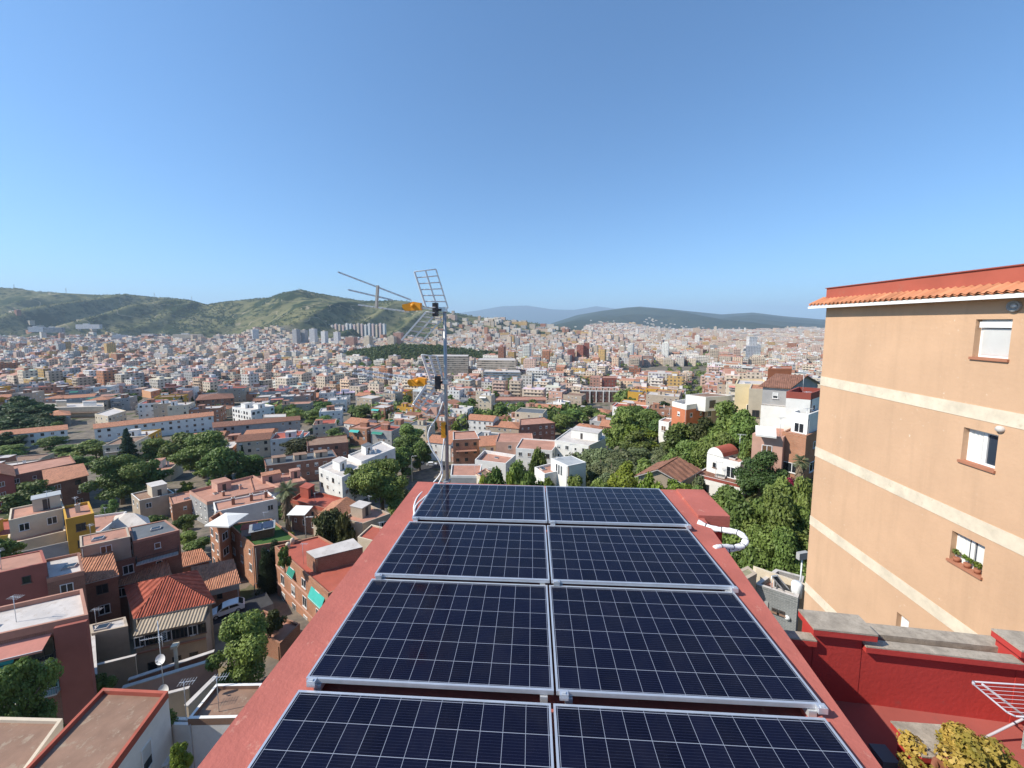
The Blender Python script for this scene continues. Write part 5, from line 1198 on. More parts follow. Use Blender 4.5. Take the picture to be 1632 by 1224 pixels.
building('house', 'white lower storey house under the brown tiled gable', PX(-9.58, (1215, 614.5), (1258.5, 617.7), (1304, 610), (1262, 605.5)), -12.5, WHITE, PALEROOF, z0=-20, par=0, cat='house', colgap=2.2, wsize=(.8, 1.2))
b = building('house', 'tall white house with maroon roof screen beside the tan building', PX(-10.0, (1253, 632), (1292, 635), (1315, 627), (1272, 624)), -10.0, WHITE, REDW, z0=-21, par=.7, pcol=REDW, cope=REDW, win=.5, cat='house', wsize=(.9, .8))
building('house', 'orange-red rooftop block behind the brown tiled gable', PX(-9.3, (1224, 589), (1262, 589), (1262, 585), (1228, 585)), -9.3, ORANGEW, SALMON, z0=-22, par=.2, win=.0, cat='house')
b = building('house', 'white house with pink screen and two air conditioners beside the tan building', PX(-12.2, (1262, 662), (1288, 667), (1312, 658), (1280, 655)), -12.2, WHITE, SLATE, z0=-20, par=.5, win=.6, cat='house')
b = building('house', 'salmon house with white awning on its terrace', PX(-15.2, (1199, 697), (1248, 703), (1262, 690), (1216, 686)), -15.2, PINK, SALMON, z0=-21, par=.5, win=.5, cat='house')
i = facing(b)[0]; awning(b, i, .08, .75, -13.5, 1.0, 1.0, WHITE)
b = building('house', 'brick-fronted house with wide white window above the palm', PX(-14.4, (1247, 690), (1285, 697), (1312, 686), (1268, 681)), -14.4, BRICKO, SALMON, z0=-22, par=.2, win=1, wsize=(2.2, 1.3), styles=['plain'], colgap=3, cat='house')
building('house', 'cream retaining house under the salmon terrace house', PX(-18.2, (1205, 725), (1285, 738), (1310, 722), (1230, 712)), -18.2, CREAM, SALMON, z0=-25, par=.3, win=.3, cat='house')
# barrel-topped white house with tile terrace
b = building('house', 'white house with a rounded barrel top and red vault', PX(-18.6, (1127, 722), (1153, 729), (1178, 723), (1150, 716)), -18.6, WHITE, WHITE, z0=-25, par=0, win=.9, wsize=(.5, .7), styles=['dark'], colgap=1.6, cat='house')
P = [Vector(p) for p in b.poly]; 
iF = [k for k in range(4) if edge_frame(b, k)[2].y < -.2 and edge_frame(b, k)[2].x < .4][0]
A, B_ = P[iF], P[(iF + 1) % 4]; C, D = P[(iF + 2) % 4], P[(iF + 3) % 4]; m = MB(); K = 12; prof = []
for k in range(K + 1):
    f = k / K; hgt = 1.1 * math.sin(math.pi * f) ** .6 if 0 < f < 1 else 0; prof.append((f, hgt))
for k in range(K):
    f0, h0 = prof[k]; f1, h1 = prof[k + 1]; p0, p1 = A.lerp(B_, f0), A.lerp(B_, f1); q0, q1 = D.lerp(C, f0), D.lerp(C, f1); z = b.z1 + .03
    m.face([(*p0, z), (*p1, z), (*p1, z + h1), (*p0, z + h0)], WHITE); m.face([(*p0, z + h0), (*p1, z + h1), (*q1, z + h1), (*q0, z + h0)], REDROOF)
part(m, 'barrel_vault', b.root)
building('house', 'white wing with tall barred windows beside the barrel-topped house', PX(-19.0, (1151, 733), (1180, 740), (1200, 730), (1172, 724)), -19.0, WHITE, SALMON, z0=-25, par=.2, wsize=(1.1, 1.6), colgap=1.8, cat='house')
b = building('house', 'long white house with brown tiled terrace roof below the barrel-topped house', PX(-21.3, (1106, 757), (1184, 776), (1205, 757), (1134, 743)), -21.3, WHITE, TERRAB, z0=-27, par=.2, pcol=REDW, cope=PALEROOF, wsize=(1, 1.1), styles=['dark', 'plain'], cat='house')
building('house', 'low house with broad brown tiled gable roof right of the furthest panels', PX(-20.6, (1018, 757), (1082, 765), (1112, 748), (1050, 738)), -20.6, BEIGE, TERRAB, z0=-26, kind='gable', rh=1.2, tiles=True, win=.2, cat='house'); chimney(b, .1, .9, WHITE, 1.6, .6)
building('house', 'small white house peeping between the trees left of the orange villa', PX(-24, (1050, 672), (1066, 675), (1076, 669), (1060, 667)), -24, WHITE, SALMON, z0=-30, par=.3, win=.5, cat='house')
# --- grey house with solar water heater, in the dip between our roof and the tan building
GTILE = brick_mat('grey_block', (.24, .25, .25), (.32, .32, .31))
b = building('house', 'grey block house with walled roof terrace carrying a solar water heater', PX(-17.7, (1203, 938), (1271, 961), (1281, 926), (1236, 914)), -17.7, GTILE, SALMON, z0=-24, par=.35, cope=PALEROOF, win=0, cat='house')
i = facing(b)[0]
for tt in (.5, .66): a, e, n, g = edge_frame(b, i); p = a + e * tt + n * .005; add_window(b.root, (p.x, p.y, -18.7), g, .32, .22, 'dark')
a, e, n, g = edge_frame(b, i); m = MB(); p = a + e * .8; m.lathe((p.x, p.y, -18.9), [(.14, 0), (.14, .12), (.001, .12)], FRAMEW, 12, Vector((n.x, n.y, 0))); part(m, 'vent', b.root); m = MB(); p = a + e * .2 + n * .01; q_ = a + e * .34 + n * .01; m.prism(ccw([p, q_, q_ + n * .05, p + n * .05]), -20.5, -18.3, GREYW); part(m, 'door', b.root)
c = at_z(1245, 935, -17.6); t = thing('solar_water_heater', (c.x, c.y, -17.65), 'tilted black solar collector with white tank on the grey house', 'water heater')
m = MB(); A = at_z(1230, 918, -16.5); B_ = A + Vector((.42, .12, 0)); C = at_z(1262, 944, -17.6); D = C - Vector((.42, .12, 0))
m.face([A, B_, C, D][::-1], glass_mat('collector_glass', (.02, .025, .035), .2)); 
for p, q_ in ((A, B_), (B_, C), (C, D), (D, A)): m.bar(p - Vector((0, 0, .03)), q_ - Vector((0, 0, .03)), .06, .08, ALU)
m.face([p - Vector((0, 0, .06)) for p in (A, B_, C, D)], SLATE); part(m, 'collector', t)
m = MB(); m.tube([A, (A.x, A.y, -17.65)], .025, STEEL, 6); m.tube([B_, (B_.x, B_.y, -17.65)], .025, STEEL, 6); m.tube([(A.x, A.y, -17.6), D], .02, STEEL, 6); part(m, 'stand', t)
q = at_z(1269, 948, -17.6); m = MB(); m.lathe((q.x, q.y, -17.66), [(.001, 0), (.3, 0), (.3, .85), (.22, .95), (.001, .95)], FRAMEW, 14); part(m, 'tank', t)
b = building('roof_hut', 'beige flat-topped stair hut against our roof edge by the grey house', PX(-16.6, (1170, 913), (1186, 926), (1206, 915), (1192, 903)), -16.6, BEIGE, mat('mossy_roof', (.30, .27, .17), .95, .3, 2), z0=-24, par=.05, win=0, cat='hut')
p0, p1 = at_z(1205, 905, -17.0), at_z(1300, 938, -17.0); m = MB(); m.prism(ccw([p0, p1, p1 + Vector((-.05, .25, 0)), p0 + Vector((-.05, .25, 0))]), -24, -17.0, CREAM)
solo(m, 'garden_wall', (p0 + p1) / 2, 'pale rendered wall between the grey house and the big trees', 'wall')
q = at_y(1278, 897, 25); t = thing('street_lamp', (q.x, q.y, q.z - 4), 'grey pole lamp beside the corner of the tan building', 'street lamp')
m = MB(); m.tube([(q.x, q.y, q.z - 5), (q.x, q.y, q.z + .5)], .05, STEEL, 8); part(m, 'pole', t); m = MB(); m.obox(q, .3, .38, .12, q.z + .3, q.z + .75, GREYW); part(m, 'lamp_head', t)
# --- small things on the left slope
def dish(px, py, d, label, y, mast=None):
    c = at_y(px, py, y); r = d / 2 / FPX * y; t = thing('satellite_dish', c, label, 'satellite dish'); m = MB(); ax = Vector((.1, -1, .35)).normalized()
    m.lathe(c, [(r * f, r * .28 * f * f) for f in (.02, .3, .6, .85, 1.0)], WHITE, 20, ax); m.lathe(c - ax * .02, [(r * f, r * .28 * f * f) for f in (.02, .3, .6, .85, 1.0)], PALEROOF, 20, ax); part(m, 'reflector', t)
    m = MB(); m.tube([c + ax * r * .02 - Vector((0, 0, r * .9)), c + ax * r * 1.0 - Vector((0, 0, r * .35)), c + ax * r * 1.1], .02, STEEL, 6); m.obox(c + ax * r * 1.1, 0, .05, .05, (c + ax * r * 1.1).z - .06, (c + ax * r * 1.1).z + .06, GREYW); part(m, 'feed_arm', t)
    return c
c = at_y(262, 1108, 25.2); m = MB(); m.tube([(c.x, c.y, -29.5), (c.x, c.y, -23.1)], .03, STEEL, 8); solo(m, 'antenna_mast', (c.x, c.y, -29), 'thin mast on the brown terrace corner carrying two white dishes', 'antenna mast')
dish(257, 1050, 18, 'upper white satellite dish on the thin mast', 25.0); dish(262, 1099, 20, 'lower white satellite dish on the thin mast', 25.0)
a, c = at_y(223, 1021, 25.2), at_y(258, 1014, 25.2); t = thing('tv_antenna', c, 'small comb-like TV aerial above the two white dishes', 'antenna'); m = MB(); m.bar(a, c, .025, .025, ALU)
for k in range(11): q = a.lerp(c, k / 10); m.tube([q - Vector((0, .0, .12)), q + Vector((0, .0, .12))], .008, ALU, 5)
part(m, 'boom', t); m = MB()
for k in range(5): q = c + Vector((.02 + k * .0, 0, -.3 + k * .15)); m.tube([q - Vector((.05, .3, 0)), q + Vector((.12, .3, 0))], .008, ALU, 5)
m.tube([c, (c.x, c.y, c.z - .9)], .02, STEEL, 6); part(m, 'reflector', t)
q = at_y(283, 1076, 36); m = MB(); m.tube([(q.x, q.y, q.z - 1), (q.x, q.y, at_y(283, 1032, 36).z)], [.2, .16], CREAM, 10); zt = at_y(283, 1030, 36).z; m.obox(q, .4, .3, .3, zt - .1, zt + .2, CREAM); m.obox(q, .4, .28, .28, q.z - .6, q.z + .1, CREAM)
solo(m, 'chimney_pipe', (q.x, q.y, q.z - 1), 'tall cream vent pipe with square cap before the veranda house', 'chimney pipe')
for k, (p0, p1, z, lab) in enumerate((((195, 1098), (345, 1052), -37.5, 'pinkish retaining wall with coping in front of the veranda house'), ((205, 1085), (340, 1040), -38.2, 'low brick railing wall along the yard of the veranda house'), ((300, 1125), (345, 1080), -34, 'sloping garden wall left of the round near tree'))):
    A, B_ = at_z(*p0, z), at_z(*p1, z); d = (B_ - A).normalized(); s = Vector((-d.y, d.x, 0)) * .3; m = MB(); m.prism(ccw([A, B_, B_ + s, A + s]), z - 6, z, (PINK, BRICK, BEIGE)[k]); m.prism(ccw(inset(ccw([A, B_, B_ + s, A + s]), -.06)), z + .002, z + .1, PALEROOF)
    solo(m, 'retaining_wall', (A + B_) / 2, lab, 'wall')
for k, (p0, p1, z, hgt, mm, lab) in enumerate((((150, 1062), (215, 1046), -37.6, 2.2, BEIGE, 'tan yard wall in the shaded lane left of the veranda house'), ((146, 1012), (150, 1090), -37.0, 2.6, BEIGE, 'tan side wall running down the shaded lane'), ((215, 1120), (300, 1098), -36.5, 1.2, BEIGE, 'low cracked wall above the dry weeds by the two dishes'))):
    A, B_ = at_z(*p0, z), at_z(*p1, z); d = (B_ - A).normalized(); s = Vector((-d.y, d.x, 0)) * .22; m = MB(); m.prism(ccw([A, B_, B_ + s, A + s]), z - hgt - 3, z, mm); m.prism(ccw(inset(ccw([A, B_, B_ + s, A + s]), -.05)), z + .002, z + .08, PALEROOF)
    solo(m, 'retaining_wall', (A + B_) / 2, lab, 'wall')
for k, (px, py, z, h, w, kind, lab) in enumerate(((430, 1012, -40.5, 3.2, 3.4, 'dark', 'dusty dark shrub beside our roof edge right of the round near tree'), (345, 1100, -38.0, 1.6, 2.2, 'shrub', 'low green shrub under the round near tree'), (160, 1100, -36.5, 2.4, 2.2, 'shrub', 'dark shrub at the foot of the red brick block'), (300, 840, -47, 3.5, 4.5, 'broad', 'bushy tree between the grey-sided block and the pavilion'), (180, 818, -47.5, 3.6, 4, 'broad', 'small tree between ochre house and pyramid-roofed pavilion'), (318, 872, -46.5, 3, 5, 'shrub', 'broad hedge behind the low orange-roofed house'), (296, 862, -46.5, 3, 4.5, 'shrub', 'round hedge right of the grey sheet roof house'), (10, 900, -38, 5, 5, 'broad', 'tree at left edge beside the dark red block'))):
    p = at_z(px, py, z); tree(kind, (p.x, p.y, z - .8), h + .8, w, 1, lab)
b = building('house', 'house with stained salmon terrace right of the two dishes', PX(-30, (300, 1152), (395, 1150), (420, 1095), (345, 1096)), -30, WHITE, BROWNROOF, z0=-42, par=.35, pcol=BROWNW, win=0, cat='house')
b = building('house', 'white low yard wall house at the bottom beside our roof edge', PX(-31, (262, 1160), (350, 1162), (360, 1150), (275, 1148)), -31, WHITE, SALMON, z0=-37, par=.3, win=0, cat='house')
p = at_z(238, 1222, -32.5); t = thing('garden_table', (p.x, p.y, -33.2), 'white garden table in the shaded yard at the bottom', 'table')
m = MB(); m.obox(p, .5, 1.2, .45, -32.5, -32.44, WHITE); part(m, 'table_top', t)
for sx in (-1, 1):
    for sy in (-1, 1): m = MB(); v = Vector((p.x, p.y)) + Vector((math.cos(.5), math.sin(.5))) * sx * 1.1 + Vector((-math.sin(.5), math.cos(.5))) * sy * .38; m.obox(v, .5, .04, .04, -33.25, -32.5, WHITE); part(m, 'leg', t)
p0, p1 = at_z(165, 1012, -34.5), at_z(190, 1008, -34.5)
building('house', 'low tan house front with dark doorway in the shaded lane', PX(-36.8, (146, 1012), (204, 1000), (200, 985), (143, 998)), -36.8, BEIGE, PALEROOF, z0=-42, par=.2, win=.6, styles=['dark'], cat='house')
building('house', 'low brick house with salmon terrace roof right of the round near tree', PX(-41, (396, 1004), (446, 1030), (478, 998), (420, 976)), -41, BRICK, SALMON, z0=-47, par=.4, cat='house', styles=['dark'])
m = MB(); m.prism(ccw(PX(-43.02, (318, 1004), (436, 962), (424, 944), (312, 986))), -47.5, -43.02, CONC, ASPH); structure(m, 'road')
# car
def car(px, py, z, ang, label, body):
    p = at_z(px, py, z); t = thing('parked_car', (p.x, p.y, z), label, 'car'); t.rotation_euler = (0, 0, ang); m = MB(); bm = mat('car_paint_' + body[0], body[1], .25, .03, 2, spec=.6)
    prof = [(-2.1, .35), (-2.12, .75), (-1.95, 1.0), (-1.35, 1.42), (-.2, 1.5), (.55, 1.38), (1.15, .98), (1.95, .82), (2.12, .6), (2.1, .32)]; W = .86
    top = lambda z_: W * (1 if z_ < 1.0 else 1 - (z_ - 1.0) * .32)
    for i in range(len(prof)):
        a, c = prof[i], prof[(i + 1) % len(prof)]; m.face([(a[0], -top(a[1]), a[1]), (a[0], top(a[1]), a[1]), (c[0], top(c[1]), c[1]), (c[0], -top(c[1]), c[1])], bm)
    for s in (-1, 1): pts = [(a[0], s * top(a[1]), a[1]) for a in prof]; m.face(pts if s > 0 else pts[::-1], bm)
    def lp(mb, nm): o = bpy.data.objects.new(nm, mb.mesh(nm)); link(o, t); return o
    lp(m, 'body')
    for s in (-1, 1):
        m = MB(); f = lambda x, z_: (x, s * (top(z_) + .006), z_)
        m.face([f(-1.5, 1.02), f(-.3, 1.02), f(-.3, 1.4), f(-1.2, 1.34)][::s], GLASS); m.face([f(-.2, 1.02), f(.95, 1.02), f(.45, 1.32), f(-.2, 1.4)][::s], GLASS); lp(m, 'side_window')
    m = MB(); m.face([(1.17, -.78, 1.0), (1.17, .78, 1.0), (.6, .70, 1.375), (.6, -.70, 1.375)], GLASS); lp(m, 'windscreen')
    m = MB(); m.face([(-1.93, .74, 1.03), (-1.93, -.74, 1.03), (-1.38, -.7, 1.41), (-1.38, .7, 1.41)], GLASS); lp(m, 'rear_window')
    for x in (-1.3, 1.32):
        for s in (-1, 1):
            m = MB(); m.lathe((x, s * .72, .32), [(.001, 0), (.32, 0), (.32, .17), (.22, .18), (.2, .15), (.001, .16)], BLKP, 16, Vector((0, s, 0))); w = lp(m, 'wheel')
            m = MB(); m.lathe((x, s * .72, .32), [(.19, .165), (.05, .185), (.001, .185)], STEEL, 12, Vector((0, s, 0))); r_ = bpy.data.objects.new('rim', m.mesh('rim')); link(r_, w)
    for s in (-1, 1): m = MB(); m.obox((2.06, s * .62), 0, .05, .16, .62, .76, FRAMEW); lp(m, 'headlight')
    return t
q0, q1 = at_z(342, 982, -43), at_z(388, 966, -43); car(363, 976, -43, math.atan2(q0.y - q1.y, q0.x - q1.x), 'white hatchback parked on the lane below the brick garage house', ('white', (.75, .75, .75)))
for k, (px, py, c, lab) in enumerate(((688, 742, ('white', (.75, .75, .75)), 'small white car on the road glimpsed left of the mast'), (665, 741, ('dark', (.03, .035, .05)), 'small dark car on the road glimpsed left of the mast'), (845, 650, ('white', (.75, .75, .75)), 'tiny white car on the street under the tree belt'))):
    q = on_ground(px, py); car(px, py, q.z + .05, rad(10 + 20 * k), lab, c)
def lamp(px, py, h, label, y):
    q = at_y(px, py, y); t = thing('street_lamp', (q.x, q.y, q.z - h), label, 'street lamp'); m = MB(); m.tube([(q.x, q.y, q.z - h), (q.x, q.y, q.z), (q.x + .3, q.y, q.z + .25), (q.x + 1.0, q.y, q.z + .3)], [.09, .06, .05, .04], STEEL, 8); part(m, 'pole', t); m = MB(); m.obox((q.x + 1.2, q.y), 0, .35, .14, q.z + .24, q.z + .36, GREYW); part(m, 'lamp_head', t)
lamp(656, 728, 8, 'curved grey street lamp by the road left of the mast', 110); lamp(486, 826, 7, 'street lamp post standing behind the pink red-roofed block', 62); lamp(405, 932, 5.5, 'thin lamp post beside the lane right of the white car', 57)
q = at_z(477, 812, -41); m = MB(); m.face([(q.x - 2, q.y - 1.4, -41.6), (q.x + 2, q.y - 1.2, -41.6), (q.x + 2.2, q.y + 1.6, -40.9), (q.x - 1.8, q.y + 1.6, -40.9)], WHITE); m.face([(q.x - 1.8, q.y + 1.6, -41), (q.x + 2.2, q.y + 1.6, -41), (q.x + 2, q.y - 1.2, -41.7), (q.x - 2, q.y - 1.4, -41.7)], WHITE)
for sx in (-1.7, 1.8): m.tube([(q.x + sx, q.y - 1.1, -44), (q.x + sx, q.y - 1.1, -41.7)], .04, STEEL, 6)
solo(m, 'sun_sail', (q.x, q.y, -41.5), 'white tilted canopy right of the palm trunk', 'canopy')

# ------------------------------------------------------------------ trees one can tell apart
T = tree_px
T('broad', 388, 984, 100, 37.5, 'large round leafy tree in front of the white car lane', hmax=8.5)
T('broad', 26, 1055, 86, 24.5, 'leafy tree at left edge before the red brick block balconies', hmax=8)
T('cypress', 420, 870, 32, 57, 'left column of the dark cypress pair beside the brick roof garden', 0); T('cypress', 435, 858, 38, 58.5, 'taller right column of the dark cypress pair beside the brick roof garden', 0)
palm(455, 768, 40, 82, 'shaggy palm tree with a skirt of dead fronds in the middle left', 15)
palm(1277, 722, 26, 44, 'small palm between brick-fronted house and tan building', 6)
T('broad', 606, 728, 92, 88, 'big round leafy tree beside the top left of the panels', 0, hmax=15)
T('broad', 188, 726, 88, 98, 'big plane tree left of the beige square house', 0, hmax=15); T('broad', 232, 734, 62, 106, 'plane tree behind the beige square house', 1, hmax=14)
T('broad', 46, 768, 62, 84, 'leafy tree with white flecks above the cream house', 1, hmax=8)
T('broad', 452, 870, 18, 50, 'thin young tree beside the cypress pair', 2, hmax=4)
T('conifer', 200, 682, 30, 135, 'dark cone-shaped conifer above the plane trees', 1)
T('bougain', 1258, 744, 26, 41, 'magenta bougainvillea bush beside the tan building', 1, hmax=4)
for k, px in enumerate((289, 306)): T('cypress', px, 632, 9, 235, ('left', 'right')[k] + ' cypress of the tall far pair in the left town', 2)
T('cypress', 362, 720, 9, 122, 'single slim cypress right of the tree clump', 2); T('cypress', 745, 656, 6, 190, 'small slim cypress right of the mast', 2); T('cypress', 885, 654, 5, 210, 'slim cypress by the brown brick house', 2)
for a in ((320, 690, 84, 124, 'broad'), (283, 693, 62, 134, 'broad'), (346, 712, 60, 114, 'broad'), (402, 724, 52, 124, 'broad'), (250, 698, 50, 142, 'broad'), (480, 694, 60, 150, 'dark'), (545, 762, 40, 108, 'cypress'), (562, 746, 38, 104, 'broad'), (518, 800, 50, 70, 'dark'), (548, 812, 30, 68, 'dark'),
          (8, 640, 60, 202, 'roundpine'), (32, 630, 52, 212, 'roundpine'), (58, 644, 46, 206, 'roundpine'), (20, 656, 62, 192, 'roundpine'), (46, 662, 52, 190, 'roundpine'), (70, 668, 36, 186, 'roundpine'), (-8, 660, 50, 188, 'roundpine'),
          (8, 712, 54, 142, 'broad'), (-6, 690, 50, 150, 'roundpine'), (30, 648, 60, 200, 'roundpine'), (62, 655, 50, 196, 'roundpine'), (78, 696, 40, 152, 'broad'), (112, 708, 46, 150, 'broad'), (150, 700, 56, 142, 'broad'), (128, 726, 40, 132, 'broad'),
          (498, 652, 46, 222, 'broad'), (522, 664, 50, 202, 'broad'), (536, 684, 46, 172, 'broad'), (514, 642, 46, 242, 'broad'), (540, 700, 36, 160, 'broad'),
          (655, 676, 50, 168, 'broad'), (648, 692, 46, 150, 'broad'), (640, 712, 52, 132, 'broad'), (668, 700, 34, 140, 'broad'), (622, 738, 40, 110, 'olive'), (640, 752, 36, 100, 'olive'),
          (570, 648, 40, 240, 'broad'), (600, 650, 40, 245, 'broad'), (630, 646, 42, 250, 'broad'), (660, 642, 40, 255, 'broad'), (685, 640, 36, 255, 'broad'), (740, 640, 36, 262, 'broad'),
          (800, 646, 30, 240, 'broad'), (826, 642, 36, 238, 'broad'), (850, 648, 34, 236, 'broad'), (872, 650, 30, 232, 'broad'), (895, 660, 44, 200, 'broad'), (918, 650, 40, 228, 'broad'), (945, 646, 44, 230, 'broad'), (960, 658, 40, 210, 'broad'),
          (1008, 642, 76, 112, 'broad'), (1030, 650, 60, 106, 'broad'), (990, 660, 56, 104, 'broad'), (1015, 676, 70, 92, 'lime'), (1048, 664, 46, 98, 'broad'),
          (912, 706, 54, 86, 'olive'), (940, 698, 60, 88, 'olive'), (968, 700, 60, 84, 'olive'), (990, 706, 60, 78, 'olive'), (958, 722, 62, 74, 'olive'), (1040, 722, 60, 68, 'olive'), (1030, 735, 56, 60, 'broad'), (1012, 690, 60, 86, 'broad'), (1000, 738, 50, 62, 'lime'), (1075, 735, 50, 54, 'broad'), (1110, 738, 40, 50, 'olive'), (900, 722, 44, 80, 'olive'), (920, 738, 40, 70, 'broad'), (975, 728, 50, 70, 'olive'), (1000, 722, 56, 72, 'olive'), (930, 724, 40, 78, 'olive'), (980, 740, 50, 66, 'olive'), (1022, 705, 50, 80, 'olive'),
          (1082, 668, 68, 72, 'broad'), (1118, 664, 60, 70, 'dark'), (1166, 642, 72, 66, 'broad'), (1194, 650, 58, 62, 'broad'), (1148, 690, 56, 58, 'broad'), (1098, 700, 60, 62, 'broad'), (1060, 700, 50, 70, 'olive'), (1068, 715, 50, 62, 'broad'), (1120, 702, 44, 60, 'broad'), (1180, 676, 50, 60, 'broad'), (1192, 700, 40, 54, 'broad'),
          (1214, 714, 76, 48, 'roundpine'), (1258, 756, 54, 40, 'broad'), (1284, 764, 44, 38, 'broad'),
          (1188, 768, 130, 33, 'broad'), (1250, 786, 100, 30, 'broad'), (1146, 796, 96, 34, 'broad'), (1214, 836, 96, 30, 'broad'), (1270, 800, 70, 30, 'broad'), (1160, 850, 80, 31, 'broad'), (1256, 850, 80, 28, 'broad'), (1120, 780, 60, 38, 'broad'), (1205, 870, 70, 29, 'broad'),
          (1038, 752, 56, 48, 'lime'), (1094, 754, 60, 45, 'lime'), (1008, 760, 48, 50, 'lime'), (1066, 764, 50, 46, 'lime'),
          (790, 740, 46, 72, 'broad'), (830, 738, 56, 72, 'broad'), (858, 706, 36, 84, 'broad'), (870, 756, 48, 66, 'lime'), (914, 758, 44, 66, 'broad'), (956, 758, 40, 62, 'broad'), (808, 752, 40, 68, 'lime'), (845, 752, 36, 66, 'broad'), (770, 760, 30, 72, 'lime')):
    T(a[4], a[0], a[1], a[2], a[3], None, None, None, 26)
p = at_y(268, 1150, 24.5); tree('broad', (p.x, p.y, -32.5), 3.0, 1.9, 1, 'small dark lemon tree at the corner of the white-walled house')
p = at_y(283, 1210, 21); tree('lime', (p.x, p.y, -30.5), 2.6, 1.4, 1, 'bright yellow-green sapling at the bottom edge')

for o in [q for q in COL.objects if q.get('category') in ('house', 'building') and q.type == 'EMPTY' and 25 < q.location.y < 150]:
    pass
# ------------------------------------------------------------------ ground sheet
ys = [-34, -26, -18, -10, -4] + list(np.arange(0, 130, 3.0)) + list(np.arange(130, 330, 8.0)) + list(np.arange(330, 1500, 30.0)) + list(np.arange(1500, 2760, 14.0)) + list(np.arange(2760, 3400, 60.0)) + list(np.arange(3400, 5700, 45.0)) + list(np.arange(5700, 12600, 80.0)) + list(np.arange(12600, 21000, 700.0)) + list(np.arange(21000, 26600, 350.0)) + [27500, 31000]
ys = np.array(ys); ss = np.concatenate([np.linspace(-2.6, -1.75, 30, endpoint=False), np.linspace(-1.75, 1.0, 620), np.linspace(1.0, 2.4, 40)[1:]])
S, Y = np.meshgrid(ss, ys); X = S * (Y + 40); Z, HL = hills_np(X.ravel(), Y.ravel()); nx, ny = len(ss), len(ys)
me = bpy.data.meshes.new('ground'); V = np.stack([X.ravel(), Y.ravel(), Z], 1).astype(np.float32)
me.vertices.add(len(V)); me.vertices.foreach_set('co', V.ravel())
ii = (np.arange(ny - 1)[:, None] * nx + np.arange(nx - 1)[None, :]).ravel(); F = np.stack([ii, ii + 1, ii + nx + 1, ii + nx], 1).astype(np.int32)
me.loops.add(F.size); me.loops.foreach_set('vertex_index', F.ravel()); me.polygons.add(len(F)); me.polygons.foreach_set('loop_start', np.arange(0, F.size, 4, dtype=np.int32))
me.polygons.foreach_set('use_smooth', np.ones(len(F), bool)); me.attributes.new('hill', 'FLOAT', 'POINT').data.foreach_set('value', HL.astype(np.float32)); GR = (sm((X / np.maximum(Y, 1) - .03) / .05) * sm((Y - 22) / 8) * (1 - sm((Y - 125) / 25))).ravel(); me.attributes.new('weeds', 'FLOAT', 'POINT').data.foreach_set('value', GR.astype(np.float32)); me.update(calc_edges=True)
m, nt, b_ = nodes_of('ground_cover'); L = nt.links
geo = N(nt, 'ShaderNodeNewGeometry'); at = N(nt, 'ShaderNodeAttribute', attribute_name='hill'); sp = N(nt, 'ShaderNodeSeparateXYZ'); L.new(geo.outputs['Position'], sp.inputs[0])
def nz(scale, detail=6., rough=.6): n = N(nt, 'ShaderNodeTexNoise', Scale=scale, Detail=detail, Roughness=rough); L.new(geo.outputs['Position'], n.inputs['Vector']); return n.outputs['Fac']
def mr(s, a, c, lo=0., hi=1.):
    r = N(nt, 'ShaderNodeMapRange'); r.inputs['From Min'].default_value = a; r.inputs['From Max'].default_value = c; r.inputs['To Min'].default_value = lo; r.inputs['To Max'].default_value = hi; L.new(s, r.inputs['Value']); return r.outputs['Result']
def mixc(f, A, B):
    q = N(nt, 'ShaderNodeMix', data_type='RGBA'); L.new(f, q.inputs['Factor'])
    for s, k in ((A, 'A'), (B, 'B')):
        if isinstance(s, tuple): q.inputs[k].default_value = (*s, 1)
        else: L.new(s, q.inputs[k])
    return q.outputs['Result']
dirt = mixc(mr(nz(.35, 8), .4, .65), (.24, .20, .155), (.13, .115, .10)); aw = N(nt, 'ShaderNodeAttribute', attribute_name='weeds'); dirt = mixc(aw.outputs['Fac'], dirt, mixc(mr(nz(.5, 8), .4, .6), (.14, .15, .065), (.07, .085, .035))); town = mixc(mr(nz(.09, 8), .55, .62), dirt, (.075, .09, .04))
grass = mixc(mr(nz(.012, 8, .65), .38, .62), (.20, .18, .088), (.125, .13, .058)); shrub = mixc(mr(nz(.022, 10, .72), .5, .58), grass, (.032, .047, .02))
shrub = mixc(mr(nz(.0045, 6), .49, .57), shrub, (.032, .048, .02))
trk = nz(.003, 3., .5); tm = N(nt, 'ShaderNodeMath', operation='ABSOLUTE'); ts = N(nt, 'ShaderNodeMath', operation='SUBTRACT'); ts.inputs[1].default_value = .5; L.new(trk, ts.inputs[0]); L.new(ts.outputs[0], tm.inputs[0]); shrub = mixc(mr(tm.outputs[0], .0022, .004, 1., 0.), shrub, (.30, .25, .16))
wood = mixc(mr(nz(.004, 8, .7), .4, .6), (.022, .036, .018), (.042, .054, .028)); scar = mixc(mr(nz(.0016, 8, .7), .66, .70), wood, (.22, .19, .14))
hillc = mixc(mr(sp.outputs[1], 3300, 3700), shrub, scar); L.new(mixc(at.outputs['Fac'], town, hillc), b_.inputs['Base Color']); b_.inputs['Roughness'].default_value = 1; b_.inputs['Specular IOR Level'].default_value = .05
me.materials.append(m); o = bpy.data.objects.new('ground', me); link(o); o['kind'] = 'structure'
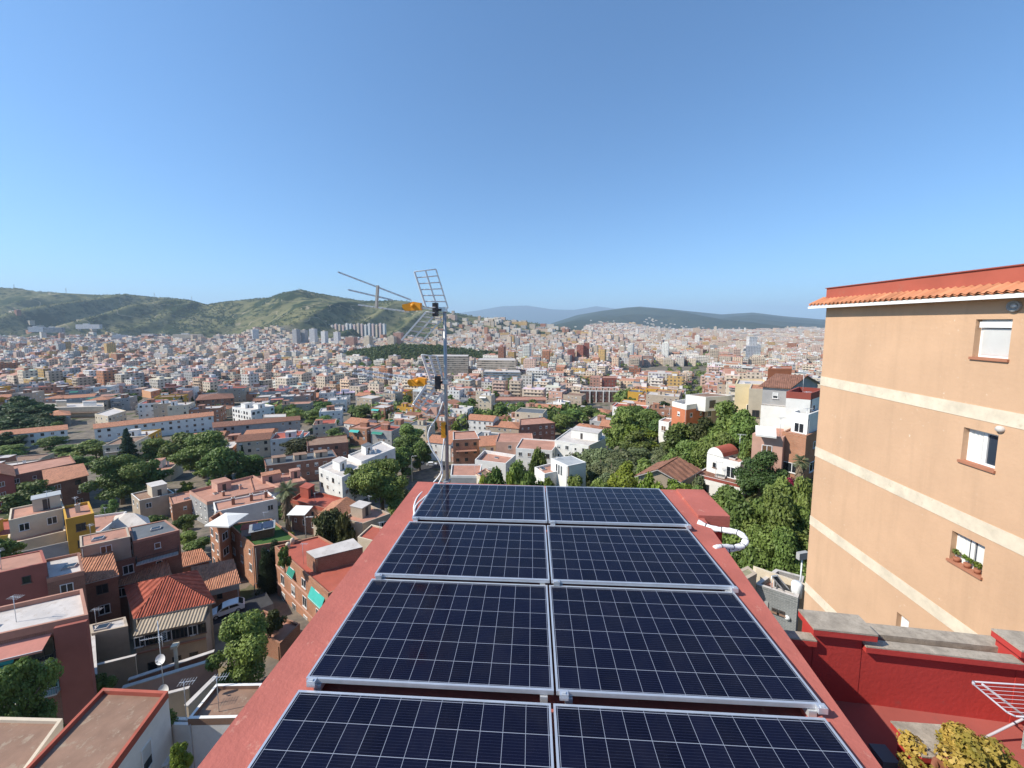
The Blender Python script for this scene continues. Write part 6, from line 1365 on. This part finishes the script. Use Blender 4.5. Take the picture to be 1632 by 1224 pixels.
def draped(name, pts, width, mm):
    m = MB(); P = []
    for px, py in pts: P.append(on_ground(px, py))
    for i in range(len(P) - 1):
        a, c = P[i], P[i + 1]; n = max(2, int((c - a).length / 2)); d = (c - a); d.z = 0; d.normalize(); s = Vector((-d.y, d.x, 0)) * width / 2
        for k in range(n):
            q0, q1 = a.lerp(c, k / n), a.lerp(c, (k + 1) / n); vs = []
            for q in (q0 - s, q1 - s, q1 + s, q0 + s): vs.append((q.x, q.y, gz(q.x, q.y) + .12))
            m.face(vs[::-1], mm)
    return structure(m, name)
draped('road', [(600, 752), (665, 745), (712, 740)], 8, ASPH); draped('road', [(700, 652), (840, 651), (960, 650)], 12, ASPH); draped('yard', [(225, 1200), (320, 1120)], 6, CONC)
draped('dry_slope', [(285, 1110), (335, 1065)], 5, mat('dry_weeds', (.26, .20, .11), .95, .35, 2))

# ------------------------------------------------------------------ landmarks used to tell generated neighbours apart
VIEW = [(148, 342, 689, 180), (0, 108, 700, 180), (338, 478, 686, 185), (57, 166, 668, 240), (225, 257, 650, 330), (76, 113, 690, 205), (150, 201, 682, 212), (369, 437, 688, 222), (417, 457, 684, 222), (310, 373, 658, 285), (922, 988, 651, 316), (684, 748, 600, 530), (758, 832, 606, 470), (786, 874, 646, 298), (1184, 1218, 581, 760), (505, 870, 588, 640), (462, 545, 550, 1200), (550, 640, 556, 1100), (903, 942, 577, 780), (1022, 1110, 592, 750), (990, 1004, 592, 750), (938, 985, 620, 400)]
LM = [(606, 775, 'big round tree by the panels'), (200, 700, 'dark conifer'), (190, 770, 'big plane tree'), (45, 795, 'tree above the cream house'), (298, 645, 'far cypress pair'), (330, 730, 'large tree clump'), (455, 790, 'shaggy palm'), (480, 710, 'olive-brown tree'), (380, 790, 'grey-sided salmon block'), (35, 660, 'pine wood'), (600, 715, 'tall white block'), (480, 735, 'long dark-roofed block'), (535, 680, 'tree column in mid town'), (652, 700, 'trees left of the mast'), (740, 695, 'brick balcony house'), (783, 704, 'yellow house'), (935, 698, 'wide white house'), (905, 745, 'white cube house'), (955, 635, 'dark brown slab'), (830, 636, 'brick and blue block'), (715, 583, 'stone office block'), (790, 590, 'second office block'), (640, 575, 'wooded knoll'), (1200, 565, 'stepped white tower'), (1095, 645, 'orange villa'), (1020, 670, 'trees right of the slab'), (860, 672, 'brown brick house'), (1200, 800, 'big trees by the tan building'), (1155, 745, 'barrel-topped house'), (1240, 640, 'brown tiled gable'), (1070, 750, 'broad brown gable roof'), (965, 720, 'grey-green bushes'), (1065, 590, 'cream tower block'), (680, 625, 'lower aerial'), (120, 700, 'left edge trees'), (60, 745, 'long low pinkish block'), (410, 760, 'slim single cypress')]
PEND = []     # (object, px, py, description)
def settle():
    near = []
    for o, px, py, d in PEND:
        best = min((l for l in LM if abs(l[0] - px) + abs(l[1] - py) > 6), key=lambda l: math.hypot(l[0] - px, (l[1] - py) * 1.6)); dx, dy = px - best[0], (py - best[1]) * 1.6
        rel = ('right of' if dx > 0 else 'left of') if abs(dx) > abs(dy) else ('in front of' if dy > 0 else 'behind')
        near.append((f'{d} {rel} the {best[2]}', px, o))
    by = {}
    for l, px, o in near: by.setdefault(l, []).append((px, o))
    ordw = ['leftmost', 'second from left,', 'third from left,', 'fourth from left,', 'fifth from left,', 'sixth from left,', 'seventh from left,', 'eighth from left,', 'ninth from left,', 'tenth from left,', 'eleventh from left,', 'twelfth from left,']
    for l, v in by.items():
        v.sort(key=lambda t: t[0])
        for k, (px, o) in enumerate(v):
            o['label'] = l if len(v) == 1 else (('rightmost ' if k == len(v) - 1 and k > 0 else ordw[min(k, 11)] + ' ') + l)

# ------------------------------------------------------------------ the town
rt = random.Random(21)
TONES = [('white', (.72, .67, .60), WHITE), ('white', (.70, .63, .54), WHITE), ('cream', (.66, .54, .41), CREAM), ('cream', (.66, .54, .41), CREAM), ('pink', (.62, .44, .35), PINK), ('peach', (.66, .48, .34), BEIGE), ('brick', (.34, .14, .085), BRICK), ('beige', (.54, .44, .34), BEIGE), ('grey', (.42, .40, .38), GREYW), ('orange brick', (.45, .2, .11), BRICKO), ('ochre', (.56, .36, .14), OCHRE)]
ROOFT = [('salmon', (.46, .30, .23), SALMON), ('pale', (.5, .46, .42), PALEROOF), ('pale', (.58, .50, .44), PALEROOF), ('brown', (.30, .21, .165), BROWNROOF), ('red', (.40, .17, .12), REDROOF), ('dark', (.15, .15, .16), SLATE)]
cells = []
def sector(s): return 0 if s < -.5 else 1 if s < .05 else 2
ANG = [.43, -.22, -.42]
for sec in range(3):
    for lo, hi, dx, dy in ((66, 330, 12.4, 12.0), (330, 700, 15.5, 14.5), (700, 1150, 19, 18), (1150, 1900, 26, 24), (1900, 3500, 40, 38), (3500, 4800, 60, 58)):
        n = int(hi * 2.2 / dx); a = ANG[sec] if hi < 400 or sec else -.28; ca, sa = math.cos(a), math.sin(a)
        for i in range(-n, n):
            for j in range(-int(hi * 1.4 / dy), int(hi * 2.0 / dy)):
                gx, gy = i * dx, j * dy; x, y = gx * ca - gy * sa, gx * sa + gy * ca
                if not (lo <= y < hi): continue
                s = x / y
                if sector(s) != sec or s < -1.75 or s > 1.0: continue
                cells.append((x, y, a, dx, dy, i, j))
cx_ = np.array([c[0] for c in cells]); cy_ = np.array([c[1] for c in cells]); cz_, ch_ = hills_np(cx_, cy_)
bboxes = [(min(p[0] for p in q), max(p[0] for p in q), min(p[1] for p in q), max(p[1] for p in q), q) for q in EXC]
def blocked(x, y, r):
    for x0, x1, y0, y1, q in bboxes:
        if x0 - r < x < x1 + r and y0 - r < y < y1 + r:
            if r > 6 or inside(q, x, y) or any((x - p[0]) ** 2 + (y - p[1]) ** 2 < r * r for p in q): return True
            for k in range(len(q)):
                mx_, my_ = (q[k][0] + q[k - 1][0]) / 2, (q[k][1] + q[k - 1][1]) / 2
                if (x - mx_) ** 2 + (y - my_) ** 2 < r * r: return True
    return False
plots, treespots, farclumps = [], [], []
for (x, y, a, dx, dy, i, j), z, h in zip(cells, cz_, ch_):
    s = x / y; px, py = proj((x, y, z + 4))
    if px < -60 or px > 1360: continue
    if y < 150 and 400 < px < 1130 and py > 775: continue
    if y < 200 and s > .28: continue
    if y < 118 and s > .02: continue
    on_tail = 690 < px < 960 and 1500 < y < 2350
    if h > .3 and not (on_tail and rt.random() < .55) and not (y < 1850 and px < 420 and rt.random() < .10) and not (px > 960 and 3200 < y < 4700 and h < .6): continue
    if y < 480 and blocked(x, y, min(dx, dy) * .52): continue
    street = (i % 6 == 5) or (j % 4 == 3)
    if y < 330:
        if street:
            if rt.random() < .42: treespots.append((x, y, z))
            continue
        if rt.random() < (.2 if y < 170 else .12): treespots.append((x, y, z)); continue
    else:
        if i % 7 == 6 or j % 5 == 4:
            if rt.random() < .4: farclumps.append((x, y, z))
            if y < 1150: continue
        if rt.random() < .15: farclumps.append((x, y, z)); continue
        if 640 < py + 4 < 660 and 560 < px < 960 and rt.random() < .5: farclumps.append((x, y, z)); continue
    lim = [v for v in VIEW if v[0] - 6 < px < v[1] + 6 and y < v[3] - 4]
    jx, jy = rt.uniform(-.06, .06) * dx, rt.uniform(-.06, .06) * dy
    big = rt.random() < .2 and y > 200
    w, d = dx * rt.uniform(.8, 1.0) * (1.5 if big else 1), dy * rt.uniform(.72, .98)
    if y < 200: ht = rt.choice([5.5, 6.2, 6.5, 8.5, 9])
    elif y < 330: ht = rt.choice([6.5, 7, 9.5, 10, 12.5])
    elif y < 700: ht = rt.choice([10, 12, 14, 16, 18, 20, 23])
    else: ht = rt.choice([12, 15, 17, 19, 21, 24, 27])
    tall = rt.random() < (.05 if 860 < px < 960 or 740 < px < 860 or px > 960 else .012) and y > 650
    if tall: ht *= rt.uniform(1.5, 2.4); w = min(w, 20) * .9; d = min(d, 18)
    if y > 330: w *= rt.uniform(.72, 1.02); d *= rt.uniform(.7, .98); ht *= rt.uniform(.55, 1.02)
    if y > 480 and rt.random() < .07: w *= 2.4
    if lim:
        top = max(v[2] for v in lim); hm = -(top - 515) / 600 * y - z
        if hm < 4: continue
        ht = min(ht, hm)
    tone = rt.choice(TONES) if s > -.6 else rt.choice(TONES + TONES[7:10])
    plots.append((x + jx, y + jy, z, a + rt.choice([0, 0, 0, rt.uniform(-.15, .15)]), w, d, ht, tone, rt.choice(ROOFT), rt.random(), px, py))
for cpx, cy0, nn, sg in ((1045, 6000, 14, 90), (1072, 5200, 20, 130), (1110, 5000, 16, 150), (1225, 6000, 7, 60), (1248, 6000, 7, 50), (1285, 5300, 16, 150), (960, 5000, 12, 150), (130, 1660, 9, 60), (60, 1640, 6, 50)):
    for _ in range(nn):
        y = cy0 + rt.gauss(0, sg * 2); x = ray(cpx, 525)[0] * cy0 + rt.gauss(0, sg); k_ = max(1., cy0 / 2600)
        plots.append((x, y, gz(x, y), rt.uniform(-.6, .1), 13 * k_, 10 * k_, 6 * k_, rt.choice(TONES[:4]), rt.choice(ROOFT[:3]), rt.random(), cpx, 520))
plots.sort(key=lambda p: p[1])
NEAR = [p for p in plots if p[1] < 460][:225]; FAR = plots[len(NEAR):]
GRP = 'town houses between the hill and the office blocks'
for k, (x, y, z, a, w, d, ht, tone, rf, u, px, py) in enumerate(NEAR):
    ux, uy = Vector((math.cos(a), math.sin(a))), Vector((-math.sin(a), math.cos(a))); c = Vector((x, y)); poly = [c - ux * w / 2 - uy * d / 2, c + ux * w / 2 - uy * d / 2, c + ux * w / 2 + uy * d / 2, c - ux * w / 2 + uy * d / 2]
    z0 = min(gz(*p) for p in poly) - .5; st = max(1, int(ht / 2.9)); sw = ('one', 'two', 'three', 'four', 'five', 'six')[min(5, st - 1)]
    if u < .26 and ht < 11:
        kind = rt.choice(['gable', 'hip', 'gable']); b = building('house', None, poly, z0 + ht, tone[2], TERRA if u < .22 else TERRAB, z0=z0, kind=kind, rh=1.7, win=1 if y < 240 else .8, cat='house', group=GRP, seed=k); rdesc = f'house, {"terracotta" if u < .22 else "brown"} {"hipped" if kind == "hip" else "pitched"} roof'
        if u < .12: chimney(b, .3, .5, tone[2], 1.6)
    else:
        b = building('house' if ht < 9 else 'apartment_block', None, poly, z0 + ht, tone[2], rf[2], z0=z0, par=.5, win=1 if y < 240 else .8, cat='house' if ht < 9 else 'apartments', group=GRP, seed=k); rdesc = f'{"house" if ht < 9 else "block"}, {rf[0]} flat roof'
        if rt.random() < .75: hut(b, rt.uniform(.05, .5), rt.uniform(.1, .45), rt.uniform(2.4, 4.2), rt.uniform(2.2, 3.4), rt.uniform(2.1, 2.7), rt.choice([tone[2], WHITE, BRICK]), rt.choice([PALEROOF, SALMON, TERRA]))
        if rt.random() < .6 and y < 260: roof_aerial(b, rt.uniform(.1, .9), rt.uniform(.1, .9), rt)
        if rt.random() < .5: chimney(b, rt.uniform(.6, .9), rt.uniform(.1, .8), rt.choice([BRICK, WHITE]), rt.uniform(.9, 1.6))
        if rt.random() < .4 and y < 300:
            f = facing(b)
            if f:
                for fl in range(st): balcony(b, f[0], .1, rt.choice([.5, .9]), z0 + ht - 2.4 - fl * 2.9, 1.0, rt.choice([IRON, FRAMEW]), PALEROOF)
        if rt.random() < .25 and facing(b): awning(b, facing(b)[0], .1, .6, z0 + ht - .5, 1.4, .7, rt.choice([GREENAWN, SALMAWN, WHITE, TEALAWN]))
    PEND.append((b.root, px, py, f'{tone[0]} {sw}-storey {rdesc}'))
# trees standing among those houses
rt.shuffle(treespots); n_ = 0
for x, y, z in sorted(treespots[:190], key=lambda t: t[1]):
    kind = rt.choice(['broad', 'broad', 'broad', 'broad', 'lime', 'pine', 'dark', 'cypress', 'conifer']); h = rt.uniform(5.5, 10); w = h * (rt.uniform(.75, 1.1) if kind not in ('cypress', 'conifer') else .3)
    o = tree(kind, (x + rt.uniform(-2, 2), y + rt.uniform(-2, 2), z - .2), h, w, 2 if y < 150 else 3, None, 'trees among the town houses', rt)
gaps = 0
for _ in range(900):
    y = rt.uniform(52, 135); x = ray(rt.uniform(-20, 560), 800)[0] * y
    if gaps < 60 and not blocked(x, y, 1.7):
        k_ = rt.choice(['shrub', 'shrub', 'broad', 'olive', 'lime']); h = rt.uniform(1.8, 4.2); z = gz(x, y); px, py = proj((x, y, z))
        if not (320 < px < 440 and py > 930): tree(k_, (x, y, z - .3), h, h * rt.uniform(.9, 1.3), 2, None, 'garden trees and shrubs between the near houses', rt); EXC.append([(x - 1, y - 1), (x + 1, y - 1), (x + 1, y + 1), (x - 1, y + 1)]); bboxes.append((x - 1, x + 1, y - 1, y + 1, EXC[-1])); gaps += 1
SIZE = lambda hp: 'large' if hp > 45 else 'medium' if hp > 22 else 'small'
for o, kind, h, w, auto in TREES:
    if auto:
        p = o.location; px, py = proj((p.x, p.y, p.z + h / 2)); hp = h / p.y * FPX
        PEND.append((o, px, py, f'{SIZE(hp)} {NOUN[kind]}'))
        if 'group' not in o: o['group'] = 'trees on the slopes'
settle()
# everything further off reads as one mass of roofs and walls
FV, FF, FM, FT, FU = [], [], [], [], []
def fquad(p, mi, tone, uv): i = len(FV); FV.extend(p); FF.append((i, i + 1, i + 2, i + 3)); FM.append(mi); FT.append(tone); FU.extend(uv)
def fbox(c, a, hw, hd, z0, z1, wall, roof, win=True, uo=0.):
    ca, sa = math.cos(a), math.sin(a); q = [(c[0] + sx * hw * ca - sy * hd * sa, c[1] + sx * hw * sa + sy * hd * ca) for sx, sy in ((-1, -1), (1, -1), (1, 1), (-1, 1))]; h = z1 - z0
    for k in range(4):
        p, r = q[k], q[(k + 1) % 4]; l = 2 * (hw if k % 2 == 0 else hd); fquad([(*p, z0), (*r, z0), (*r, z1), (*p, z1)], 0 if win else 1, wall, [(uo, -h), (uo + l, -h), (uo + l, 0), (uo, 0)])
    fquad([(*p, z1) for p in q], 1, roof, [(0, 0)] * 4)
    return q
for x, y, z, a, w, d, ht, tone, rf, u, px, py in FAR:
    if tone[0] in ('brick', 'orange brick', 'ochre', 'grey') and u > .5 and px > 300: tone = rt.choice(TONES[:5])
    j = rt.uniform(.8, 1.15); wc = tuple(min(.8, v * j) for v in tone[1]); rc = tuple(v * rt.uniform(.85, 1.25) for v in rf[1]); z1 = z + ht; z0 = z - 6
    q = fbox((x, y), a, w / 2, d / 2, z0, z1, wc, rc, True, u * 9)
    if u < .10 and y < 900:
        r0 = tuple((q[0][k] + q[3][k]) / 2 for k in (0, 1)); r1 = tuple((q[1][k] + q[2][k]) / 2 for k in (0, 1)); rr = (.42, .21, .14); e = .01
        fquad([(*q[0], z1 + e), (*q[1], z1 + e), (*r1, z1 + 2), (*r0, z1 + 2)], 1, rr, [(0, 0)] * 4); fquad([(*q[2], z1 + e), (*q[3], z1 + e), (*r0, z1 + 2), (*r1, z1 + 2)], 1, rr, [(0, 0)] * 4)
        fquad([(*q[1], z1 + e), (*q[2], z1 + e), (*r1, z1 + 2), (*r1, z1 + 2)], 1, wc, [(0, 0)] * 4); fquad([(*q[3], z1 + e), (*q[0], z1 + e), (*r0, z1 + 2), (*r0, z1 + 2)], 1, wc, [(0, 0)] * 4)
    else:
        for _ in range(rt.choice([1, 1, 2, 2]) if y < 1300 else rt.choice([0, 1])):
            fbox((x + rt.uniform(-.25, .25) * w, y + rt.uniform(-.25, .25) * d), a, rt.uniform(1.2, w * .2), rt.uniform(1.2, d * .2), z1 + .01, z1 + rt.uniform(1.6, 3.2), rt.choice([wc, (.7, .68, .64), (.45, .22, .14)]), rc, False)
        if u > .6 and y < 1000:      # balcony slabs across the front
            for fl in range(int(ht / 3)): fbox((x + math.sin(a) * (d / 2 + .5), y - math.cos(a) * (d / 2 + .5)), a, w * .42, .5, z1 - 2.9 - fl * 3, z1 - 2.0 - fl * 3, tuple(min(.8, v * 1.1) for v in wc), wc, False)
me = bpy.data.meshes.new('distant_town'); me.from_pydata(FV, [], FF); me.materials.append(facade_mat('town_facade', use_attr=True)); 
mr_, nt2, b2_ = nodes_of('town_roof'); at2 = N(nt2, 'ShaderNodeAttribute', attribute_name='tone'); nt2.links.new(at2.outputs['Color'], b2_.inputs['Base Color']); b2_.inputs['Roughness'].default_value = .9; me.materials.append(mr_)
me.polygons.foreach_set('material_index', FM); uvl = me.uv_layers.new(name='UVMap'); uvl.data.foreach_set('uv', np.array(FU, np.float32).ravel())
ta = me.attributes.new('tone', 'FLOAT_COLOR', 'FACE'); ta.data.foreach_set('color', np.array([(*t_, 1) for t_ in FT], np.float32).ravel())
o = bpy.data.objects.new('distant_town', me); link(o); o['kind'] = 'stuff'
# ------------------------------------------------------------------ far vegetation
def clumps(name, C, Rr, Hh, per, leaf, mm, seed):
    rg = np.random.default_rng(seed); C = np.asarray(C, float); n = len(C); c = np.repeat(C, per, 0); r = np.repeat(np.asarray(Rr, float), per); h = np.repeat(np.asarray(Hh, float), per); N_ = n * per
    d = rg.normal(size=(N_, 3)); d[:, 2] = np.abs(d[:, 2]) * .9 - .25; d /= np.linalg.norm(d, axis=1, keepdims=True); k = rg.uniform(.55, 1.05, N_)[:, None]
    p = c + d * k * np.stack([r, r, h * .5], 1); p[:, 2] += h * .5
    u = np.cross(d + rg.normal(size=(N_, 3)) * .5, rg.normal(size=(N_, 3))); u /= np.linalg.norm(u, axis=1, keepdims=True); w = np.cross(d, u); s = (np.repeat(np.asarray(Rr, float), per) * leaf * rg.uniform(.6, 1.3, N_))[:, None]
    V = np.stack([p - u * s, p - w * s, p + u * s, p + w * s], 1).reshape(-1, 3).astype(np.float32); me = bpy.data.meshes.new(name); me.vertices.add(N_ * 4); me.vertices.foreach_set('co', V.ravel()); me.loops.add(N_ * 4); me.loops.foreach_set('vertex_index', np.arange(N_ * 4, dtype=np.int32)); me.polygons.add(N_); me.polygons.foreach_set('loop_start', np.arange(0, N_ * 4, 4, dtype=np.int32))
    me.materials.append(mm); t = np.clip(np.repeat(rg.uniform(0, 1, n), per) * .7 + rg.normal(size=N_) * .15 + .15, 0, 1).astype(np.float32); me.attributes.new('tint', 'FLOAT', 'FACE').data.foreach_set('value', t); me.update(calc_edges=True)
    o = bpy.data.objects.new(name, me); link(o); o['kind'] = 'stuff'; return o
rg = np.random.default_rng(5)
C = []; 
for x, y, z in farclumps:
    for _ in range(rt.choice([1, 2, 3])): C.append((x + rt.uniform(-8, 8), y + rt.uniform(-8, 8), z))
# park strips in the valley
for (p0, y0, p1, y1, n, wd) in ((560, 250, 960, 235, 110, 14), (380, 250, 470, 230, 30, 10), (1000, 330, 985, 300, 25, 15), (0, 700, 130, 640, 50, 40), (100, 560, 170, 540, 40, 20), (660, 420, 860, 400, 40, 12), (960, 900, 1310, 1000, 70, 40), (440, 1050, 540, 1000, 90, 60), (330, 1330, 480, 1400, 160, 80), (0, 1480, 330, 1500, 300, 90), (530, 1400, 720, 1420, 150, 60), (840, 1500, 1000, 1650, 120, 80)):
    for _ in range(n):
        f = rt.random(); y = y0 + (y1 - y0) * f + rt.gauss(0, wd); a = ray(p0 + (p1 - p0) * f, 545)[0]; x = a * y
        if not blocked(x, y, 3): C.append((x, y, gz(x, y)))
rr = rg.uniform(2.6, 5, len(C)); clumps('distant_town_trees', C, rr, rr * rg.uniform(1.7, 2.3, len(C)), 46, .26, LEAVES['broad'], 1)
cv = []
for _ in range(1500):
    a_ = rt.uniform(.05, .8); y = rt.uniform(30, 118); x = a_ * y
    if not blocked(x, y, 1.2) and not (x > 9 and y < 18) and x < 48: cv.append((x, y, gz(x, y) - .3))
for _ in range(900):
    y = rt.uniform(10, 84); x = rt.uniform(-20, 3) if y > 42 else rt.uniform(-18, -3.4)
    if not blocked(x, y, 1.4): cv.append((x, y, gz(x, y) - .3))
rr = rg.uniform(.7, 1.9, len(cv)); clumps('hillside_scrub', cv, rr, rr * rg.uniform(1.0, 1.6, len(cv)), 90, .13, LEAVES['olive'], 9)
# woods of the knoll
C = []
while len(C) < 3600:
    s = rg.uniform(CR_P[0][0], CR_P[0][-1]); y = rg.uniform(600, 900); C.append((s * y, y))
C = np.array(C); z, h = hills_np(C[:, 0], C[:, 1]); k = h > .3; C = np.column_stack([C, z])[k]; rr = rg.uniform(2.5, 5.0, len(C)); clumps('knoll_woods', C, rr, rr * rg.uniform(1.6, 2.3, len(C)), 40, .27, LEAVES['pine'], 2)
# scrub and trees on the green range
s = rg.uniform(-1.7, .15, 26000); y = rg.uniform(1560, 2640, 26000); x = s * y; z, h = hills_np(x, y); zc = np.interp(s, *CR_A)
dens = vnoise(x + 50, y, 260) * .55 + vnoise(x, y, 70) * .45; low = 1 - np.clip((y - 1560) / 500, 0, 1); pick = (h > .5) & (rg.uniform(0, 1, len(x)) < np.clip((dens - .5) * 4.2, 0, 1) * .8 + .25 * low + .75 * (np.interp(s, [-1.22, -1.12, -.92, -.84], [0, 1, 1, 0]) * (y > 2000)) + .10 * (y > 2540) * (s > -.92)) & (zc > -60)
C = np.column_stack([x, y, z - .8])[pick]; rr = rg.uniform(2.2, 5.5, len(C)); clumps('hill_scrub', C, rr, rr * rg.uniform(1.2, 1.9, len(C)), 14, .42, LEAVES['pine'], 3)
# pylons along the crest
for k, px in enumerate((24, 106, 246, 305, 477, 655)):
    yy = 2590; a = ray(px, 470)[0]; x = a * yy; z = gz(x, yy); H = (34, 40, 34, 36, 14, 20)[k]; t = thing('transmission_tower', (x, yy, z), ('leftmost', 'second from left,', 'third from left,', 'fourth from left,', 'fifth from left,', 'rightmost')[k] + ' lattice pylon on the green hill crest', 'pylon', 'pylons on the hill crest'); m = MB()
    for sx, sy in ((-1, -1), (1, -1), (1, 1), (-1, 1)): m.bar((x + sx * 3, yy + sy * 3, z - 2), (x + sx * .6, yy + sy * .6, z + H), .5, .5, GREYW)
    for f in (.2, .4, .6, .8): w_ = 3 - 2.4 * f; m.bar((x - w_, yy - w_, z + H * f), (x + w_, yy - w_, z + H * (f + .12)), .35, .35, GREYW); m.bar((x + w_, yy - w_, z + H * f), (x - w_, yy - w_, z + H * (f + .12)), .35, .35, GREYW)
    part(m, 'lattice', t)
    for f in (.72, .86, .98): m = MB(); m.bar((x - 5, yy, z + H * f), (x + 5, yy, z + H * f), .5, .5, GREYW); part(m, 'cross_arm', t)
# white buildings at the foot of the hills
for k, (p0, p1, top, bot, yy, fm, lab) in enumerate(((44, 68, 521, 528, 1500, FW, 'white institution block at the foot of the green hills'), (68, 98, 522, 529, 1515, FBL, 'blue-grey institution block beside the white one under the hills'), (120, 158, 517, 523, 1640, FW, 'white villa row high on the foot of the green hills'), (178, 200, 534, 541, 1420, FW, 'white long building below the green hills'), (275, 320, 533, 538, 1440, FC, 'cream long building under the wooded gully'), (402, 412, 525, 540, 1480, FW, 'white narrow block under the pointed green hill'))):
    A, B_ = at_y(p0, top, yy), at_y(p1, top, yy + 15); z0 = at_y(p0, bot, yy).z - 3; d = (B_ - A); d.z = 0; s_ = Vector((-d.y, d.x, 0)).normalized() * 14; o = thing('institution_building', ((A.x + B_.x) / 2, (A.y + B_.y) / 2, z0), lab, 'building')
    m = MB(); m.prism(ccw([A, B_, B_ + s_, A + s_]), z0, A.z, fm, PALEROOF); part(m, 'wall', o); m = MB(); q = A.lerp(B_, .4); m.obox(q + s_ * .5, math.atan2(d.y, d.x), d.length * .12, 4, A.z + .01, A.z + 4, FW); part(m, 'stair_hut', o)
# ------------------------------------------------------------------ air, sky, sun
BM = MB(); BM.box(-40000, 40000, -60, 32000, -110, 1300, WHITE); o = bpy.data.objects.new('haze', BM.mesh('haze')); o.data.materials.clear()
hm = bpy.data.materials.new('haze'); hm.use_nodes = True; nt = hm.node_tree; nt.nodes.remove(nt.nodes['Principled BSDF']); pv = nt.nodes.new('ShaderNodeVolumePrincipled')
pv.inputs['Color'].default_value = (.64, .81, 1, 1); pv.inputs['Density'].default_value = HAZE; pv.inputs['Anisotropy'].default_value = .1
nt.links.new(pv.outputs[0], nt.nodes['Material Output'].inputs['Volume']); o.data.materials.append(hm); link(o); o['kind'] = 'stuff'
SAZ, SEL = rad(18), rad(41)
sd = Vector((-math.cos(SAZ) * math.cos(SEL), -math.sin(SAZ) * math.cos(SEL), math.sin(SEL)))
l = bpy.data.lights.new('sun', 'SUN'); l.energy = SUN; l.angle = rad(.5); l.color = (1, .94, .83); lo = bpy.data.objects.new('sun', l); link(lo); lo.rotation_euler = sd.to_track_quat('Z', 'Y').to_euler()
w = bpy.data.worlds.new('World'); SC.world = w; w.use_nodes = True; nt = w.node_tree; sky = nt.nodes.new('ShaderNodeTexSky'); sky.sky_type = 'NISHITA'; sky.sun_disc = False; sky.sun_elevation = SEL
sky.sun_rotation = math.atan2(sd.x, sd.y); sky.altitude = 150; sky.air_density = AIR; sky.dust_density = DUST; sky.ozone_density = OZONE
gm = nt.nodes.new('ShaderNodeGamma'); gm.inputs[1].default_value = .85; nt.links.new(sky.outputs[0], gm.inputs[0])
tn = nt.nodes.new('ShaderNodeMix'); tn.data_type = 'RGBA'; tn.blend_type = 'MULTIPLY'; tn.inputs['Factor'].default_value = 1; nt.links.new(gm.outputs[0], tn.inputs['A']); tn.inputs['B'].default_value = (*SKYT, 1)
bg = nt.nodes['Background']; bg.inputs['Strength'].default_value = SKYS; nt.links.new(tn.outputs['Result'], bg.inputs[0])
SC.view_settings.view_transform = 'Standard'; SC.view_settings.look = 'None'; SC.view_settings.gamma = 1; SC.view_settings.exposure = EXPO
SC.cycles.use_denoising = True
SC.cycles.max_bounces = 6; SC.cycles.diffuse_bounces = 3; SC.cycles.glossy_bounces = 3; SC.cycles.transparent_max_bounces = 4; SC.cycles.volume_bounces = 1
